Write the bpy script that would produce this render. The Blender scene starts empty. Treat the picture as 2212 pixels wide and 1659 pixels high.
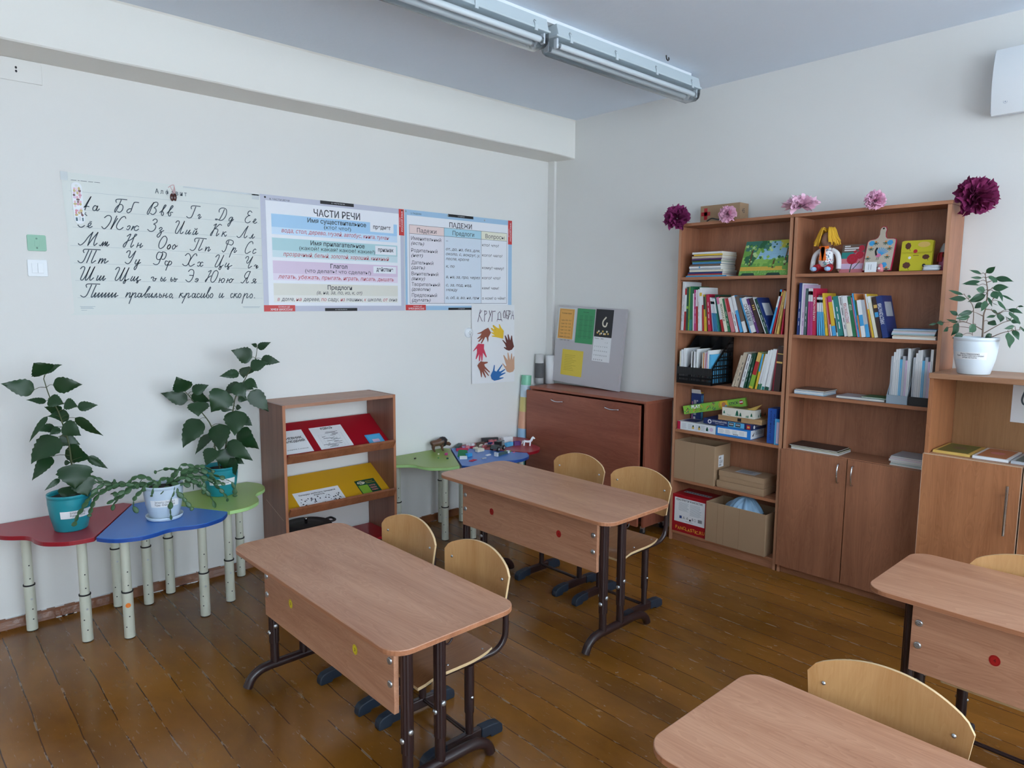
import bpy, bmesh, math, random
from mathutils import Matrix, Vector, Euler
PI = math.pi
R = math.radians
scene = bpy.context.scene
COL = scene.collection

# ------------------------------------------------------------ camera
cam_d = bpy.data.cameras.new('camera')
cam = bpy.data.objects.new('camera', cam_d)
COL.objects.link(cam)
yaw, pitch, roll = 0.83, -0.1196, 0.0061
fw = Vector((math.cos(yaw)*math.cos(pitch), math.sin(yaw)*math.cos(pitch), math.sin(pitch)))
rt = Vector((math.sin(yaw), -math.cos(yaw), 0))
up = rt.cross(fw)
r2 = rt*math.cos(roll) + up*math.sin(roll)
u2 = up*math.cos(roll) - rt*math.sin(roll)
m3 = Matrix((r2, u2, -fw)).transposed()
cam.matrix_world = Matrix.Translation((0, 0, 1.588)) @ m3.to_4x4()
cam_d.sensor_width = 36
cam_d.lens = 36*1507.75/2212
cam_d.clip_start = 0.02
scene.camera = cam

# ------------------------------------------------------------ daylight and exposure
world = bpy.data.worlds.new('overcast_sky')
scene.world = world
world.use_nodes = True
bg = world.node_tree.nodes['Background']
bg.inputs['Color'].default_value = (0.76, 0.89, 1.0, 1)
bg.inputs['Strength'].default_value = 11.0
WIN = [(-2.2, -0.45), (0.0, 1.75), (2.2, 3.85)]       # the three windows of the wall opposite the posters
WZ0, WZ1 = 0.85, 2.72
WY = -2.3
for a, b in WIN:
    ld = bpy.data.lights.new('daylight', 'AREA')
    ld.shape = 'RECTANGLE'
    ld.size = b-a
    ld.size_y = WZ1-WZ0
    ld.cycles.is_portal = True
    lo = bpy.data.objects.new('daylight', ld)
    COL.objects.link(lo)
    lo.location = ((a+b)/2, WY-0.12, (WZ0+WZ1)/2)
    lo.rotation_euler = (R(90), 0, 0)                  # the light looks along +y into the room
    lo.rotation_euler = (R(90), 0, PI)
scene.view_settings.view_transform = 'Standard'
scene.view_settings.look = 'None'
scene.view_settings.exposure = 0.0
scene.view_settings.gamma = 1.0
scene.view_settings.use_curve_mapping = False

# ------------------------------------------------------------ materials
def lin(c):
    c = c/255.0
    return c/12.92 if c <= 0.04045 else ((c+0.055)/1.055)**2.4
def srgb(t):
    return (lin(t[0]), lin(t[1]), lin(t[2]), 1.0)
MATS = {}
def mat(name, rgb, rough=0.5, metal=0.0, spec=0.5, bump=0.0, bscale=60.0, vary=0.0, vscale=8.0, trans=0.0, coat=0.0):
    if name in MATS: return MATS[name]
    m = bpy.data.materials.new(name)
    m.use_nodes = True
    nt = m.node_tree
    b = nt.nodes['Principled BSDF']
    b.inputs['Base Color'].default_value = srgb(rgb)
    b.inputs['Roughness'].default_value = rough
    b.inputs['Metallic'].default_value = metal
    b.inputs['Specular IOR Level'].default_value = spec
    b.inputs['Transmission Weight'].default_value = trans
    b.inputs['Coat Weight'].default_value = coat
    if vary or bump:
        tc = nt.nodes.new('ShaderNodeTexCoord')
        n = nt.nodes.new('ShaderNodeTexNoise')
        n.inputs['Scale'].default_value = vscale
        n.inputs['Detail'].default_value = 5
        nt.links.new(tc.outputs['Object'], n.inputs['Vector'])
        if vary:
            mx = nt.nodes.new('ShaderNodeMix'); mx.data_type = 'RGBA'
            c = srgb(rgb)
            mx.inputs['A'].default_value = (c[0]*(1-vary), c[1]*(1-vary), c[2]*(1-vary), 1)
            mx.inputs['B'].default_value = (min(1, c[0]*(1+vary)), min(1, c[1]*(1+vary)), min(1, c[2]*(1+vary)), 1)
            nt.links.new(n.outputs['Fac'], mx.inputs['Factor'])
            nt.links.new(mx.outputs['Result'], b.inputs['Base Color'])
        if bump:
            n2 = nt.nodes.new('ShaderNodeTexNoise')
            n2.inputs['Scale'].default_value = bscale
            n2.inputs['Detail'].default_value = 4
            nt.links.new(tc.outputs['Object'], n2.inputs['Vector'])
            bp = nt.nodes.new('ShaderNodeBump')
            bp.inputs['Strength'].default_value = bump
            bp.inputs['Distance'].default_value = 0.01
            nt.links.new(n2.outputs['Fac'], bp.inputs['Height'])
            nt.links.new(bp.outputs['Normal'], b.inputs['Normal'])
    MATS[name] = m
    return m
def wood(name, light, dark, axis, rough=0.38, fig=1.0, across=9.0):
    """laminate or plywood: figure stretched along the grain axis"""
    if name in MATS: return MATS[name]
    m = bpy.data.materials.new(name)
    m.use_nodes = True
    nt = m.node_tree; L = nt.links
    b = nt.nodes['Principled BSDF']
    b.inputs['Roughness'].default_value = rough
    tc = nt.nodes.new('ShaderNodeTexCoord')
    oi = nt.nodes.new('ShaderNodeObjectInfo')
    ad = nt.nodes.new('ShaderNodeVectorMath'); ad.operation = 'MULTIPLY_ADD'
    L.new(oi.outputs['Random'], ad.inputs[0]); ad.inputs[1].default_value = (7, 5, 9)
    L.new(tc.outputs['Object'], ad.inputs[2])
    def noise(sc_along, sc_across, detail, dist):
        mp = nt.nodes.new('ShaderNodeMapping')
        s = [sc_across]*3; s['xyz'.index(axis)] = sc_along
        mp.inputs['Scale'].default_value = s
        L.new(ad.outputs[0], mp.inputs['Vector'])
        n = nt.nodes.new('ShaderNodeTexNoise')
        n.inputs['Scale'].default_value = 1.0
        n.inputs['Detail'].default_value = detail
        n.inputs['Roughness'].default_value = 0.6
        n.inputs['Distortion'].default_value = dist
        L.new(mp.outputs['Vector'], n.inputs['Vector'])
        return n.outputs['Fac']
    big = noise(0.9, across, 3, 0.7)
    # cathedral figure: rings through the slow noise
    mu = nt.nodes.new('ShaderNodeMath'); mu.operation = 'MULTIPLY'; mu.inputs[1].default_value = 26.0
    L.new(big, mu.inputs[0])
    fr = nt.nodes.new('ShaderNodeMath'); fr.operation = 'FRACT'
    L.new(mu.outputs[0], fr.inputs[0])
    fine = noise(3.0, 160.0, 4, 0.2)
    a1 = nt.nodes.new('ShaderNodeMath'); a1.operation = 'MULTIPLY_ADD'; a1.inputs[1].default_value = 0.16*fig
    L.new(fr.outputs[0], a1.inputs[0]); L.new(big, a1.inputs[2])
    a2 = nt.nodes.new('ShaderNodeMath'); a2.operation = 'MULTIPLY_ADD'; a2.inputs[1].default_value = 0.42
    L.new(fine, a2.inputs[0]); L.new(a1.outputs[0], a2.inputs[2])
    cr = nt.nodes.new('ShaderNodeValToRGB')
    cr.color_ramp.elements[0].position = 0.50; cr.color_ramp.elements[0].color = srgb(dark)
    cr.color_ramp.elements[1].position = 1.0; cr.color_ramp.elements[1].color = srgb(light)
    L.new(a2.outputs[0], cr.inputs['Fac'])
    L.new(cr.outputs['Color'], b.inputs['Base Color'])
    MATS[name] = m
    return m

# ------------------------------------------------------------ mesh builder
TXT = {}
def text_geo(s, bold=0.0, italic=0.0):
    key = (s, bold, italic)
    if key in TXT: return TXT[key]
    cu = bpy.data.curves.new('t', 'FONT')
    cu.body = s; cu.size = 1.0; cu.align_x = 'LEFT'; cu.align_y = 'BOTTOM_BASELINE'
    cu.offset = bold; cu.shear = italic; cu.resolution_u = 3
    ob = bpy.data.objects.new('t', cu)
    me = ob.to_mesh()
    v = [tuple(p.co) for p in me.vertices]
    f = [tuple(p.vertices) for p in me.polygons]
    ob.to_mesh_clear()
    bpy.data.objects.remove(ob); bpy.data.curves.remove(cu)
    if v:
        w0 = min(p[0] for p in v); w1 = max(p[0] for p in v)
    else: w0 = w1 = 0
    TXT[key] = (v, f, w0, w1)
    return TXT[key]

class MB:
    def __init__(s):
        s.v = []; s.f = []; s.mi = []; s.sm = []; s.mats = []
    def add(s, verts, faces, m, smooth=False, M=None):
        if m not in s.mats: s.mats.append(m)
        k = s.mats.index(m); o = len(s.v)
        if M is not None: verts = [M @ Vector(p) for p in verts]
        s.v += [tuple(p) for p in verts]
        for f in faces:
            s.f.append(tuple(i+o for i in f)); s.mi.append(k); s.sm.append(smooth)
        return s
    def box(s, x0, x1, y0, y1, z0, z1, m, M=None):
        if x0 > x1: x0, x1 = x1, x0
        if y0 > y1: y0, y1 = y1, y0
        if z0 > z1: z0, z1 = z1, z0
        v = [(x0,y0,z0),(x1,y0,z0),(x1,y1,z0),(x0,y1,z0),(x0,y0,z1),(x1,y0,z1),(x1,y1,z1),(x0,y1,z1)]
        f = [(0,3,2,1),(4,5,6,7),(0,1,5,4),(1,2,6,5),(2,3,7,6),(3,0,4,7)]
        return s.add(v, f, m, False, M)
    def cyl(s, p0, p1, r0, m, r1=None, n=18, smooth=True, M=None):
        return s.tube([p0, p1], [r0, r0 if r1 is None else r1], m, n, smooth, M)
    def tube(s, pts, r, m, n=12, smooth=True, M=None, caps=True, flat=None):
        pts = [Vector(p) for p in pts]
        rr = r if isinstance(r, (list, tuple)) else [r]*len(pts)
        v = []; f = []
        t = (pts[1]-pts[0]).normalized()
        a = Vector((0,0,1)) if abs(t.z) < 0.9 else Vector((1,0,0))
        nx = t.cross(a).normalized()
        for i, p in enumerate(pts):
            t = (pts[min(i+1, len(pts)-1)]-pts[max(i-1, 0)])
            if t.length < 1e-9: t = Vector((0,0,1))
            t.normalize()
            nx = (nx - t*nx.dot(t))
            if nx.length < 1e-6: nx = t.orthogonal()
            nx.normalize()
            ny = t.cross(nx)
            for k in range(n):
                an = 2*PI*k/n
                v.append(p + nx*(math.cos(an)*rr[i]) + ny*(math.sin(an)*rr[i]*(flat or 1)))
        for i in range(len(pts)-1):
            for k in range(n):
                k2 = (k+1) % n
                f.append((i*n+k, i*n+k2, (i+1)*n+k2, (i+1)*n+k))
        s.add(v, f, m, smooth, M)
        if caps:
            s.add(v[:n], [tuple(range(n-1, -1, -1))], m, False, M)
            s.add(v[-n:], [tuple(range(n))], m, False, M)
        return s
    def lathe(s, prof, m, n=32, c=(0,0,0), M=None, smooth=True, wob=None):
        v = []; f = []
        for r, z in prof:
            for k in range(n):
                a = 2*PI*k/n
                q = r*(1 if wob is None else wob(a, z))
                v.append((c[0]+q*math.cos(a), c[1]+q*math.sin(a), c[2]+z))
        for i in range(len(prof)-1):
            for k in range(n):
                k2 = (k+1) % n
                f.append((i*n+k, i*n+k2, (i+1)*n+k2, (i+1)*n+k))
        return s.add(v, f, m, smooth, M)
    def prism(s, poly, z0, z1, m, M=None, side=None):
        n = len(poly)
        a = sum(poly[i][0]*poly[(i+1) % n][1]-poly[(i+1) % n][0]*poly[i][1] for i in range(n))
        if a < 0: poly = poly[::-1]
        v = [(x, y, z0) for x, y in poly]+[(x, y, z1) for x, y in poly]
        s.add(v, [tuple(range(n-1, -1, -1)), tuple(range(n, 2*n))], m, False, M)
        s.add(v, [(i, (i+1) % n, n+(i+1) % n, n+i) for i in range(n)], side or m, False, M)
        return s
    def quad(s, pts, m, M=None):
        return s.add(pts, [tuple(range(len(pts)))], m, False, M)
    def rect(s, x0, x1, y0, y1, z, m, M=None):
        return s.add([(x0,y0,z),(x1,y0,z),(x1,y1,z),(x0,y1,z)], [(0,1,2,3)], m, False, M)
    def disc(s, x, y, z, r, m, M=None, n=24, ry=None):
        return s.add([(x+r*math.cos(2*PI*k/n), y+(ry or r)*math.sin(2*PI*k/n), z) for k in range(n)], [tuple(range(n))], m, False, M)
    def grid(s, fn, nu, nv, m, smooth=True, M=None):
        v = [fn(i/nu, j/nv) for j in range(nv+1) for i in range(nu+1)]
        f = [(j*(nu+1)+i, j*(nu+1)+i+1, (j+1)*(nu+1)+i+1, (j+1)*(nu+1)+i) for j in range(nv) for i in range(nu)]
        return s.add(v, f, m, smooth, M)
    def text(s, t, x, y, size, m, M=None, z=0.0, align='L', bold=0.0, italic=0.0, width=None, sx=1.0, rot=0.0):
        """flat lettering in the xy plane; width squeezes the line to a given length"""
        v, f, w0, w1 = text_geo(t, bold, italic)
        if not v: return s
        w = w1-w0
        if width: sx = width/(w*size)
        off = {'L': -w0, 'C': -(w0+w1)/2, 'R': -w1}[align]
        c, sn = math.cos(rot), math.sin(rot)
        vv = []
        for p in v:
            a = (p[0]+off)*size*sx; b = p[1]*size
            vv.append((x+a*c-b*sn, y+a*sn+b*c, z))
        return s.add(vv, f, m, False, M)
    def line(s, pts, w, m, M=None, z=0.0, closed=False):
        """flat pen stroke in the xy plane"""
        P = [Vector((p[0], p[1])) for p in pts]
        if closed: P.append(P[0])
        n = len(P)
        if n < 2: return s
        v = []
        for i, p in enumerate(P):
            d = P[min(i+1, n-1)]-P[max(i-1, 0)]
            if d.length < 1e-9: d = Vector((1, 0))
            d.normalize()
            q = Vector((-d.y, d.x))*w/2
            e = Vector((0, 0))
            if not closed and i == 0: e = -d*w*0.4
            if not closed and i == n-1: e = d*w*0.4
            v += [(p.x+q.x+e.x, p.y+q.y+e.y, z), (p.x-q.x+e.x, p.y-q.y+e.y, z)]
        f = [(2*i+1, 2*i+3, 2*i+2, 2*i) for i in range(n-1)]
        return s.add(v, f, m, False, M)
    def build(s, name, parent=None, bevel=0.0, seg=2, loc=None, weld=False):
        me = bpy.data.meshes.new(name)
        me.from_pydata(s.v, [], s.f)
        for m in s.mats: me.materials.append(m)
        me.polygons.foreach_set('material_index', s.mi)
        me.polygons.foreach_set('use_smooth', s.sm)
        me.update()
        if bevel or weld:
            bm = bmesh.new(); bm.from_mesh(me)
            bmesh.ops.remove_doubles(bm, verts=bm.verts, dist=1e-6)
            if bevel:
                bm.normal_update()
                ed = [e for e in bm.edges if len(e.link_faces) == 2 and e.calc_face_angle(0) > R(30)]
                bmesh.ops.bevel(bm, geom=ed, offset=bevel, segments=seg, affect='EDGES', clamp_overlap=True, profile=0.5)
            bm.to_mesh(me); bm.free()
        ob = bpy.data.objects.new(name, me)
        COL.objects.link(ob)
        if parent is not None: ob.parent = parent
        if loc is not None: ob.location = loc
        return ob

def tag(o, label, cat, group=None, kind=None):
    o['label'] = label; o['category'] = cat
    if group: o['group'] = group
    if kind: o['kind'] = kind
    return o
def thing(name, label, cat, loc=(0,0,0), rz=0.0, group=None):
    o = bpy.data.objects.new(name, None)
    o.empty_display_size = 0.05
    COL.objects.link(o)
    o.location = loc; o.rotation_euler = (0, 0, rz)
    return tag(o, label, cat, group)
def struct(o):
    o['kind'] = 'structure'; return o
KIDS = {}
def kids(o): return [c for c in bpy.data.objects if c.parent == o]
def dup(root, loc, rz=None, label=None, group=None):
    r = root.copy(); COL.objects.link(r)
    r.location = loc
    if rz is not None: r.rotation_euler = (0, 0, rz)
    if label: r['label'] = label
    if group: r['group'] = group
    for ch in kids(root):
        c = ch.copy(); COL.objects.link(c); c.parent = r
        for g in kids(ch):
            d = g.copy(); COL.objects.link(d); d.parent = c
    return r
def frame(o, ex, ey, ez=None):
    """matrix from local (x, y, z) to world with given axes at o"""
    ex = Vector(ex).normalized(); ey = Vector(ey).normalized()
    ez = Vector(ez).normalized() if ez else ex.cross(ey)
    M = Matrix((ex, ey, ez)).transposed().to_4x4()
    M.translation = Vector(o)
    return M
def smooth_pts(pts, k=4):
    """Catmull-Rom through the points"""
    P = [Vector(p) for p in pts]
    if len(P) < 3: return P
    out = []
    for i in range(len(P)-1):
        p0 = P[max(i-1, 0)]; p1 = P[i]; p2 = P[i+1]; p3 = P[min(i+2, len(P)-1)]
        for j in range(k):
            t = j/k
            out.append(0.5*((2*p1)+(p2-p0)*t+(2*p0-5*p1+4*p2-p3)*t*t+(3*p1-p0-3*p2+p3)*t**3))
    out.append(P[-1])
    return out
def rrect(x0, x1, y0, y1, r, n=6):
    o = []
    for cx, cy, a in ((x1-r, y1-r, 0), (x0+r, y1-r, 90), (x0+r, y0+r, 180), (x1-r, y0+r, 270)):
        for k in range(n+1):
            t = R(a+90*k/n); o.append((cx+r*math.cos(t), cy+r*math.sin(t)))
    return o
# ------------------------------------------------------------ palette
m_wall = mat('wall_paint', (228, 227, 224), 0.85, bump=0.10, bscale=14, vary=0.012, vscale=1.3)
m_ceil = mat('ceiling_paint', (226, 236, 248), 0.9, bump=0.12, bscale=30, vary=0.015, vscale=2)
m_beam = mat('beam_paint', (234, 232, 226), 0.85, bump=0.08, bscale=12)
m_white = mat('white_plastic', (232, 236, 240), 0.35)
m_wht2 = mat('white_paper', (232, 233, 235), 0.75)
m_black = mat('black_print', (30, 30, 34), 0.6)
m_dark = mat('dark_gap', (18, 14, 12), 0.8)
m_steel = mat('zinc_bolt', (190, 195, 200), 0.28, 0.9)
m_chrome = mat('chrome', (205, 208, 212), 0.16, 1.0)
m_frame = mat('brown_black_enamel', (46, 30, 30), 0.28)
m_cap = mat('navy_rubber_cap', (30, 42, 56), 0.5)
w_desk = wood('desk_beech_laminate', (196, 146, 116), (160, 108, 80), 'y', 0.36, 1.0, 7)
w_edge = wood('desk_edge_band', (186, 128, 94), (150, 96, 66), 'y', 0.4, 0.4, 30)
w_case = wood('bookcase_laminate', (172, 116, 86), (134, 86, 62), 'z', 0.42, 0.9, 9)
w_caseh = wood('bookcase_laminate_shelf', (176, 122, 92), (138, 90, 64), 'y', 0.42, 0.7, 9)
w_edgez = wood('bookcase_edge_band', (196, 146, 114), (168, 116, 86), 'z', 0.45, 0.4, 40)
w_low = wood('low_cabinet_laminate', (184, 124, 84), (146, 90, 56), 'z', 0.36, 0.9, 8)
w_lowtop = wood('low_cabinet_worktop', (188, 142, 108), (150, 106, 78), 'y', 0.42, 0.5, 14)
w_fold = wood('folding_cabinet_laminate', (160, 94, 72), (126, 66, 50), 'y', 0.36, 0.9, 6)
w_foldz = wood('folding_cabinet_side', (158, 94, 72), (124, 66, 50), 'z', 0.38, 0.8, 9)
w_rack = wood('rack_laminate', (150, 104, 84), (118, 78, 62), 'z', 0.38, 0.7, 14)
w_rackh = wood('rack_top_laminate', (178, 130, 104), (150, 104, 80), 'x', 0.4, 0.6, 14)
w_ply = wood('varnished_birch_plywood', (206, 160, 108), (182, 132, 82), 'z', 0.26, 0.5, 6)
w_seat = wood('worn_seat_plywood', (158, 112, 76), (122, 80, 52), 'x', 0.34, 0.6, 10)
w_plye = mat('plywood_edge', (214, 184, 140), 0.5)

# ------------------------------------------------------------ the setting
XW, YW, ZC = 4.065, 4.012, 2.946
X0 = -3.0
def floor_material():
    m = bpy.data.materials.new('painted_floorboards'); m.use_nodes = True
    nt = m.node_tree; L = nt.links
    b = nt.nodes['Principled BSDF']
    b.inputs['Coat Weight'].default_value = 0.0
    N = nt.nodes.new
    tc = N('ShaderNodeTexCoord')
    sp = N('ShaderNodeSeparateXYZ'); L.new(tc.outputs['Object'], sp.inputs[0])
    def math_(op, a, bv=None, c=None):
        n = N('ShaderNodeMath'); n.operation = op
        for i, x in enumerate((a, bv, c)):
            if x is None: continue
            if isinstance(x, (int, float)): n.inputs[i].default_value = x
            else: L.new(x, n.inputs[i])
        return n.outputs[0]
    def noise(scale, detail, sc=(1,1,1), rough=0.5, dist=0.0):
        mp = N('ShaderNodeMapping'); mp.inputs['Scale'].default_value = sc
        L.new(tc.outputs['Object'], mp.inputs['Vector'])
        n = N('ShaderNodeTexNoise'); n.inputs['Scale'].default_value = scale
        n.inputs['Detail'].default_value = detail; n.inputs['Roughness'].default_value = rough
        n.inputs['Distortion'].default_value = dist
        L.new(mp.outputs[0], n.inputs['Vector'])
        return n.outputs['Fac']
    wob = math_('MULTIPLY_ADD', noise(2.0, 3), 0.03, sp.outputs['X'])
    xs = math_('DIVIDE', wob, 0.118)
    fr = math_('FRACT', xs)
    idx = math_('FLOOR', xs)
    wn = N('ShaderNodeTexWhiteNoise'); wn.noise_dimensions = '1D'; L.new(idx, wn.inputs['W'])
    d = math_('ABSOLUTE', math_('SUBTRACT', fr, 0.5))            # 0.5 at the joints
    joint = math_('GREATER_THAN', d, 0.483)
    # joints come and go under the paint
    brk = math_('GREATER_THAN', noise(3.0, 4, (6, 1.2, 1)), 0.43)
    joint = math_('MULTIPLY', joint, brk)
    # brown enamel with slow stains and paler worn bands
    st = noise(1.4, 6, (1.6, 0.7, 1), 0.6, 0.4)
    cr = N('ShaderNodeValToRGB')
    e = cr.color_ramp.elements
    e[0].position = 0.30; e[0].color = srgb((104, 64, 20))
    e[1].position = 0.72; e[1].color = srgb((152, 100, 38))
    L.new(st, cr.inputs['Fac'])
    hs = N('ShaderNodeHueSaturation')
    L.new(cr.outputs['Color'], hs.inputs['Color'])
    L.new(math_('MULTIPLY_ADD', wn.outputs['Value'], 0.28, 0.86), hs.inputs['Value'])
    # dark joints
    mx = N('ShaderNodeMix'); mx.data_type = 'RGBA'
    L.new(joint, mx.inputs['Factor']); L.new(hs.outputs['Color'], mx.inputs['A'])
    mx.inputs['B'].default_value = srgb((78, 48, 20))
    # pale scratches and chips along the boards, mostly near the joints
    sc = noise(1.0, 3, (90, 14, 1), 0.55)
    near = math_('GREATER_THAN', d, 0.465)
    t1 = math_('GREATER_THAN', sc, 0.665)
    t2 = math_('MULTIPLY', near, math_('GREATER_THAN', noise(1.0, 4, (40, 10, 1), 0.6), 0.575))
    chips = math_('GREATER_THAN', noise(34.0, 2, (1, 0.7, 1)), 0.735)
    scr = math_('MAXIMUM', math_('MAXIMUM', math_('MULTIPLY', t1, 0.5), t2), chips)
    mx2 = N('ShaderNodeMix'); mx2.data_type = 'RGBA'
    L.new(math_('MULTIPLY', scr, 0.38), mx2.inputs['Factor'])
    L.new(mx.outputs['Result'], mx2.inputs['A'])
    mx2.inputs['B'].default_value = srgb((176, 160, 138))
    L.new(mx2.outputs['Result'], b.inputs['Base Color'])
    L.new(math_('MULTIPLY_ADD', noise(5.0, 6, (2, 0.8, 1)), 0.26, 0.10), b.inputs['Roughness'])
    bp = N('ShaderNodeBump'); bp.inputs['Strength'].default_value = 0.35; bp.inputs['Distance'].default_value = 0.004
    hgt = math_('SUBTRACT', math_('MULTIPLY', noise(7.0, 4, (3, 0.6, 1)), 0.7), math_('MULTIPLY', joint, 0.8))
    L.new(hgt, bp.inputs['Height']); L.new(bp.outputs['Normal'], b.inputs['Normal'])
    return m
m_floor = floor_material()
struct(MB().box(X0-0.15, XW+0.15, WY-0.15, YW+0.15, -0.1, 0, m_floor).build('floor'))
struct(MB().box(X0-0.15, XW+0.15, WY-0.15, YW+0.15, ZC, ZC+0.1, m_ceil).build('ceiling'))
struct(MB().box(X0-0.15, XW+0.15, YW, YW+0.15, 0, ZC, m_wall).build('wall_left'))
struct(MB().box(XW, XW+0.15, WY-0.15, YW, 0, ZC, m_wall).build('wall_right'))
struct(MB().box(X0-0.15, X0, WY-0.15, YW, 0, ZC, m_wall).build('wall_back'))
b = MB()
b.box(X0, XW, WY-0.15, WY, 0, WZ0, m_wall).box(X0, XW, WY-0.15, WY, WZ1, ZC, m_wall)
xs = [X0]+[q for w in WIN for q in w]+[XW]
for i in range(0, len(xs), 2): b.box(xs[i], xs[i+1], WY-0.15, WY, WZ0, WZ1, m_wall)
struct(b.build('wall_front'))
m_upvc = mat('window_frame_white', (236, 238, 240), 0.35)
for i, (a, c) in enumerate(WIN):
    b = MB()
    for x0, x1, z0, z1 in ((a, c, WZ0, WZ0+0.06), (a, c, WZ1-0.06, WZ1), (a, a+0.06, WZ0+0.06, WZ1-0.06), (c-0.06, c, WZ0+0.06, WZ1-0.06), ((a+c)/2-0.04, (a+c)/2+0.04, WZ0+0.06, WZ1-0.06)):
        b.box(x0, x1, WY-0.11, WY-0.04, z0, z1, m_upvc)
    struct(b.build('window_%d' % (i+1)))
# the plastered beam under the ceiling, its arrises slightly wavy
rnd = random.Random(3)
n = 56
wv = [(rnd.uniform(-1, 1)*0.0022, rnd.uniform(-1, 1)*0.0025) for _ in range(n+1)]
wv = [(sum(wv[max(0, i-1):i+2][k][0] for k in range(len(wv[max(0, i-1):i+2])))/2, sum(wv[max(0, i-1):i+2][k][1] for k in range(len(wv[max(0, i-1):i+2])))/2) for i in range(n+1)]
v = []; f = []
for i in range(n+1):
    x = X0+(XW-X0)*i/n; dy, dz = wv[i]
    sag = -0.010*max(0, (x-(XW-0.18))/0.18)
    ring = [(x, YW, 2.673), (x, 3.754+dy, 2.673+dz*0.6+sag), (x, 3.747+dy, 2.679+dz+sag), (x, 3.747+dy*0.6, 2.938), (x, 3.740, ZC), (x, YW, ZC)]
    v += ring
    if i:
        for k in range(5): f.append(((i-1)*6+k, (i-1)*6+k+1, i*6+k+1, i*6+k))
b = MB().add(v, f, m_beam)
struct(b.build('trim_1'))
struct(MB().box(4.042, XW, 3.94, YW, 0, 2.673, m_wall).build('trim_2', bevel=0.003))
m_base = mat('brown_skirting_paint', (120, 70, 36), 0.3, bump=0.3, bscale=40, vary=0.25, vscale=30)
b = MB()
b.prism([(YW, 0), (YW, 0.047), (YW-0.012, 0.047), (YW-0.018, 0.036), (YW-0.024, 0.012), (YW-0.03, 0)], X0, XW, m_base, Matrix(((0,0,1,0),(1,0,0,0),(0,1,0,0),(0,0,0,1))))
# worn white lime along the top of the skirting
rnd = random.Random(5)
for _ in range(70):
    x = rnd.uniform(0.2, 3.6); l = rnd.uniform(0.008, 0.05)
    b.box(x, x+l, YW-0.0135, YW-0.001, 0.0468, 0.0474+rnd.random()*0.001, m_wht2)
for _ in range(46):
    x = rnd.uniform(0.2, 3.6); l = rnd.uniform(0.008, 0.06)
    b.box(x, x+l, YW-0.034, YW-0.029, 0.0, 0.003, m_wht2)
struct(b.build('baseboard_left'))
struct(MB().box(0.21, 0.302, YW-0.02, YW, 0.0, 2.1, mat('door_casing_paint', (214, 208, 206), 0.5)).build('door_1', bevel=0.004))
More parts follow.
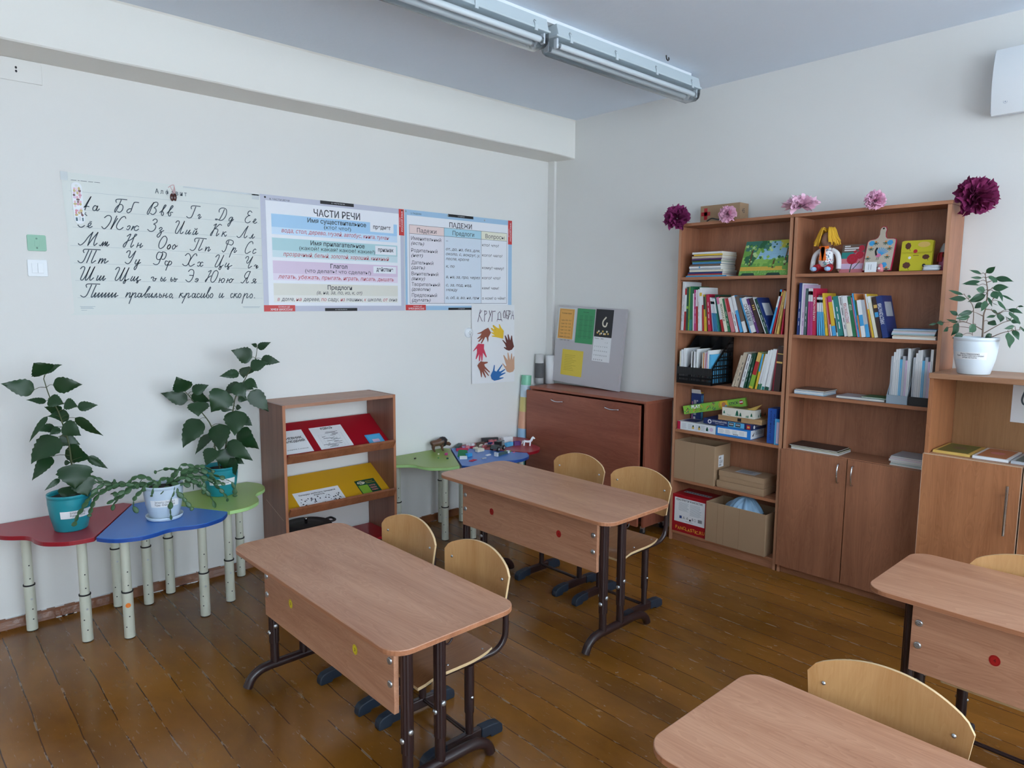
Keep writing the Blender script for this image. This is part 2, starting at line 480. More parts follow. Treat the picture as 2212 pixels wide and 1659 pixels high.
# ------------------------------------------------------------ school desks
m_tag_y = mat('yellow_size_sticker', (226, 206, 40), 0.5)
m_tag_r = mat('red_size_sticker', (168, 22, 18), 0.5)
def desk(cx, cy, rz, H, sticker, digit, label):
    t = thing('school_desk', label, 'desk', (cx, cy, 0), rz, 'two-seat school desks')
    b = MB()
    b.prism(rrect(-0.25, 0.25, -0.6, 0.6, 0.07, 8), H-0.018, H, w_desk, side=w_edge)
    b.build('tabletop', t, bevel=0.0025)
    zt = H-0.0185; zb = H-0.275
    p = MB().box(-0.166, -0.148, -0.472, 0.472, zb, zt, w_desk).build('front_panel', t, bevel=0.001)
    for y in (-0.45, 0.45):
        for dz in (0.105, 0.182):
            q = MB()
            M = frame((-0.166, y, H-dz), (0, -1, 0), (0, 0, 1))
            q.lathe([(0.0, 0.0055), (0.004, 0.005), (0.0055, 0.0042), (0.007, 0.0052), (0.0105, 0.004), (0.012, 0.0)], m_steel, 16, M=M)
            q.build('bolt', p)
    for y in (-0.24, 0.235):
        M = frame((-0.1663, y, H-0.15), (0, -1, 0), (0, 0, 1))
        q = MB().disc(0, 0, 0.0006, 0.0155, sticker, M, 28, 0.0175)
        ring = m_tag_r if digit == '4' else m_dark
        if digit: q.text(digit, 0, -0.0055, 0.016, m_black if digit == '3' else mat('dark_red_digit', (112, 10, 10), 0.5), M, 0.0012, 'C', 0.02)
        q.line([(0.0125*math.cos(2*PI*k/20), 0.0145*math.sin(2*PI*k/20)) for k in range(20)], 0.0009, mat('ring_'+('y' if digit == '3' else 'r'), (150, 130, 20) if digit == '3' else (120, 12, 12), 0.5), M, 0.001, True)
        q.build('size_sticker', p)
    for y in (-0.485, 0.485):
        for x in (-0.128, 0.0):
            q = MB()
            pr = []
            for k in range(24):                                   # fluted upper tube
                a = 2*PI*k/24; r = 0.0205-0.0016*(k % 3 == 0)
                pr.append((x+r*math.cos(a), y+r*math.sin(a)))
            q.prism(pr, 0.17, H-0.0185, m_frame)
            q.cyl((x, y, 0.075), (x, y, 0.19), 0.0175, m_frame, n=20)
            leg = q.build('leg', t)
            for sy in (-1, 1):
                bb = MB()
                M = frame((x, y+sy*0.0205, 0.245 if x else 0.29), (1, 0, 0), (0, 0, 1), (0, sy, 0)) if sy > 0 else frame((x, y-0.0205, 0.245 if x else 0.29), (-1, 0, 0), (0, 0, 1), (0, -1, 0))
                bb.lathe([(0.0, 0.0055), (0.006, 0.0045), (0.0095, 0.002), (0.0095, -0.002)], m_steel, 14, M=M)
                bb.build('bolt', leg)
            bb = MB()
            M = frame((x-0.0205, y, 0.215 if x else 0.26), (0, -1, 0), (0, 0, 1))
            bb.lathe([(0.0, 0.0055), (0.006, 0.0045), (0.0095, 0.002), (0.0095, -0.002)], m_steel, 14, M=M)
            bb.build('bolt', leg)
        path = smooth_pts([(-0.247, y, 0.012), (-0.228, y, 0.046), (-0.196, y, 0.068), (-0.155, y, 0.075), (-0.10, y, 0.075), (0.06, y, 0.075), (0.13, y, 0.073), (0.175, y, 0.062), (0.205, y, 0.04), (0.218, y, 0.012)], 4)
        q = MB().tube(path, 0.019, m_frame, 14)
        q.build('foot', t)
    h = MB()
    y = -0.485
    h.tube(smooth_pts([(0.021, y, H-0.03), (0.021, y, H-0.085), (0.024, y, H-0.102), (0.036, y, H-0.106), (0.048, y, H-0.098), (0.052, y, H-0.088)], 4), 0.0035, m_frame, 8)
    h.build('bag_hook', t)
    return t
desk(1.268, 2.215, R(0.5), 0.58, m_tag_y, '3', 'low brown school desk with two yellow stickers on its front panel')
desk(2.487, 2.452, R(1.2), 0.64, m_tag_r, '4', 'brown school desk with two red stickers standing before the red-brown folding cabinet')
desk(2.651, 0.262, R(0.3), 0.64, m_tag_r, '4', 'brown school desk with one red dot in view, before the low right cabinet')
desk(1.476, 0.295, R(0.2), 0.58, m_tag_y, '3', 'nearest brown school desk, only its top in view beside the large chair back')

# ------------------------------------------------------------ school chairs
def chair_parts(t, SH):
    """SH seat height; the sitter looks along -x"""
    d = SH-0.37
    b = MB()
    def seat(u, v):
        x = -0.195+0.33*u
        w = 0.178 if u < 0.55 else 0.178-0.03*((u-0.55)/0.45)**2
        if u < 0.08: w -= 0.018*(1-u/0.08)
        y = (2*v-1)*w
        z = SH-0.010*math.sin(PI*u)*(1-(2*v-1)**2)-(0.028*((0.22-u)/0.22)**2 if u < 0.22 else 0)
        return x, y, z
    nu, nv = 16, 12
    top = [seat(i/nu, j/nv) for j in range(nv+1) for i in range(nu+1)]
    b.add(top, [(j*(nu+1)+i, j*(nu+1)+i+1, (j+1)*(nu+1)+i+1, (j+1)*(nu+1)+i) for j in range(nv) for i in range(nu)], w_seat, True)
    low = [(x, y, z-0.011) for x, y, z in top]
    b.add(low, [((j+1)*(nu+1)+i, (j+1)*(nu+1)+i+1, j*(nu+1)+i+1, j*(nu+1)+i) for j in range(nv) for i in range(nu)], w_seat, True)
    rim = [i for i in range(nu+1)]+[j*(nu+1)+nu for j in range(1, nv+1)]+[nv*(nu+1)+i for i in range(nu-1, -1, -1)]+[j*(nu+1) for j in range(nv-1, 0, -1)]
    k = len(rim)
    b.add([top[i] for i in rim]+[low[i] for i in rim], [(i, k+i, k+(i+1) % k, (i+1) % k) for i in range(k)], w_plye)
    st = b.build('seat', t)
    for x, y in ((-0.06, -0.142), (0.10, -0.135), (-0.06, 0.142), (0.10, 0.135)):
        MB().lathe([(0, 0.002), (0.004, 0.0015), (0.005, -0.001)], m_steel, 12, (x, y, SH-0.001)).build('screw', st)
    # backrest: arched top, bowed around the sitter
    z0, z1 = SH+0.11, SH+0.335
    def back(u, v, off):
        y = (2*u-1)
        w = 0.176+0.018*v
        zt = z1-0.052*abs(y)**2.2-(0.016*max(0, (abs(y)-0.86)/0.14)**2)
        zb = z0+0.012*max(0, (abs(y)-0.8)/0.2)**2
        z = zb+(zt-zb)*v
        x = 0.200-0.034*y*y+0.012*(v-0.5)
        return x+off, y*w, z
    nu, nv = 24, 8
    b = MB()
    A = [back(i/nu, j/nv, 0) for j in range(nv+1) for i in range(nu+1)]
    B = [back(i/nu, j/nv, 0.009) for j in range(nv+1) for i in range(nu+1)]
    b.add(A, [((j+1)*(nu+1)+i, (j+1)*(nu+1)+i+1, j*(nu+1)+i+1, j*(nu+1)+i) for j in range(nv) for i in range(nu)], w_ply, True)
    b.add(B, [(j*(nu+1)+i, j*(nu+1)+i+1, (j+1)*(nu+1)+i+1, (j+1)*(nu+1)+i) for j in range(nv) for i in range(nu)], w_ply, True)
    rim = [i for i in range(nu+1)]+[j*(nu+1)+nu for j in range(1, nv+1)]+[nv*(nu+1)+i for i in range(nu-1, -1, -1)]+[j*(nu+1) for j in range(nv-1, 0, -1)]
    k = len(rim)
    b.add([A[i] for i in rim]+[B[i] for i in rim], [(i, (i+1) % k, k+(i+1) % k, k+i) for i in range(k)], w_plye)
    bk = b.build('backrest', t)
    for y in (-1, 1):
        for dz in (0.245, 0.165):
            MB().lathe([(0, 0.002), (0.004, 0.0014), (0.0055, -0.0015)], m_steel, 12, M=frame((0.1735+0.012*(dz-0.2)/0.2, y*0.152, SH+dz), (0, -1, 0), (0, 0, 1))).build('screw', bk)
    for y in (-0.148, 0.148):
        q = MB()
        q.cyl((0.03, y, 0.05), (0.03, y, 0.15), 0.0145, m_frame, n=14)
        q.cyl((0.03, y, 0.13), (0.03, y, SH-0.03), 0.0175, m_frame, n=14)
        MB  # post
        leg = q.build('leg', t)
        for s in (-1, 1):
            MB().lathe([(0, 0.004), (0.004, 0.003), (0.006, 0.0)], m_steel, 10, M=frame((0.03+0.0, y+s*0.0172, 0.19), (s, 0, 0), (0, 0, 1), (0, s, 0))).build('bolt', leg)
        q = MB().tube(smooth_pts([(-0.12, y, SH-0.024), (0.0, y, SH-0.023), (0.10, y*1.02, SH-0.022), (0.150, y*1.06, SH-0.012), (0.182, y*1.08, SH+0.02), (0.190, y*1.08, SH+0.07), (0.190, y*1.06, SH+0.15), (0.194, y*1.04, SH+0.26)], 4), 0.0115, m_frame, 12)
        q.build('back_support', t)
        # runner: flat oval bar with rubber caps
        q = MB().prism([(-0.15, 0.012), (0.15, 0.012), (0.15, 0.046), (0.08, 0.052), (-0.08, 0.052), (-0.15, 0.046)], y-0.0125, y+0.0125, m_frame, Matrix(((1,0,0,0),(0,0,1,0),(0,1,0,0),(0,0,0,1))))
        rn = q.build('runner', t, bevel=0.005)
        for s in (-1, 1):
            pr = [(s*0.075, 0.010), (s*0.075, 0.053), (s*0.13, 0.051), (s*0.158, 0.045), (s*0.172, 0.032), (s*0.175, 0.012), (s*0.172, 0.0), (s*0.12, 0.0), (s*0.115, 0.010)]
            MB().prism(pr, y-0.017, y+0.017, m_cap, Matrix(((1,0,0,0),(0,0,1,0),(0,1,0,0),(0,0,0,1)))).build('end_cap', rn, bevel=0.004)
    MB().cyl((0.03, -0.148, 0.044), (0.03, 0.148, 0.044), 0.008, m_frame, n=10).build('crossbar', t)
    MB().cyl((-0.05, -0.148, SH-0.026), (-0.05, 0.148, SH-0.026), 0.009, m_frame, n=10).build('seat_bar', t)
G = 'plywood school chairs'
c1 = thing('school_chair', 'plywood chair at the yellow-stickered desk, in front of the display rack end', 'chair', (1.428, 2.398, 0), R(1), G)
chair_parts(c1, 0.338)
c2 = thing('school_chair', 'plywood chair at the yellow-stickered desk with its worn brown seat in view', 'chair', (1.440, 1.968, 0), R(-1), G)
chair_parts(c2, 0.338)
c3 = thing('school_chair', 'plywood chair backed against the middle of the red-brown folding cabinet', 'chair', (2.777, 2.652, 0), R(0.5), G)
chair_parts(c3, 0.37)
dup(c3, (2.775, 2.208, 0), R(1.5), 'plywood chair whose back edge stands before the red box in the bookcase', G)
dup(c1, (1.615, 0.575, 0), R(0), 'nearest pale plywood chair with a broad arched back, right foreground', G)
dup(c3, (2.735, 0.49, 0), R(0), 'plywood chair at the right frame edge, only the top of its back in view', G)

# ------------------------------------------------------------ petal tables
m_cream = mat('cream_enamel', (204, 206, 190), 0.35, vary=0.03, vscale=20)
m_rub = mat('black_rubber', (24, 24, 26), 0.6)
def petal_table(cx, cy, ang, col, edge, label, H=0.522, legs=None, dot=False):
    t = thing('petal_table', label, 'table', (cx, cy, 0), 0, 'petal shaped nursery tables')
    poly = []
    keys = [(-30, .585), (-27, .605), (-22, .632), (-17, .640), (-12, .640), (-7, .622), (-3, .600), (0, .594), (3, .600), (7, .622), (12, .640), (17, .640), (22, .632), (27, .605), (30, .585)]
    sp = smooth_pts([(k[0], k[1], 0) for k in keys], 4)
    for q in sp:
        a = R(ang+q.x*0.993); poly.append((q.y*math.cos(a), q.y*math.sin(a)))
    for a in (30, -30):
        a = R(ang+a); poly.append((0.055*math.cos(a), 0.055*math.sin(a)))
    b = MB().prism(poly, H-0.02, H, col, side=edge)
    b.build('tabletop', t, bevel=0.002)
    for da, r, zc in legs or ((-20, .505, .225), (20, .505, .225), (0, .14, .31)):
        a = R(ang+da); x, y = r*math.cos(a), r*math.sin(a)
        if cy+y > YW-0.055: y = YW-0.06-cy
        q = MB().cyl((x, y, 0.004), (x, y, zc), 0.0235, m_cream, n=24)
        q.cyl((x, y, zc-0.02), (x, y, H-0.0205), 0.0205, m_cream, n=24)
        rnd = random.Random(int(abs(ang)*7+da+r*100))
        va = math.atan2(-(cy+y), -(cx+x))
        for k in range(5):                                      # adjustment holes and chipped enamel
            z = (0.06, 0.11, zc+0.035, zc+0.10, zc-0.065)[k]
            rr = 0.0235 if z < zc else 0.0205
            aa = va+rnd.uniform(-0.5, 0.5) if k < 2 else va+0.25
            M = frame((x+(rr+0.0002)*math.cos(aa), y+(rr+0.0002)*math.sin(aa), min(z, H-0.04)), (-math.sin(aa), math.cos(aa), 0), (0, 0, 1))
            q.disc(0, 0, 0.0003, 0.0032 if k != 4 else 0.005, m_black if k != 4 else m_steel, M, 10)
        leg = q.build('leg', t)
        MB().lathe([(0.0205, zc-0.002), (0.0252, zc-0.002), (0.0252, zc+0.004), (0.0205, zc+0.004)], m_rub, 24, (x, y, 0)).build('collar', leg)
        MB().cyl((x, y, 0.0), (x, y, 0.008), 0.0228, m_rub, n=24).build('foot_cap', leg)
        if dot and da < 0:
            aa = va
            MB().disc(0, 0, 0.0006, 0.0115, mat('orange_dot', (236, 128, 40), 0.5), frame((x+0.0236*math.cos(aa), y+0.0236*math.sin(aa), zc-0.06), (-math.sin(aa), math.cos(aa), 0), (0, 0, 1)), 14).build('dot_sticker', leg)
    return t
def tab(rgb): return mat('tabletop_%d_%d_%d' % rgb, rgb, 0.34)
red, dred = tab((156, 34, 50)), tab((146, 18, 34))
blu, dblu = tab((54, 112, 190)), tab((26, 72, 152))
grn, lgrn = tab((142, 168, 80)), tab((172, 214, 142))
petal_table(0.955, 3.995, -150, red, dred, 'dark red petal table at the left frame edge under the large teal pot')
petal_table(0.958, 3.990, -90, blu, dblu, 'blue petal table under the pale pot with the trailing cactus', dot=True)
petal_table(0.965, 3.992, -30, grn, lgrn, 'green petal table pushed against the display rack, holding a teal pot')
petal_table(3.035, 4.000, -150, grn, lgrn, 'green petal table right of the display rack with the toy bison')
petal_table(3.042, 3.992, -90, blu, dblu, 'blue petal table strewn with building bricks beside the bison table')
petal_table(3.060, 3.990, -30, red, dred, 'bright red petal table in the corner by the folding cabinet')

# ------------------------------------------------------------ tall bookcases
XB, XK = 3.853, 4.06
def case_panel(b, y0, y1, z0, z1, x0=XB, x1=XK-0.004, body=None, edge=None):
    body = body or w_case
    b.box(x0+0.0012, x1, y0, y1, z0, z1, body)
    b.box(x0, x0+0.0014, y0, y1, z0, z1, edge or w_edgez)
def bookcase(name, label, y_hi, y_lo, shelves, H=2.076, doors=None):
    t = thing(name, label, 'bookcase', (XB, (y_hi+y_lo)/2, 0), 0, 'tall brown bookcases')
    o = Vector(t.location)
    def put(b, nm, par=t, bev=0.0008):
        b.v = [(p[0]-o.x, p[1]-o.y, p[2]) for p in b.v]
        return b.build(nm, par, bevel=bev)
    T = 0.018
    for y in (y_hi-T, y_lo):
        b = MB(); case_panel(b, y, y+T, 0, H-T); put(b, 'side_panel')
    b = MB(); case_panel(b, y_lo-0.004, y_hi+0.004, H-T+0.0004, H, x0=XB-0.004, body=w_caseh, edge=w_edge); put(b, 'top_panel')
    put(MB().box(XK-0.004, XK, y_lo, y_hi, 0.0, H-T, w_case), 'back_panel')
    for z in shelves:
        b = MB(); case_panel(b, y_lo+T+0.0005, y_hi-T-0.0005, z-T, z, x0=XB+0.004, x1=XK-0.0045, body=w_caseh, edge=w_edge); put(b, 'shelf')
    put(MB().box(XB+0.012, XB+0.028, y_lo+T+0.0005, y_hi-T-0.0005, 0, shelves[-1]-T-0.0006, w_caseh), 'plinth')
    if doors:
        z0, z1 = doors
        ym = 1.5045
        for y0, y1, hy in ((ym+0.0025, y_hi, 1.545), (y_lo, ym-0.0025, 1.470)):
            d = put(MB().box(XB-0.018, XB-0.0008, y0, y1, z0, z1, w_case), 'door')
            h = MB().tube([(q.x-o.x, q.y-o.y, q.z) for q in smooth_pts([(XB-0.018, hy, 0.712), (XB-0.038, hy, 0.706), (XB-0.047, hy, 0.66), (XB-0.038, hy, 0.612), (XB-0.018, hy, 0.606)], 5)], 0.0042, m_chrome, 10)
            h.build('handle', d)
    return t
S1 = [1.740, 1.401, 1.068, 0.753, 0.424, 0.066]
S2 = [1.744, 1.403, 1.067, 0.746, 0.066]
bookcase('bookcase', 'tall open bookcase with cardboard boxes on its lower shelves', 2.638, 1.886, S1)
bookcase('bookcase', 'tall bookcase with two closed doors below and a rag doll above', 1.877, 1.104, S2, doors=(0.046, 0.744))

# ------------------------------------------------------------ low cabinet at the right
XL = 3.700
t = thing('low_cabinet', 'lower brown cabinet with long bar handle, carrying the white pot', 'cabinet', (XL, 0.62, 0))
o = Vector(t.location)
def putl(b, nm, par=t, bev=0.0008):
    b.v = [(p[0]-o.x, p[1]-o.y, p[2]) for p in b.v]
    return b.build(nm, par, bevel=bev)
m_lightedge = mat('pale_edge_band', (206, 176, 150), 0.5)
for y in (1.079, 0.28):
    b = MB(); case_panel(b, y, y+0.018, 0, 1.231, x0=XL, body=w_low, edge=w_low); putl(b, 'side_panel')
putl(MB().box(XL-0.012, XK, 0.26, 1.0985, 1.2315, 1.257, w_lowtop), 'worktop', bev=0.002)
putl(MB().box(XK-0.005, XK-0.001, 0.2985, 1.0785, 0.0, 1.231, wood('low_cabinet_back', (170, 126, 84), (140, 98, 62), 'z', 0.5, 0.5, 5)), 'back_panel')
putl(MB().box(XL+0.002, XK-0.0055, 0.2985, 1.0785, 0.856, 0.872, w_lowtop), 'shelf')
putl(MB().box(XL+0.015, XL+0.03, 0.2985, 1.0785, 0.0, 0.06, w_low), 'plinth')
for y0, y1, hy in ((0.7000, 1.0965, 0.7425), (0.282, 0.694, 0.65)):
    b = MB().box(XL-0.018, XL-0.0008, y0+0.0015, y1-0.0015, 0.05, 0.8685, w_low)
    b.box(XL-0.0184, XL-0.0008, y0, y0+0.0018, 0.05, 0.870, m_lightedge).box(XL-0.0184, XL-0.0008, y1-0.0018, y1, 0.05, 0.870, m_lightedge).box(XL-0.0184, XL-0.0008, y0, y1, 0.8685, 0.8703, m_lightedge)
    d = putl(b, 'door', bev=0)
    h = MB().cyl((-0.047, hy-o.y, 0.556), (-0.047, hy-o.y, 0.784), 0.0062, m_chrome, n=14)
    for z in (0.60, 0.74): h.cyl((-0.047, hy-o.y, z), (-0.018, hy-o.y, z), 0.004, m_chrome, n=10)
    h.build('handle', d)

# ------------------------------------------------------------ folding cabinet in the corner
t = thing('folding_cabinet', 'low red-brown cabinet with a broad front flap and two handles in the corner', 'cabinet', (3.75, 3.33, 0))
o = Vector(t.location)
def putf(b, nm, par=t, bev=0.001):
    b.v = [(p[0]-o.x, p[1]-o.y, p[2]) for p in b.v]
    return b.build(nm, par, bevel=bev)
putf(MB().box(3.742, 4.05, 2.772, 3.885, 0.907, 0.925, w_fold), 'top_panel')
for y in (2.775, 3.864): putf(MB().box(3.748, 4.04, y, y+0.018, 0.06, 0.9065, w_foldz), 'side_panel')
putf(MB().box(4.03, 4.036, 2.7935, 3.8635, 0.06, 0.9065, w_fold), 'back_panel')
putf(MB().box(3.80, 4.0295, 2.7935, 3.8635, 0.06, 0.078, w_fold), 'bottom_panel')
d = putf(MB().box(3.726, 3.744, 2.813, 3.905, 0.062, 0.896, w_fold), 'front_flap')
for y0, y1, z in ((3.51, 3.625, 0.845), (2.985, 3.105, 0.848)):
    putf(MB().tube(smooth_pts([(3.726, y1, z+0.008), (3.708, y1-0.008, z+0.004), (3.704, (y0+y1)/2, z-0.004), (3.708, y0+0.006, z-0.001), (3.726, y0, z)], 5), 0.0038, m_chrome, 10), 'handle', d, 0)
for y in (2.80, 3.87):
    for x in (3.775, 4.0):
        q = MB().cyl((x-o.x, y-o.y-0.009, 0.022), (x-o.x, y-o.y+0.009, 0.022), 0.0215, m_rub, n=18)
        q.box(x-o.x-0.012, x-o.x+0.012, y-o.y-0.013, y-o.y+0.013, 0.046, 0.0595, m_steel)
        q.box(x-o.x-0.008, x-o.x+0.008, y-o.y-0.013, y-o.y-0.010, 0.02, 0.046, m_steel).box(x-o.x-0.008, x-o.x+0.008, y-o.y+0.010, y-o.y+0.013, 0.02, 0.046, m_steel)
        q.build('caster', t)

# ------------------------------------------------------------ magazine display rack
t = thing('display_rack', 'open brown display rack with slanted red and yellow shelves', 'rack', (2.015, 3.85, 0))
o = Vector(t.location)
m_rackred = mat('rack_shelf_red', (158, 16, 34), 0.35)
m_rackyel = mat('rack_shelf_yellow', (212, 160, 30), 0.4)
w_racke = wood('rack_edge_band', (184, 124, 90), (156, 98, 68), 'z', 0.42, 0.4, 40)
w_ledge = wood('rack_ledge', (164, 104, 72), (124, 74, 48), 'z', 0.4, 0.9, 12)
def putr(b, nm, par=t, bev=0.0008, M=None):
    b.v = [(p[0]-o.x, p[1]-o.y, p[2]) for p in b.v]
    return b.build(nm, par, bevel=bev)
YF, YK = 3.690, 4.003
for x in (1.645, 2.367):
    b = MB().box(x, x+0.018, YF+0.0012, YK, 0, 0.997, w_rack).box(x, x+0.018, YF, YF+0.0014, 0, 0.997, w_racke)
    if x < 2:                                                    # pencil scratches on the outer side
        b.quad([(x-0.0004, YF+0.03, 0.33), (x-0.0004, YF+0.26, 0.405), (x-0.0004, YF+0.26, 0.408), (x-0.0004, YF+0.03, 0.333)], m_lightedge)
    putr(b, 'side_panel')
putr(MB().box(1.6635, 2.3665, YF+0.0005, YK-0.002, 0.978, 0.9965, w_rackh), 'top_panel')
def tray(zf, zb, m, nm):
    """slanted shelf: front edge at height zf, back edge at zb"""
    ang = math.atan2(zb-zf, YK-0.03-(YF+0.012))
    L = math.hypot(zb-zf, YK-0.03-(YF+0.012))
    M = Matrix.Translation((0, YF+0.012, zf)) @ Matrix.Rotation(ang, 4, 'X')
    s = putr(MB().box(1.6636, 2.3664, 0, L, -0.016, 0, m, M), nm)
    putr(MB().box(1.6638, 2.3662, -0.0165, -0.0004, 0.0-0.016+0.012, 0.052, w_ledge, M), 'ledge', s)
    return M, L
MR, LR = tray(0.672, 0.845, m_rackred, 'shelf')
MY, LY = tray(0.362, 0.515, m_rackyel, 'shelf')
putr(MB().box(1.6636, 2.3664, YF+0.01, YK-0.01, 0.085, 0.101, m_rackred), 'shelf')
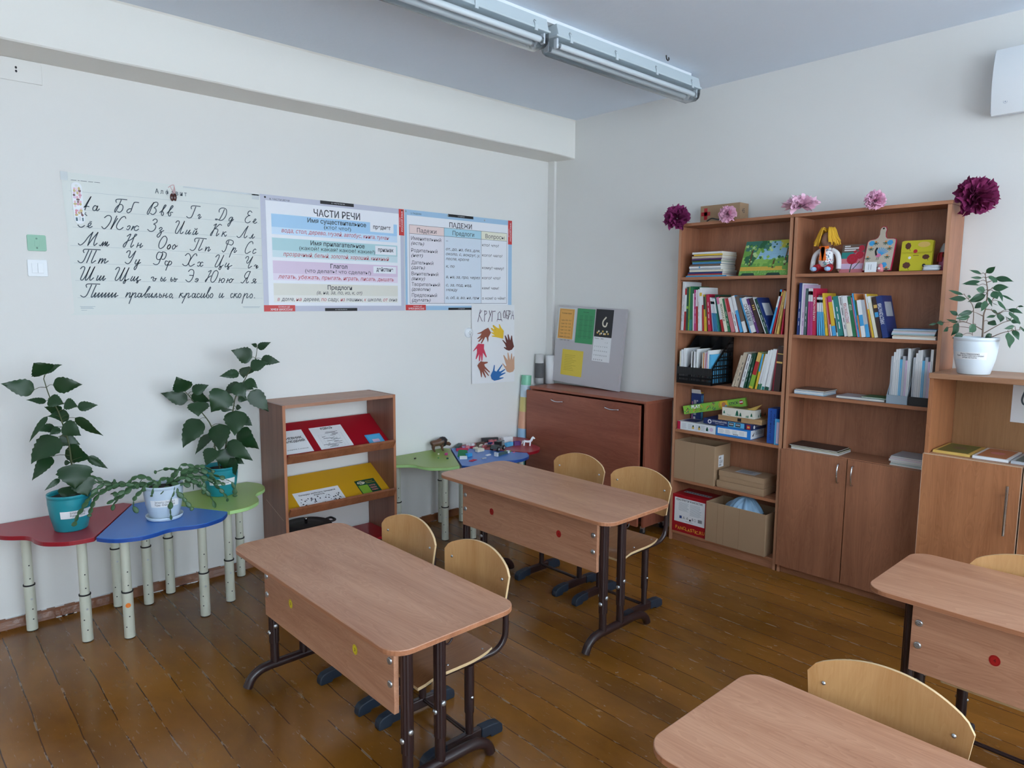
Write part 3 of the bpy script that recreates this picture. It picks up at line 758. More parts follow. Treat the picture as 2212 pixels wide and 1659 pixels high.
# ------------------------------------------------------------ things on the poster wall
def wallframe(x, z, y=4.0112):
    return Matrix.Translation((x, y, z)) @ Matrix(((1,0,0,0),(0,0,-1,0),(0,1,0,0),(0,0,0,1)))
def on_wall(ob, x, z, y=4.0112):
    ob.matrix_world = wallframe(x, z, y); return ob
m_oldpaper = mat('aged_poster_paper', (222, 226, 222), 0.6, bump=0.12, bscale=6, vary=0.02, vscale=3)
m_ink = mat('grey_green_ink', (66, 80, 90), 0.7)
m_rule = mat('pale_ruled_line', (176, 186, 192), 0.7)
m_tape = mat('clear_tape', (206, 212, 214), 0.25)
ALPH = "171,1087 179,1077 191,1086 215,1129 247,1183;247,1183 226,1142 206,1101 187,1051;179,1076 198,1087 225,1086;292,1094 279,1102 264,1087 256,1067 262,1052 276,1054 291,1072 301,1099;301,1099 291,1070 289,1056 297,1053 314,1071;470,1151 466,1165 475,1180 512,1186 567,1186;515,1178 494,1128 466,1074 454,1053 449,1063 460,1090 479,1115 502,1133 520,1131 528,1112 521,1083 505,1062 487,1055 475,1063;603,1099 584,1097 567,1083 561,1067 570,1056 586,1063 601,1082 616,1124 632,1161 648,1169 676,1168;820,1183 794,1128 768,1069 755,1057 752,1070 765,1101 795,1148 823,1180 847,1189 860,1175 849,1149 821,1130 836,1120 837,1091 817,1065 798,1059 783,1070;873,1086 893,1104 919,1135 938,1162 932,1169 918,1152 902,1113 888,1075 895,1057 907,1068 908,1089 899,1096;170,1013 187,1011 200,997;176,1024 177,1022;191,1024 193,1022;119,901 135,883 152,882 175,899;196,892 215,897 230,914 233,927 222,928 209,912 208,889 219,882 241,895;226,942 227,941;236,941 238,941;355,990 376,1009 394,1015 410,1009 416,991 409,963 389,926 366,896 344,880 325,899;466,1015 438,953 406,883;406,883 436,933 472,992;547,999 539,1017 521,1011 502,994 470,944 458,911 463,891 481,882 500,890 517,906;558,914 572,927 583,924 578,904 562,886 549,893;612,926 592,886;592,886 622,923;663,922 650,933 635,924 621,903 623,887 640,884 661,900;802,998 819,1013 834,1014 844,1001 836,980 808,961 823,954 826,930 813,904 789,886 766,886 747,902;859,916 873,932 885,930 886,916 863,895 879,888 874,867 856,837 840,829 835,844 850,865 875,884 903,902;113,721 121,710 139,713 168,742 202,791 244,840;244,840 220,784 192,708;192,708 236,773 289,841;289,841 264,783 247,731 249,710 275,734;294,718 302,710 315,727 331,750;331,750 320,711;320,711 352,753;352,753 343,713;343,713 369,752;369,752 358,718 363,710 381,729;551,821 586,845 560,790 536,740 519,710 508,714 517,739 548,769 587,791 610,813 640,839 634,847 623,838 605,792 579,726 582,711 606,736;652,759 633,714;640,729 674,743;679,756 664,718 669,713 691,734;916,845 892,835 862,792 847,749 849,720 866,714 895,735 921,778 931,821 916,845;955,759 939,746 928,724 937,712 954,726 961,747 955,759;156,636 150,651 160,667 191,670 299,671;198,662 174,610 150,558 128,537 111,540 99,553;224,659 173,539;264,661 236,601 216,553 221,539 252,562;295,584 275,539;275,539 298,574 317,584;317,584 302,540;302,540 327,575 343,583 330,553 332,540 364,563;536,655 550,672 569,673 566,648 554,619 558,603 573,612 597,642 622,675;622,675 592,609 567,563 547,544 529,545 518,557;624,586 610,556 611,544 625,547 647,574 655,589;655,589 633,541 616,499 602,484 597,495 610,520 633,541 662,560;868,671 840,674 819,636 820,606 837,597 861,612 879,651 876,676 896,678 915,665 909,631 888,603 868,604;879,659 857,608 835,557 806,544 784,553;927,582 907,585 898,560 903,545 917,544 934,565 947,585 963,579 963,562 947,546 929,544;943,587 902,488;945,1084 961,1102 987,1133 1008,1160 1000,1168 983,1145 965,1102 957,1068 967,1057 980,1070 979,1095 1001,1097;1193,1152 1191,1168 1201,1182 1225,1187 1286,1185;1239,1176 1214,1115 1191,1067 1170,1054 1153,1055 1140,1067;1258,1083 1270,1099 1280,1098 1277,1082 1264,1063 1268,1054 1291,1075;1487,1143 1488,1165 1507,1186 1537,1191 1563,1181 1568,1151 1556,1106 1528,1068 1496,1053 1471,1062 1447,1066 1443,1057 1457,1056;1544,1176 1517,1116 1484,1058;1629,1099 1613,1097 1594,1078 1591,1058 1607,1057 1635,1096 1611,1044 1587,1001 1575,1000 1579,1020 1606,1044 1643,1076;1854,1171 1839,1186 1817,1177 1807,1153 1816,1138 1832,1136 1804,1125 1776,1093 1773,1066 1788,1052 1811,1054 1832,1070;1859,1066 1881,1074 1898,1094 1894,1102 1879,1092 1871,1065 1883,1052 1907,1067;1028,995 1045,1013 1061,1010 1060,989 1038,945 1018,898 1023,881 1039,886 1065,926 1092,966 1116,1014;1116,1014 1091,958 1070,905 1069,884 1080,883 1098,901;1139,923 1121,888 1123,881 1137,886 1154,907 1168,925;1168,925 1151,890 1156,882 1175,900;1213,924 1195,888 1199,880 1216,890 1238,921;1238,921 1226,891 1228,882 1250,899;1220,946 1226,935 1236,937 1244,947;1424,995 1453,1013 1437,983 1408,920 1389,884 1381,884 1386,901 1413,938 1440,966 1477,1003 1493,1012 1506,1001;1440,957 1458,958 1464,941 1446,897 1447,881 1474,907;1522,932 1502,881;1507,896 1540,929 1553,932;1526,913 1535,894 1540,883 1556,899;1672,894 1685,881 1708,887 1742,930 1776,981 1805,1015;1805,1015 1775,954 1756,904 1756,883 1767,882 1788,903;1813,885 1827,881 1842,905 1860,928;1860,928 1846,891 1852,880 1874,900;957,760 940,750 929,725 934,711 950,717 962,739 957,760;1005,762 988,749 979,727 985,713 1003,724 1012,746 1005,762;1011,750 1018,742 1030,751;1216,804 1211,821 1224,841 1264,845 1336,843;1259,833 1236,780 1213,731 1191,711 1174,710 1160,720;1302,834 1274,773 1250,725 1254,712 1286,732;1330,755 1316,711;1316,711 1336,742 1358,756 1362,748 1348,717 1352,710 1374,731;1580,835 1555,780 1536,731 1513,710 1500,724;1578,799 1552,802 1550,820 1567,841 1598,847 1625,837 1628,815 1609,792 1587,795;1631,767 1601,712 1577,655;1602,716 1635,754 1648,761 1651,750 1633,718 1640,710 1663,733;1851,819 1849,840 1825,841 1792,807 1762,747 1760,715 1779,707 1821,732;1885,753 1874,762 1854,743 1846,719 1855,709 1884,724;1107,651 1127,671 1144,674 1157,655 1161,630 1139,578 1117,547 1088,546 1075,560;1226,654 1223,674 1202,670 1171,630 1141,578 1142,548 1162,542 1197,564;1233,577 1248,589 1259,582 1255,556 1238,543 1227,551;1288,582 1278,590 1264,574 1258,552 1267,542 1287,557;1428,651 1450,674 1467,672 1461,643 1433,589 1416,553 1424,541 1449,555 1482,609 1517,674;1517,674 1486,609 1466,555 1475,542 1506,566;1475,551 1483,543 1469,516 1456,518 1461,533 1484,552;1543,589 1526,558 1529,546 1546,554 1572,586;1572,586 1556,554 1561,546 1602,565;1562,550 1567,537 1558,519 1549,527 1563,546;1761,652 1777,671 1796,669 1787,635 1773,617 1774,598 1793,604 1818,636 1845,674;1845,674 1817,618 1790,563 1792,542 1827,564;1857,567 1876,582 1883,571 1875,557 1885,562 1897,576;1897,576 1880,548 1886,543 1904,560;117,477 133,496 150,497 153,480 136,436 112,381 118,367 136,377 171,433 201,499;201,499 174,437 154,382 156,366 178,386 209,438 241,500;241,500 213,438 192,387 196,367 224,391;266,414 250,376 252,368 266,376 293,413;293,413 276,377 281,369 294,381 319,412;319,412 305,377 309,368 330,388;426,481 445,502 461,500 459,478 438,433 417,384 425,370 450,389 479,438 511,500;511,500 482,438 461,381 467,369 487,386 519,440 550,502;550,502 523,440 505,382 508,370 543,389;505,378 510,366 499,344 488,345 495,362 512,378;578,414 559,379 563,370 576,378 600,413;600,413 586,378 590,370 606,385 633,414;633,414 616,379 621,371 653,383;621,373 628,365 619,348 612,354 624,369;755,401 765,413 780,411 771,384 777,374 790,377 799,393 787,397 807,400;859,416 846,386 851,374 863,378 870,394 858,399;894,413 877,383 881,373 900,388;159,297 155,315 166,328 200,331 276,330;203,322 179,268 155,220 133,201 116,204 103,215;243,320 217,264 194,208 199,200 214,212 235,243;237,243 222,206 225,200 239,211 267,242;267,243 252,206 255,200 268,211 296,242;297,244 282,207 285,200 298,212 327,242;327,244 312,207 315,200 328,212 357,243;357,244 342,207 345,201 359,212 387,243;387,245 372,207 376,201 389,212 418,243;418,245 403,208 406,201 420,213 433,218;522,248 503,203;507,211 531,240 546,248 548,240 537,207 542,200 556,214;573,248 555,199 531,137;555,207 579,236 597,247 601,239 589,207 594,201 616,216;644,241 629,241 618,220 623,203 637,208 656,241;656,241 648,212 652,204 670,220;670,220 703,258 738,305 733,315 716,288 690,233 685,208 696,201 708,217 705,233 721,238;733,242 719,208 724,202 741,217 760,244;760,244 747,209 752,202 762,213;762,207 773,202 785,226 801,244;801,244 792,209 797,202 809,213;833,243 823,209 831,201 845,209 846,226 834,228;874,243 858,203;865,218 893,225;902,244 888,210 893,201 909,214;956,413 946,389 950,374 962,379 964,393 953,393;988,411 978,385 984,372 996,377 999,394 987,398 1016,399;1132,483 1152,503 1173,504 1187,489 1183,450 1164,402 1138,374 1117,375 1100,392;1141,443 1177,442;1200,399 1215,411 1229,404 1225,387 1209,373 1194,381;1208,393 1227,393;1342,486 1373,502 1349,455 1320,397 1304,375 1307,393 1339,424 1370,443;1429,504 1402,488 1374,434 1363,390 1380,372 1407,391 1435,440 1446,484 1429,504;1465,419 1450,372;1455,392 1477,401;1505,418 1486,410 1477,383 1487,370 1505,384 1513,406 1505,418;1553,416 1534,371;1541,394 1566,402;1592,417 1575,408 1564,385 1574,372 1592,386 1600,406 1592,417;1598,404 1616,412;1808,500 1784,504 1756,480 1741,448 1749,426 1772,431;1811,505 1785,449 1759,390 1765,372 1784,386;1768,431 1739,398 1715,372 1697,379;1870,415 1851,421 1837,405 1845,393 1860,401;1872,418 1854,383 1859,372 1875,388;1848,394 1833,378 1818,375;939,240 924,218 928,201 941,206 953,227 947,242 937,239;958,206 954,193;1041,249 1022,202;1027,219 1053,245 1064,248;1042,228 1056,211 1062,202 1078,220;1099,248 1080,202 1050,142;1080,207 1107,242 1124,249 1126,239 1114,211 1119,201 1143,220;1186,242 1169,247 1156,222 1161,203 1176,208 1196,245;1196,245 1186,212 1191,202 1208,216;1237,240 1224,247 1210,225 1214,203 1231,208 1248,221;1262,248 1248,212 1252,202 1269,213 1292,248;1292,248 1278,213 1283,202 1300,217;1300,217 1327,257 1357,310 1351,317 1333,284 1313,231 1312,206 1325,200 1334,217 1330,235;1366,249 1347,226 1351,204 1365,204 1379,227 1374,247 1366,249;1460,252 1445,214 1449,205 1465,214 1488,250;1488,250 1476,214 1479,203 1500,219;1600,247 1585,249 1574,224 1579,204 1599,215;1623,251 1605,204;1611,220 1636,247 1648,250;1627,232 1638,211 1646,205 1658,220;1678,252 1660,229 1665,207 1680,208 1693,234 1687,250 1678,252;1735,253 1717,202 1699,141;1717,209 1746,245 1763,253 1768,244 1754,212 1761,203 1778,217;1812,249 1792,226 1798,203 1815,208 1825,231 1818,249 1812,249;1846,206 1848,203"
b = MB()
# the sheet, torn a little at the left edge, with soft folds
edge = [(0.002, 0.699), (0.006, 0.60), (0.010, 0.50), (0.014, 0.40), (0.018, 0.372), (0.008, 0.352), (0.012, 0.33), (0.004, 0.315), (0.016, 0.30), (0.016, 0.20), (0.019, 0.10), (0.020, 0.014)]
def asheet(u, v):
    z = v; le = 0.002
    for i in range(len(edge)-1):
        if edge[i][1] >= z >= edge[i+1][1]:
            t = (edge[i][1]-z)/(edge[i][1]-edge[i+1][1]); le = edge[i][0]+(edge[i+1][0]-edge[i][0])*t
    x = le+(0.9775-le)*u
    return x, z
nv = 60
rows = [0.0115+(0.699-0.0115)*j/nv for j in range(nv+1)]
def fold(x):
    return 0.0012+0.0010*math.exp(-((x-0.565)/0.012)**2)+0.0008*math.exp(-((x-0.76)/0.02)**2)+0.0006*math.exp(-((x-0.30)/0.02)**2)
nu = 64
vv = []
for z in rows:
    for i in range(nu+1):
        x, _ = asheet(i/nu, z); zz = z-0.011*(i/nu)*max(0, (z-0.55)/0.15)
        vv.append((x, zz, fold(x)))
b.add(vv, [(j*(nu+1)+i, j*(nu+1)+i+1, (j+1)*(nu+1)+i+1, (j+1)*(nu+1)+i) for j in range(nv) for i in range(nu)], m_oldpaper, True)
Z1, Z2 = 0.0027, 0.0030
for x0, z0, x1, z1 in ((.032,.611,.967,.613),(.038,.5245,.968,.5267),(.037,.4387,.9754,.443),(.022,.350,.9757,.3445),(.0325,.2664,.973,.2677),(.033,.181,.970,.1862),(.038,.0971,.971,.0999)):
    b.line([(x0, z0), (x1, z1)], 0.0012, m_rule, z=Z1)
for st in ALPH.split(';'):
    pts = [(int(p.split(',')[0])/2000, int(p.split(',')[1])/2000, 0) for p in st.split()]
    b.line([(q.x, q.y) for q in smooth_pts(pts, 5)], 0.0044, m_ink, z=Z2)
for ch, x in zip('Алфавит', (0.428, 0.4515, 0.4785, 0.505, 0.5265, 0.5485, 0.570)):
    b.text(ch, x, 0.6395, 0.034, m_ink, z=Z2, align='C', bold=0.006, sx=0.8)
for a, c in ((.0425,.066),(.071,.079),(.083,.110),(.116,.137),(.142,.167)): b.box(a, c, .6625, .6645, Z1, Z2, m_ink)
for x0, x1, z in ((.045,.112,.052),(.048,.10,.0475),(.048,.105,.043),(.050,.075,.034),(.852,.955,.050),(.856,.95,.0455)): b.box(x0, x1, z, z+.0022, Z1, Z1+.0002, m_rule)
for x0, x1, z0, z1 in ((.0, .03, .66, .70), (.93, .972, .66, .689), (.56, .97, .683, .6915)): b.box(x0, x1, z0, z1, .0024, .0027, m_tape)
tag(on_wall(b.build('alphabet_poster'), 0.72, 1.49), 'wide aged poster of handwritten cursive letters on ruled lines', 'poster')

def poster_base(b, W, H, rim, rgb_name):
    def sh(u, v): return (W*u, H*v, 0.0014+0.0012*math.sin(u*7.0)*math.sin(v*3.1)*0.5)
    b.grid(sh, 30, 10, rim, True)
m_lil = mat('poster_lilac_grey', (196, 198, 214), 0.3)
m_sky = mat('poster_sky_blue', (164, 198, 226), 0.3)
m_pw = mat('poster_white', (236, 238, 244), 0.3)
m_pblue = mat('poster_band_blue', (168, 208, 240), 0.3); m_pblue2 = mat('poster_band_blue_pale', (204, 226, 246), 0.3)
m_pteal = mat('poster_band_teal', (176, 212, 218), 0.3); m_pteal2 = mat('poster_band_teal_pale', (206, 226, 232), 0.3)
m_ppink = mat('poster_band_pink', (222, 202, 224), 0.3); m_ppink2 = mat('poster_band_pink_pale', (232, 220, 236), 0.3)
m_pbei = mat('poster_band_beige', (226, 224, 214), 0.3); m_pbei2 = mat('poster_band_beige_pale', (234, 233, 228), 0.3)
m_strip = mat('poster_black_strip', (28, 28, 32), 0.35)
m_pred = mat('poster_red_tab', (206, 62, 62), 0.4)
m_tx = mat('poster_text', (38, 44, 56), 0.5)
m_txr = mat('poster_text_red', (190, 74, 88), 0.5)
def T(b, s, x0, x1, z, cap, m, zz=0.0032, bold=0.0, it=0.0):
    b.text(s, x0, z, cap/0.70, m, z=zz, width=x1-x0, bold=bold, italic=it)
b = MB()
poster_base(b, 0.980, 0.672, m_lil, 'lilac')
Z1, Z2, Z3 = 0.0024, 0.0028, 0.0032
b.box(.030, .950, .033, .640, Z1, Z1+.0001, m_pw)
for z0, zm, z1, c, d in ((.450,.492,.567,m_pblue,m_pblue2),(.318,.358,.430,m_pteal,m_pteal2),(.184,.224,.298,m_ppink,m_ppink2),(.053,.096,.166,m_pbei,m_pbei2)):
    b.box(.062, .924, zm, z1, Z2, Z2+.0001, c); b.box(.062, .924, z0, zm, Z2, Z2+.0001, d)
T(b, 'ЧАСТИ РЕЧИ', .329, .647, .575, .040, m_tx, bold=.012)
T(b, 'Имя существительное', .287, .690, .534, .026, m_tx, bold=.012)
T(b, '(кто? что?)', .395, .580, .502, .022, m_tx)
T(b, 'вода, стол, дерево, музей, автобус, книга, туман', .121, .860, .464, .024, m_txr, it=.25, bold=.004)
T(b, 'Имя прилагательное', .303, .676, .399, .026, m_tx, bold=.012)
T(b, '(какой? какая? какое? какие?)', .230, .753, .368, .022, m_tx)
T(b, 'прозрачный, белый, золотой, хороший, книжный', .128, .857, .327, .024, m_txr, it=.25, bold=.004)
T(b, 'Глагол', .432, .548, .265, .026, m_tx, bold=.012)
T(b, '(что делать? что сделать?)', .263, .719, .234, .022, m_tx)
T(b, 'летать, убежать, прыгать, играть, писать, дышать', .092, .892, .194, .024, m_txr, it=.25, bold=.004)
T(b, 'Предлоги', .409, .579, .133, .026, m_tx, bold=.012)
T(b, '(в, на, за, по, из, к, от)', .336, .652, .104, .022, m_tx, it=.25)
x = .083
for s, w, c in (('в', .014, m_txr), ('доме,', .082, m_tx), ('на', .035, m_txr), ('дереве,', .108, m_tx), ('по', .035, m_txr), ('саду,', .075, m_tx), ('из', .032, m_txr), ('машины,', .118, m_tx), ('к', .016, m_txr), ('школе,', .105, m_tx), ('от', .036, m_txr), ('окна', .062, m_tx)):
    T(b, s, x, x+w, .062, .022, c, it=.22, bold=.004); x += w+.0105
b.box(.374, .604, .652, .672, Z2, Z2+.0001, m_strip).box(.388, .614, .0, .019, Z2, Z2+.0001, m_strip)
T(b, '8. ЧАСТИ РЕЧИ', .45, .54, .659, .006, m_pw); T(b, '8. ЧАСТИ РЕЧИ', .46, .54, .007, .005, m_pw)
b.box(.939, .980, .500, .672, Z2, Z2+.0001, m_pred).box(.0, .192, .0, .037, Z2, Z2+.0001, m_pred)
M = Matrix.Rotation(PI, 4, 'Z'); M.translation = (.188, .034, 0)
b.text('РУССКИЙ ЯЗЫК', .015, .016, .017, m_pw, M, Z3, bold=.01, width=.135); b.text('(III класс)', .03, .004, .012, m_pw, M, Z3, width=.07)
M = Matrix.Rotation(PI/2, 4, 'Z'); M.translation = (.974, .505, 0)
b.text('РУССКИЙ ЯЗЫК', .02, .004, .016, m_pw, M, Z3, bold=.01, width=.135); b.text('(III класс)', .05, .024, .011, m_pw, M, Z3, width=.06)
T(b, '8. ЧАСТИ РЕЧИ', .055, .177, .644, .010, m_tx)
p = on_wall(b.build('grammar_poster'), 1.698, 1.513)
tag(p, 'grammar poster with four pastel bands and red italic example words', 'poster', 'school grammar posters')
def card(par, s, x0, x1, z0, z1):
    q = MB().box(x0, x1, z0, z1, 0, .0006, m_pw)
    q.text(s, (x0+x1)/2, (z0+z1)/2-.009, .036, m_tx, z=.0009, align='C', bold=.014, width=(x1-x0)*.74)
    q.build('word_card', par, loc=(0, 0, .0034))
card(p, 'предмет', .719, .896, .508, .567); card(p, 'признак', .754, .914, .366, .422); card(p, 'действие', .738, .911, .244, .289)
for x, z in ((.029, .657), (.965, .663)): MB().lathe([(0, .0045), (.004, .0035), (.0055, 0)], m_strip, 12, M=Matrix.Translation((x, z, .002))).build('push_pin', p)

b = MB()
poster_base(b, 0.972, 0.672, m_sky, 'sky')
b.box(.017, .935, .030, .636, Z1, Z1+.0001, m_pw)
b.box(.035, .327, .516, .574, Z2, Z2+.0001, mat('table_head_pink', (238, 216, 214), .3)).box(.327, .667, .516, .574, Z2, Z2+.0001, mat('table_head_blue', (176, 216, 232), .3)).box(.667, .920, .516, .574, Z2, Z2+.0001, mat('table_head_cream', (238, 236, 218), .3))
b.box(.035, .327, .047, .516, Z2, Z2+.0001, mat('table_body_rose', (232, 228, 236), .3)).box(.327, .667, .047, .516, Z2, Z2+.0001, mat('table_body_blue', (218, 228, 240), .3))
for l in ([(.035,.574),(.92,.574)],[(.035,.516),(.92,.516)],[(.035,.047),(.92,.047)],[(.035,.047),(.035,.574)],[(.327,.047),(.327,.574)],[(.667,.047),(.667,.574)],[(.92,.047),(.92,.574)]): b.line(l, .002, m_tx, z=Z3)
T(b, 'ПАДЕЖИ', .374, .578, .581, .033, m_tx, bold=.012)
T(b, 'Падежи', .098, .260, .526, .030, m_tx); T(b, 'Предлоги', .403, .599, .528, .030, m_tx); T(b, 'Вопросы', .707, .894, .526, .030, m_tx)
for s, t, z, x1, y1 in (('Именительный','(есть)',.474,.300,.135),('Родительный','(нет)',.394,.268,.125),('Дательный','(дать)',.312,.232,.140),('Винительный','(вижу)',.237,.274,.140),('Творительный','(доволен)',.165,.288,.185),('Предложный','(думать)',.091,.262,.185)):
    T(b, s, .050, x1, z, .024, m_tx); T(b, t, .050, y1+.02, z-.032, .022, m_tx, it=.25, bold=.004)
for s, z, x1 in (('–',.477,.362),('от, до, из, без, для,',.420,.654),('около, с, вокруг, у,',.386,.654),('после, кроме',.352,.551),('к, по',.300,.418),('в, на, за, про, через',.225,.654),('с, за, под, над,',.168,.575),('между',.134,.446),('о, об, в, во, на, при',.078,.646)): T(b, s, .342, x1, z, .020, m_tx, it=.25, bold=.004)
for s, z, x1 in (('кто? что?',.466,.838),('кого? чего?',.392,.875),('кому? чему?',.300,.891),('кого? что?',.226,.854),('кем? чем?',.151,.841),('о ком? о чём?',.076,.906)): T(b, s, .675, x1, z, .020, m_tx)
b.box(.364, .592, .653, .672, Z2, Z2+.0001, m_strip).box(.362, .62, .0, .016, Z2, Z2+.0001, m_strip)
T(b, '2. ПАДЕЖИ', .45, .51, .659, .006, m_pw); T(b, '2. ПАДЕЖИ', .45, .51, .006, .005, m_pw)
b.box(.932, .972, .494, .672, Z2, Z2+.0001, m_pred).box(.0, .166, .0, .037, Z2, Z2+.0001, m_pred)
M = Matrix.Rotation(PI, 4, 'Z'); M.translation = (.162, .034, 0)
b.text('РУССКИЙ ЯЗЫК', .012, .016, .017, m_pw, M, Z3, bold=.01, width=.13); b.text('(IV класс)', .03, .004, .012, m_pw, M, Z3, width=.07)
M = Matrix.Rotation(PI/2, 4, 'Z'); M.translation = (.967, .499, 0)
b.text('РУССКИЙ ЯЗЫК', .02, .004, .016, m_pw, M, Z3, bold=.01, width=.135); b.text('(IV класс)', .05, .024, .011, m_pw, M, Z3, width=.06)
T(b, '2. ПАДЕЖИ', .048, .134, .645, .010, m_tx)
p = on_wall(b.build('grammar_poster'), 2.684, 1.515)
tag(p, 'grammar poster with a three-column table of cases, right of the banded poster', 'poster', 'school grammar posters')
for x, z in ((.01, .660), (.36, .660), (.70, .655)): MB().lathe([(0, .0045), (.005, .0035), (.0065, 0)], m_steel, 12, M=Matrix.Translation((x, z, .002))).build('push_pin', p)

# the circle of kindness: seven cut-out hands on a hanging sheet
b = MB()
def ksheet(u, v):
    z = 0.018*(1-u)+0.006*u+(0.594-0.012*0)*v*(1-0.02*(1-u)*(1-v))
    return (0.005+0.426*u-0.006*(1-v)*u*0, z, 0.0045+0.006*(1-v)**2*(0.4+0.6*u)+0.004*max(0, u-0.9)*10*0.4)
b.grid(ksheet, 16, 20, m_wht2, True)
for st in ['87,565 62,478','100,559 75,530 104,481','130,559 126,479','125,555 147,555 147,539 130,526','173,558 181,529 187,522','199,558 181,516 162,476','207,552 199,478','207,552 234,554','251,479 253,492 300,488 302,478','260,492 260,535 278,551 289,535 291,488','325,558 315,534 318,504 332,501 338,528 331,554 325,558','372,557 345,558 345,497 363,500 365,517 347,524','376,557 372,514 363,490','376,555 392,554 390,534 374,527','395,493 413,557 423,490','404,520 420,520']:
    b.line([(int(q.split(',')[0])/1000, int(q.split(',')[1])/1000) for q in st.split()], .0048, mat('purple_felt_pen', (96, 78, 100), .6), z=.0078)
k = on_wall(b.build('hands_poster'), 3.25, 0.95, 4.0085)
tag(k, 'white sheet with a ring of seven coloured paper hands under the case table', 'poster')
HANDS = {(148, 84, 64): '55,391 92,401 130,419 163,431 190,394 177,375 165,359 165,339 160,323 153,346 145,361 133,361 122,344 100,315 90,319 107,344 110,355 75,329 63,329 92,362 60,350 55,354 87,373 98,390 60,388',
(232, 190, 50): '188,427 199,429 230,413 208,444 215,451 252,429 276,422 269,453 276,456 294,428 320,404 313,344 252,356 202,364 199,371 230,371 195,391 193,397 221,393',
(104, 54, 48): '304,334 312,334 346,309 330,367 337,368 364,329 360,373 367,377 387,328 399,365 406,365 412,324 427,279 406,256 374,249 347,257 321,274 324,280 347,273 333,303',
(206, 162, 134): '315,216 322,218 361,173 359,234 365,236 387,175 398,226 405,227 410,174 423,204 429,202 431,104 417,84 380,78 352,88 337,113 305,152 309,155 338,131 348,133 338,157',
(44, 108, 172): '220,147 227,145 224,103 244,95 298,146 307,144 268,97 285,94 330,110 335,105 285,76 334,83 337,77 280,56 274,47 316,46 315,40 267,30 222,26 196,41 185,69 196,88 209,104',
(146, 82, 66): '55,152 71,169 90,183 117,177 154,175 158,167 139,162 122,158 128,142 180,96 174,92 122,126 170,70 163,67 118,110 140,59 133,55 100,104 99,65 94,61 82,109',
(208, 62, 88): '14,261 49,297 65,315 122,310 120,275 148,213 142,208 111,246 105,187 97,184 90,237 82,188 73,182 73,238 47,200 41,203 54,251 52,281 20,261'}
for i, (c, s) in enumerate(HANDS.items()):
    poly = [(int(q.split(',')[0])/1000, int(q.split(',')[1])/1000) for q in s.split()]
    zz = .0072+.006*(1-sum(q[1] for q in poly)/len(poly)/.594)**2*.9
    h = MB().prism(poly, zz, zz+.0007, mat('hand_paper_%d_%d_%d' % c, c, .7)).build('paper_hand', k)

# bookmark taped over the first letters
b = MB()
bm_poly = [(0.0+q[0], q[1]) for q in rrect(0, .045, 0, .198, .0224, 8)]
b.prism(bm_poly, 0, .0012, m_white)
rnd = random.Random(11)
pk = [mat('bookmark_%d_%d_%d' % c, c, .4) for c in ((226, 176, 190), (206, 150, 168), (236, 206, 216), (198, 176, 120), (112, 70, 74), (222, 196, 220), (214, 140, 152))]
for j in range(13):
    for i in range(3):
        x, z = .006+.0115*i, .042+.0105*j
        if rnd.random() < .82: b.disc(x+.005+rnd.uniform(-.002, .002), z, .0014+.0001*((i+j) % 3), rnd.uniform(.004, .0078), pk[rnd.randrange(7)], n=10, ry=rnd.uniform(.004, .008))
b.disc(.0225, .182, .0016, .0065, m_oldpaper, n=16)
b.rect(.006, .039, .013, .03, .0014, mat('bookmark_petrol', (52, 92, 104), .4)); b.rect(.014, .033, .012, .040, .0018, m_white)
for j in range(6): b.box(.018, .029, .016+.0035*j, .0175+.0035*j, .0019, .0020, m_rule)
o_ = b.build('bookmark'); o_.matrix_world = wallframe(.767, 1.946, 4.0078) @ Matrix.Rotation(R(2), 4, 'Z')
tag(o_, 'white rounded bookmark with pink flower pictures hanging over the cursive poster', 'bookmark')
# two dark wooden beads on a pink ribbon
s_ = thing('ribbon_pendant', 'two dark oval pendants on a pink ribbon over the cursive poster heading', 'pendant', (1.2265, 4.0065, 2.115))
mb_ = mat('dark_polished_wood', (74, 40, 38), .25)
for x, z, r in ((-.006, .002, .0105), (.009, .004, .009)):
    b = MB().lathe([(0, -.021), (r*.55, -.017), (r, -.003), (r*.9, .009), (r*.45, .018), (0, .020)], mb_, 16, (x, 0, z)); q = b.build('bead', s_); q.data.transform(Matrix.Diagonal((1, .5, 1, 1)))
mr_ = mat('pink_ribbon', (216, 168, 172), .6)
b = MB().tube(smooth_pts([(-.022, .001, .050), (-.012, 0, .060), (.006, -.001, .066), (.004, 0, .040), (-.002, 0, .020)], 4), .0016, mr_, 6)
b.tube(smooth_pts([(-.012, .001, .058), (-.004, 0, .040), (.006, -.001, .022)], 4), .0014, mr_, 6).tube(smooth_pts([(.006, -.001, .066), (.010, 0, .045), (.009, 0, .022)], 4), .0016, mr_, 6)
b.build('ribbon', s_)

# switches, socket, junction cover
m_mint = mat('mint_painted_plate', (150, 196, 172), .5, bump=.1, bscale=60)
b = MB().prism(rrect(0, .076, 0, .075, .006, 3), 0, .006, m_mint)
t = on_wall(b.build('cover_plate', bevel=.0015), .5665, 1.806, 4.012); tag(t, 'mint green painted square plate above the light switch', 'cover plate')
q = MB().box(.029, .047, .021, .051, .006, .0085, m_mint); q.build('rocker', t, bevel=.001)
for z in (.014, .058): MB().lathe([(0, .0014), (.003, .001), (.004, 0)], mat('mint_screw', (112, 146, 130), .5), 10, M=Matrix.Translation((.038, z, .006))).build('screw', t)
b = MB().prism(rrect(0, .080, 0, .079, .005, 3), 0, .009, m_white)
t = on_wall(b.build('light_switch', bevel=.003), .5605, 1.686, 4.012); tag(t, 'white double light switch below the mint plate', 'switch')
for x in (.0165, .0405): MB().box(x, x+.023, .016, .063, .0088, .012, m_white).build('rocker', t, bevel=.0012)
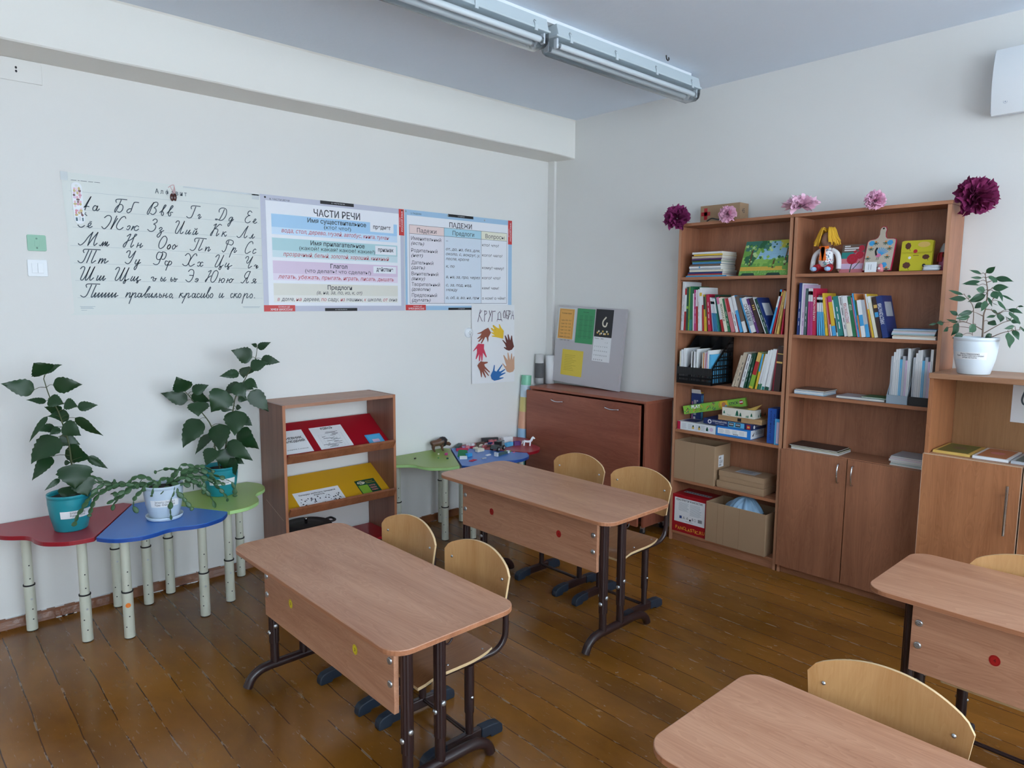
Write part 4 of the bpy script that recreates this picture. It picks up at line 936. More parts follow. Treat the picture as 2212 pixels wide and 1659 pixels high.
t = thing('wall_socket', 'round white wall socket at the edge of the hands poster', 'socket', (3.232, 4.012, 1.348))
MB().lathe([(0, -.014), (.030, -.014), (.036, -.010), (.038, 0)], m_white, 28, M=Matrix.Rotation(R(90), 4, 'X') @ Matrix.Diagonal((1, 1, -1, 1))).build('body', t)
b = MB().lathe([(0, .018), (.018, .018), (.021, .014)], m_white, 24, M=Matrix.Rotation(R(90), 4, 'X'))
for x, z in ((-.009, 0), (.009, 0), (0, .010), (0, -.010)): b.disc(x, z, .0183, .0028, m_black, Matrix.Rotation(R(90), 4, 'X'), 10)
b.build('insert', t)
b = MB().box(0, .186, 0, .100, 0, .006, m_wall)
t = on_wall(b.build('junction_cover', bevel=.0025), .488, 2.572, 4.012); tag(t, 'painted rectangular junction box lid high under the ceiling beam', 'junction box')
for z in (.044, .060): MB().disc(.086, z, .0003, .0045, m_black, n=12, ry=.006).build('hole', t, loc=(0, 0, .006))

# ------------------------------------------------------------ fluorescent fittings
def clear_mat():
    m = bpy.data.materials.new('clear_acrylic'); m.use_nodes = True
    nt = m.node_tree; nt.nodes.clear()
    o = nt.nodes.new('ShaderNodeOutputMaterial'); mx = nt.nodes.new('ShaderNodeMixShader')
    tr = nt.nodes.new('ShaderNodeBsdfTransparent'); gl = nt.nodes.new('ShaderNodeBsdfGlossy'); fr = nt.nodes.new('ShaderNodeFresnel')
    tr.inputs['Color'].default_value = (.90, .93, .95, 1); gl.inputs['Roughness'].default_value = .08; fr.inputs['IOR'].default_value = 1.45
    nt.links.new(fr.outputs[0], mx.inputs[0]); nt.links.new(tr.outputs[0], mx.inputs[1]); nt.links.new(gl.outputs[0], mx.inputs[2]); nt.links.new(mx.outputs[0], o.inputs[0])
    return m
m_clear = clear_mat()
m_house = mat('lamp_housing_grey', (196, 208, 214), .45)
m_tube = mat('lamp_tube_white', (242, 244, 246), .18)
def fitting(xa, xb, label):
    L = xb-xa
    t = thing('ceiling_lamp', label, 'lamp', (xa, 2.54, 2.862), 0, 'fluorescent ceiling fittings')
    YZ = Matrix(((0,0,1,0),(1,0,0,0),(0,1,0,0),(0,0,0,1)))
    b = MB().prism([(-.060, 0), (.060, 0), (.060, .008), (.046, .060), (-.046, .060), (-.060, .008)], .012, L-.012, m_house, YZ)
    b.prism([(-.062, -.004), (.062, -.004), (.062, .006), (-.062, .006)], 0, L, m_house, YZ)
    b.build('housing', t, bevel=.003)
    prof = [(-.059, -.004), (-.057, -.040), (-.050, -.062), (-.036, -.072), (.036, -.072), (.050, -.062), (.057, -.040), (.059, -.004)]
    v = []; f = []
    xs_ = [.004, .010, .022, L-.022, L-.010, L-.004]; sc_ = [.0, .88, 1, 1, .88, .0]
    for x, s in zip(xs_, sc_):
        s2 = max(s, .02)
        for y, z in prof: v.append((x, y*(s2 if s2 < .5 else 1), -.004+(z+.004)*s2))
    n = len(prof)
    for i in range(len(xs_)-1):
        for k in range(n-1): f.append((i*n+k, i*n+k+1, (i+1)*n+k+1, (i+1)*n+k))
    MB().add(v, f, m_clear, True).build('diffuser', t)
    for y in (-.032, .032):
        q = MB().cyl((.045, y, -.034), (L-.045, y, -.034), .0145, m_tube, n=18)
        tb = q.build('lamp_tube', t)
        for x in (.030, L-.046): MB().cyl((x, y, -.034), (x+.016, y, -.034), .0150, m_steel, n=16).build('end_cap', tb)
        for x in (.018, L-.030): MB().box(x, x+.012, y-.012, y+.012, -.052, -.004, m_white).build('lamp_holder', tb, bevel=.003)
    for k in range(4):
        x = .10+(L-.2)*k/3
        q = MB().box(x-.009, x+.009, -.0665, -.0605, -.016, .012, m_house).tube([(x-.007, -.063, .012), (x-.010, -.058, .026), (x-.004, -.055, .034), (x+.006, -.056, .030)], .0018, m_steel, 6)
        q.build('clip', t)
fitting(1.22, 2.505, 'clear-covered twin-tube ceiling lamp running out of the top of the frame')
fitting(2.548, 3.805, 'clear-covered twin-tube ceiling lamp ending near the bookcase wall')
tag(MB().box(1.15, 3.745, 2.515, 2.562, 2.9235, 2.9455, m_white).build('mounting_rail'), 'white mounting rail on the ceiling above the two lamps', 'rail')
for i, (x, y, l) in enumerate(((3.375, 2.435, 'small dark wire hook on the ceiling beside the lamp rail, nearer the bookcases'),)):
    tag(MB().tube(smooth_pts([(x, y, 2.946), (x+.004, y, 2.930), (x+.016, y, 2.922), (x+.026, y, 2.930), (x+.022, y, 2.940)], 4), .0035, m_strip, 8).build('ceiling_hook'), l, 'hook')

# ------------------------------------------------------------ wall speaker
t = thing('wall_speaker', 'white curved wall speaker high at the right frame edge', 'speaker', (XW, .86, 2.60))
def spk(u, v):
    z = -.140+.295*v; y = .142-.30*u
    return (-.105-.030*math.sin(PI*v)**.8*1.0-.006*math.sin(PI*u), y, z)
A = [spk(i/16, j/16) for j in range(17) for i in range(17)]
b = MB().add(A, [(j*17+i, j*17+i+1, (j+1)*17+i+1, (j+1)*17+i) for j in range(16) for i in range(16)], m_white, True)
Bk = [(x+.012, y, z) for x, y, z in A]
b.add(Bk, [((j+1)*17+i, (j+1)*17+i+1, j*17+i+1, j*17+i) for j in range(16) for i in range(16)], m_white, True)
rim = list(range(17))+[j*17+16 for j in range(1, 17)]+[16*17+i for i in range(15, -1, -1)]+[j*17 for j in range(15, 0, -1)]
kk = len(rim)
b.add([A[i] for i in rim]+[Bk[i] for i in rim], [(i, (i+1) % kk, kk+(i+1) % kk, kk+i) for i in range(kk)], m_white)
mg = mat('speaker_emblem_grey', (150, 164, 184), .5)
MM = frame((-.1265, .085, -.088), (0, -1, 0), (0, 0, 1))
b.line([(.008*math.cos(2*PI*k/20), .008*math.sin(2*PI*k/20)) for k in range(20)], .0012, mg, MM, .0006, True); b.disc(0, 0, .0006, .003, mg, MM, 10)
b.build('grille', t)
MB().prism([(-.10, -.128), (-.10, .145), (-.06, .150), (-.001, .150), (-.001, -.125), (-.06, -.130)], -.12, .15, mat('speaker_body', (214, 222, 232), .4), Matrix(((1,0,0,0),(0,0,1,0),(0,1,0,0),(0,0,0,1)))).build('cabinet', t, bevel=.006)
# ------------------------------------------------------------ potted plants
PL = {"H1":[[.612,3.7,.522],[[-.057,-.031,.729,-.107,-.059,.782,.082],[-.058,-.011,.737,.001,-.055,.767,.037],[-.109,-.045,.663,-.228,-.049,.699,.064],[-.024,.05,.668,.088,.024,.665,.067],[-.057,.036,.599,-.134,.017,.613,.028],[-.053,.006,.611,.001,-.032,.586,.052],[-.002,-.049,.594,.044,-.092,.579,.045],[.048,-.051,.571,.127,-.068,.574,.041],[-.0,.035,.547,-.066,.038,.574,.045],[.026,.027,.526,-.058,.008,.532,.056],[.038,-.038,.521,.139,-.069,.429,.045],[-.057,.032,.529,-.132,.038,.417,.025],[-.029,.046,.474,-.102,.021,.468,.041],[-.017,.009,.474,-.059,.003,.447,.034],[-.006,-.005,.491,.056,-.049,.438,.064],[-.03,-.006,.435,-.139,-.024,.331,.112],[-.013,.051,.427,.064,.032,.382,.052],[.008,-.002,.404,-.018,-.026,.393,.026],[.006,.044,.363,.1,.011,.31,.082],[.09,.027,.321,.167,.008,.254,.034],[-.057,.003,.347,-.138,-.007,.251,.056],[-.009,.007,.311,.013,-.02,.313,.021],[.02,-.054,.311,.011,-.08,.199,.12],[.009,.031,.192,-.011,-.004,.134,.075],[.036,-.071,.246,.059,-.09,.158,.082],[-.037,-.029,.247,-.1,-.037,.205,.022]],[[[.024,-.004,.184],[.019,-.003,.28],[.013,-.002,.394],[-.001,.0,.471],[-.021,.003,.559],[-.047,.008,.622],[-.064,.011,.705]]]],"H2":[[1.345,3.83,.522],[[.169,-.071,.746,.062,-.061,.791,.077],[.225,-.02,.793,.279,-.073,.827,.036],[.194,-.087,.809,.152,-.106,.823,.02],[.222,-.068,.736,.304,-.127,.717,.048],[.155,-.081,.7,.24,-.122,.717,.06],[.098,-.066,.666,-.002,-.049,.652,.044],[.168,-.012,.691,.133,-.038,.632,.089],[.117,-.107,.629,.161,-.155,.586,.048],[.126,-.016,.598,.035,-.001,.544,.072],[.076,-.069,.61,.108,-.109,.528,.072],[.106,-.088,.613,.151,-.126,.577,.048],[.022,-.076,.575,-.057,-.061,.466,.113],[.176,-.016,.556,.263,-.049,.435,.081],[.109,-.014,.532,.153,-.031,.508,.048],[-.165,-.014,.584,-.211,-.028,.663,.085],[-.122,.098,.519,-.246,.132,.566,.064],[-.12,.023,.573,-.042,-.007,.606,.052],[-.116,.049,.552,-.033,.012,.513,.064],[-.099,-.0,.52,-.112,-.03,.446,.093],[-.091,.017,.423,-.184,.013,.28,.097],[.008,-.026,.469,.064,-.047,.466,.02],[.076,-.057,.481,.09,-.104,.481,.026],[.063,-.09,.468,.043,-.118,.335,.105],[.12,-.012,.411,.164,-.054,.367,.048],[-.005,-.034,.395,-.023,-.066,.252,.105],[-.016,.063,.327,-.104,.069,.223,.06],[.079,-.074,.357,.161,-.143,.25,.097],[.019,-.073,.299,.124,-.146,.192,.072],[.045,.0,.276,.09,-.052,.248,.04],[-.052,-.051,.272,-.093,-.058,.181,.072],[.013,-.046,.258,.009,-.044,.144,.089],[.031,-.069,.208,.05,-.095,.113,.077],[.079,.001,.189,.118,-.037,.155,.036]],[[[.002,-.001,.118],[-.019,.007,.239],[-.032,.011,.374],[-.079,.028,.464],[-.113,.04,.524],[-.148,.052,.576]],[[.009,-.003,.118],[.034,-.012,.287],[.073,-.025,.463],[.088,-.031,.536],[.136,-.048,.629],[.185,-.065,.723],[.2,-.07,.789]]]],"C":[[.985,3.59,.522],[[[-.037,.01,.168],[-.119,.033,.184],[-.184,.05,.189],[-.246,.067,.212],[-.276,.076,.235],[-.307,.084,.232]],[[-.037,-.011,.169],[-.124,.013,.182],[-.199,.034,.188],[-.25,.048,.207],[-.281,.056,.214],[-.322,.068,.213]],[[-.065,.018,.168],[-.146,.019,.185],[-.192,.011,.195],[-.24,.004,.179],[-.286,-.004,.158],[-.313,-.018,.11],[-.326,-.035,.079]],[[-.178,.028,.186],[-.256,.021,.204],[-.306,.005,.16],[-.344,-.014,.121],[-.37,-.035,.094],[-.393,-.058,.055]],[[-.178,.028,.189],[-.224,.02,.189],[-.271,.012,.171],[-.296,-.002,.172],[-.332,-.013,.143]],[[-.065,.018,.171],[-.134,.023,.169],[-.181,.022,.145],[-.221,.019,.157]],[[-.076,.021,.169],[-.133,.029,.168],[-.179,.034,.136],[-.214,.035,.116],[-.237,.034,.108]],[[-.136,.017,.164],[-.183,.016,.134],[-.214,.01,.109],[-.224,-.001,.081]],[[-.194,.053,.19],[-.198,.054,.213]],[[-.201,.034,.198],[-.207,.026,.175]],[[-.02,.006,.172],[-.074,.02,.212],[-.118,.032,.214],[-.141,.039,.187]],[[-.07,-.022,.173],[-.111,-.019,.148],[-.136,-.02,.12],[-.14,-.026,.077],[-.124,-.039,.055]],[[-.09,.004,.205],[-.103,.002,.194],[-.117,.001,.164]],[[.019,-.005,.174],[.068,-.013,.215],[.053,-.004,.235],[.009,.013,.236],[-.029,.029,.223]],[[.048,-.013,.191],[.078,-.029,.256],[.121,-.048,.246],[.159,-.066,.223],[.202,-.085,.199],[.235,-.101,.183],[.291,-.124,.144],[.295,-.133,.076]],[[.083,-.002,.203],[.111,-.015,.214],[.157,-.033,.238],[.202,-.05,.22],[.224,-.061,.198]],[[.048,-.013,.178],[.074,-.031,.19],[.129,-.056,.192],[.189,-.083,.167],[.231,-.105,.123],[.256,-.122,.081],[.258,-.133,.059]],[[.1,-.048,.202],[.156,-.07,.191],[.211,-.093,.165],[.256,-.112,.141]],[[.025,-.069,.173],[.026,-.08,.155],[.011,-.086,.113],[-.0,-.093,.064],[.0,-.104,.013]],[[.03,-.07,.159],[.032,-.079,.147],[.057,-.093,.112],[.076,-.106,.078],[.095,-.119,.044]],[[.085,-.054,.179],[.123,-.07,.169],[.161,-.086,.132],[.192,-.099,.081],[.206,-.108,.029]],[[-.036,-.052,.18],[-.057,-.062,.173],[-.074,-.073,.133]],[[.008,-.064,.168],[-.014,-.074,.161],[-.035,-.084,.141]],[[.099,-.048,.182],[.119,-.064,.175],[.117,-.074,.13]],[[.134,-.058,.192],[.166,-.077,.177],[.159,-.085,.105]],[[.186,-.093,.19],[.208,-.104,.181],[.211,-.11,.141]],[[.03,-.008,.173],[.017,-.015,.197],[-.014,-.017,.196],[-.028,-.023,.173]],[[.027,.024,.16],[.071,.004,.177],[.111,-.015,.208],[.15,-.033,.212],[.188,-.051,.188]],[[.018,.016,.157],[.049,.011,.186],[.057,.012,.218],[.093,.006,.227]],[[-.015,-.017,.169],[-.05,-.017,.189],[-.08,-.019,.181],[-.101,-.024,.153]],[[.054,-.056,.198],[.093,-.07,.195],[.114,-.08,.173],[.147,-.092,.163]],[[.025,-.048,.175],[.056,-.064,.166],[.072,-.075,.172],[.097,-.089,.157]],[[.078,-.021,.214],[.121,-.026,.229],[.152,-.028,.217],[.183,-.03,.219]]]],"F":[[3.8,.945,1.258],[[.037,.011,.465,.005,.054,.482,.018],[-.023,-.023,.466,-.038,-.061,.495,.025],[-.045,-.013,.443,-.078,.026,.446,.012],[-.028,-.003,.429,-.049,.066,.417,.02],[.022,.013,.412,-.012,.067,.413,.011],[-.035,-.054,.449,-.064,-.062,.419,.041],[-.014,-.059,.444,-.029,-.132,.425,.027],[-.017,-.051,.397,-.008,-.112,.401,.031],[-.032,-.027,.387,-.078,.0,.393,.029],[.037,-.012,.368,.004,.05,.334,.035],[.041,-.004,.375,.012,.013,.398,.02],[.014,.072,.368,-.015,.13,.39,.016],[.008,.057,.349,-.019,.123,.349,.025],[-.014,.033,.358,-.053,.039,.361,.014],[-.024,-.031,.341,-.034,-.015,.291,.037],[.033,-.004,.331,.023,.025,.304,.025],[-.007,-.052,.384,-.016,-.073,.346,.033],[.038,-.063,.386,.029,-.084,.335,.014],[.042,-.073,.368,.036,-.128,.338,.01],[.016,-.026,.358,.009,-.05,.311,.012],[-.009,-.071,.341,-.003,-.108,.293,.022],[.047,-.041,.33,.017,-.071,.318,.01],[.048,-.039,.298,.053,-.066,.278,.016],[.026,-.061,.273,-.02,-.036,.263,.014],[.05,-.072,.285,.016,-.083,.242,.041],[.046,-.03,.244,.041,-.067,.228,.035],[-.045,-.005,.228,-.083,.012,.195,.037],[.001,.025,.29,-.03,.078,.271,.025],[-.003,.083,.272,-.014,.117,.292,.02],[-.037,.024,.266,-.09,.07,.258,.022],[.013,.085,.238,-.037,.123,.253,.014],[-.005,.14,.233,-.046,.159,.233,.022],[-.017,.165,.231,-.034,.197,.223,.01],[.009,.082,.235,-.014,.1,.173,.045],[.001,.118,.213,-.035,.129,.193,.02],[-.003,.055,.181,-.039,.089,.163,.031],[.043,-.048,.187,.028,-.025,.165,.025],[.019,-.11,.302,.015,-.169,.284,.02],[-.019,-.123,.293,-.046,-.173,.236,.031],[.034,-.123,.253,.023,-.162,.238,.025],[.063,-.136,.316,.053,-.161,.314,.01],[-.003,-.143,.228,-.037,-.111,.215,.018],[.051,-.128,.21,.039,-.157,.162,.025],[-.019,-.127,.199,-.023,-.139,.127,.053],[.049,-.096,.269,.019,-.127,.244,.016],[.039,-.159,.224,.017,-.177,.203,.02]],[[[.006,-.022,.172],[.005,-.021,.238],[.005,-.02,.278],[.006,-.026,.315],[.007,-.026,.388],[.004,-.017,.437],[.003,-.013,.461]],[[-.004,.017,.23],[-.012,.019,.304],[-.023,.035,.341],[-.033,.052,.364]],[[.005,-.02,.206],[-.018,.017,.23],[-.043,.061,.246],[-.071,.119,.237]],[[.007,-.027,.191],[.037,-.087,.239],[.059,-.112,.249]],[[.014,-.055,.173],[.012,-.109,.2],[.013,-.176,.214]],[[.007,-.029,.315],[.032,-.046,.351]],[[.005,-.021,.268],[-.016,.004,.284],[-.036,.022,.291]],[[-.004,.017,.23],[-.004,.016,.176]],[[.005,-.02,.424],[.024,-.055,.44]],[[.007,-.026,.388],[.011,-.044,.396]],[[.006,-.024,.301],[.011,-.046,.298],[.018,-.074,.279]]]]}
m_leaf = mat('glossy_dark_leaf', (26, 58, 28), .42, vary=.35, vscale=9)
m_leaf2 = mat('fig_leaf', (40, 80, 52), .4, vary=.3, vscale=9)
m_cact = mat('cactus_green', (58, 92, 56), .42, vary=.45, vscale=11)
m_stem = mat('green_brown_stem', (70, 78, 44), .6)
m_bark = mat('grey_brown_twig', (116, 96, 82), .7)
m_soil = mat('potting_soil', (34, 26, 24), .95, bump=.6, bscale=120)
m_teal = mat('teal_plastic_pot', (34, 138, 150), .32)
m_pale = mat('pale_blue_pot', (196, 212, 226), .32)
m_whitepot = mat('white_plastic_pot', (218, 228, 236), .3)
def pot(t, m, rim=.091, base=.067, h=.165, saucer=None, lab=(), az=0.0, lw=.14, lz=.085):
    def wob(a, z):
        return 1+(.012*(.5+.5*math.cos(a*52)) if h*.70 < z < h*.905 else 0)
    pr = [(0, 0), (base-.004, 0), (base, .004), (base+(rim-base)*.62, h*.40), (rim*.945, h*.60), (rim*.955, h*.69), (rim*.955, h*.705), (rim*.965, h*.89), (rim*.97, h*.91), (rim*.985, h*.915), (rim*.995, h-.004), (rim*.99, h), (rim*.955, h), (rim*.945, h-.012), (rim*.93, h-.03)]
    b = MB().lathe(pr, m, 104, wob=wob)
    p = b.build('pot', t)
    s = MB().lathe([(rim*.935, h-.022), (rim*.6, h-.017), (rim*.25, h-.021), (0, h-.018)], m_soil, 40)
    s.build('soil', t)
    if lab:
        def rad(z):
            for i in range(len(pr)-1):
                if pr[i][1] <= z <= pr[i+1][1] and pr[i+1][1] > pr[i][1]: return pr[i][0]+(pr[i+1][0]-pr[i][0])*(z-pr[i][1])/(pr[i+1][1]-pr[i][1])
            return rim
        hh = .034
        r0 = rad(lz)
        def wrap(x, y, off):
            z = lz+y; a = az+x/r0
            r = rad(z)+off
            return (r*math.cos(a), r*math.sin(a), z)
        L = MB()
        L.grid(lambda u, v: wrap((u-.5)*lw, (v-.5)*hh, .0014), 24, 4, m_wht2, True)
        L.grid(lambda u, v: wrap((.5-u)*lw, (v-.5)*hh, .0006), 24, 4, m_wht2, True)
        k = len(lab)
        for i, (s_, w_) in enumerate(lab):
            g = MB(); cap = hh*.62/k
            y0 = hh*.5-hh*.14-(i+1)*hh*.76/k+hh*.76/k*.28
            g.text(s_, 0, y0, cap/.70, m_black, align='C', width=w_)
            if i == 0: g.box(-w_/2, w_/2, y0-.0022, y0-.0014, 0, 0, m_black)
            L.add([wrap(q[0], q[1], .0019) for q in g.v], g.f, m_black)
        L.build('name_label', p)
    if saucer:
        MB().lathe([(0, -.010), (saucer-.012, -.010), (saucer-.006, -.008), (saucer, .008), (saucer-.003, .009), (saucer-.009, -.004), (0, -.005)], m, 48).build('saucer', t)
    return p
def leaf(b, A, B, w, m, rnd, kind='hib'):
    A = Vector(A); B = Vector(B); d = B-A; L = d.length; d.normalize()
    to = Vector((-.64, -.74, .22)).normalized()                    # roughly towards the middle of the room
    n = to-d*to.dot(d)
    if n.length < .1: n = Vector((0, 0, 1))
    n.normalize()
    n = (Matrix.Rotation(rnd.uniform(-.45, .45), 3, d) @ n).normalized()
    sd = d.cross(n).normalized()
    nu, nv = (14, 6)
    droop = rnd.uniform(.02, .12)*L; cup = rnd.uniform(.12, .30); ph = rnd.uniform(0, 6)
    v = []
    for j in range(nv+1):
        q = 2*j/nv-1
        for i in range(nu+1):
            u = i/nu
            if kind == 'hib':
                s = (math.sin(PI*min(1, u*1.02)**.62))**.9 if u < 1 else 0
                s = max(s, 0)*(1-.25*u)+(0.05 if u < .02 else 0)
                if abs(q) > .99 and u > .25: s *= 1+(.07 if i % 2 else -.05)
            else:
                s = math.sin(PI*min(1, u)**.8)*(1-.35*u**2) if u < .86 else .16*(1-(u-.86)/.14)
            x = u*L; y = q*s*w*(.64 if kind == 'hib' else .58)
            z = -cup*abs(y)*(.4)+.10*w*math.sin(u*9+ph)*abs(q)**2*.5+droop*math.sin(PI*u)-(.006 if j == nv//2 else 0)*s*.4
            if kind == 'hib': z += .012*w*math.cos((u*7-abs(q)*1.6)*2*PI)*abs(q)
            v.append(A+d*x+sd*y+n*z)
    b.add(v, [(j*(nu+1)+i, (j+1)*(nu+1)+i, (j+1)*(nu+1)+i+1, j*(nu+1)+i+1) for j in range(nv) for i in range(nu)], m, True)
def near_on(paths, p):
    best = None
    for P in paths:
        for i in range(len(P)-1):
            for k in range(6):
                q = P[i]+(P[i+1]-P[i])*(k/6)
                dd = (q-p).length+max(0, q.z-p.z)*1.2
                if best is None or dd < best[0]: best = (dd, q)
    return best[1]
def plant(key, label, name, potm, lab, az, kind, r0, lm, sm, **kw):
    c, lv, st = PL[key]
    t = thing(name, label, 'plant', c)
    pot(t, potm, lab=lab, az=az, **kw)
    paths = [smooth_pts(P, 4) for P in st]
    b = MB()
    for i, P in enumerate(paths):
        n = len(P); r = r0 if i == 0 or kind == 'hib' else r0*.55
        b.tube(P, [r*(1-.65*k/(n-1)) for k in range(n)], sm, 8)
    f = MB(); rnd = random.Random(len(lv))
    for q in lv:
        A, B, w = Vector(q[:3]), Vector(q[3:6]), q[6]
        leaf(f, A, B, w, lm, rnd, kind)
        S = near_on(paths, A)
        if (S-A).length < .16: b.tube(smooth_pts([S, S+(A-S)*.55+Vector((0, 0, .006)), A], 3), [.0016, .0014, .0014, .0012, .0012, .0012, .0010], sm, 5)
    b.build('stem', t); f.build('foliage', t)
    return t
AZ1 = math.atan2(-3.70, -.612)
plant('H1', 'tall broad-leaved plant in a teal pot on the dark red table', 'potted_plant', m_teal, [('Китайская роза', .062), ('Родина – Китай', .062)], AZ1+.35, 'hib', .0048, m_leaf, m_stem, h=.172)
plant('H2', 'bushy broad-leaved plant in a teal pot on the green table by the rack', 'potted_plant', m_teal, [('Китайская роза', .062), ('Родина – Китай', .062)], math.atan2(-3.83, -1.345)+.1, 'hib', .0045, m_leaf, m_stem, h=.160)
plant('F', 'small-leaved fig in a ribbed white pot on the low right cabinet', 'potted_plant', m_whitepot, [('Фикус Бенджамина', .075), ('Родина – Юго-Восточная Азия и северные', .112), ('районы Австралии.', .06)], math.atan2(-.945, -3.8)-.25, 'fig', .0042, m_leaf2, m_bark, h=.172, rim=.092, base=.066, lw=.138, lz=.088)
c, chains = PL['C']
c = [c[0], c[1], c[2]+.010]
t = thing('potted_cactus', 'trailing segmented cactus in a pale saucered pot on the blue table', 'plant', c)
pot(t, m_pale, lab=[('Зигокактус (Декабрист)', .088), ('Родина – Южная Америка', .088)], az=math.atan2(-3.59, -.985)+.05, saucer=.084, h=.160, rim=.090, base=.066, lw=.13, lz=.080)
b = MB(); rnd = random.Random(8)
for P in chains:
    P = [(p[0], p[1], p[2]-.010) for p in P]
    Q = smooth_pts(P, 8)
    # walk along the chain and lay flat joints end to end
    acc = 0; start = Q[0]; lenj = rnd.uniform(.024, .034)
    for i in range(1, len(Q)):
        acc += (Q[i]-Q[i-1]).length
        if acc >= lenj or i == len(Q)-1:
            A, B = start, Q[i]; d = B-A; L = d.length
            if L > .006:
                d.normalize()
                n = Vector((-.5, -.6, .6)) if rnd.random() < .6 else Vector((rnd.uniform(-1, 1), rnd.uniform(-1, 1), rnd.uniform(-.3, 1)))
                n = n-d*n.dot(d)
                n = n.normalized() if n.length > .05 else d.orthogonal().normalized()
                s = d.cross(n); w = rnd.uniform(.0085, .014)
                v = []; ring = [(1, 0), (.6, .55), (-.6, .55), (-1, 0), (-.6, -.55), (.6, -.55)]
                prof = [(-.06, .20), (.12, .62), (.4, .95), (.68, 1.0), (.9, .72), (1.05, .25)]
                for u, ww in prof:
                    for cx, cz in ring: v.append(A+d*(u*L)+s*(cx*w*ww)+n*(cz*.0030*ww))
                ff = [(k*6+q, k*6+(q+1) % 6, (k+1)*6+(q+1) % 6, (k+1)*6+q) for k in range(5) for q in range(6)]
                ff += [tuple(range(5, -1, -1)), tuple(range(30, 36))]
                b.add(v, ff, m_cact, True)
            start = Q[i]; acc = 0; lenj = rnd.uniform(.022, .034)
b.build('stems', t)
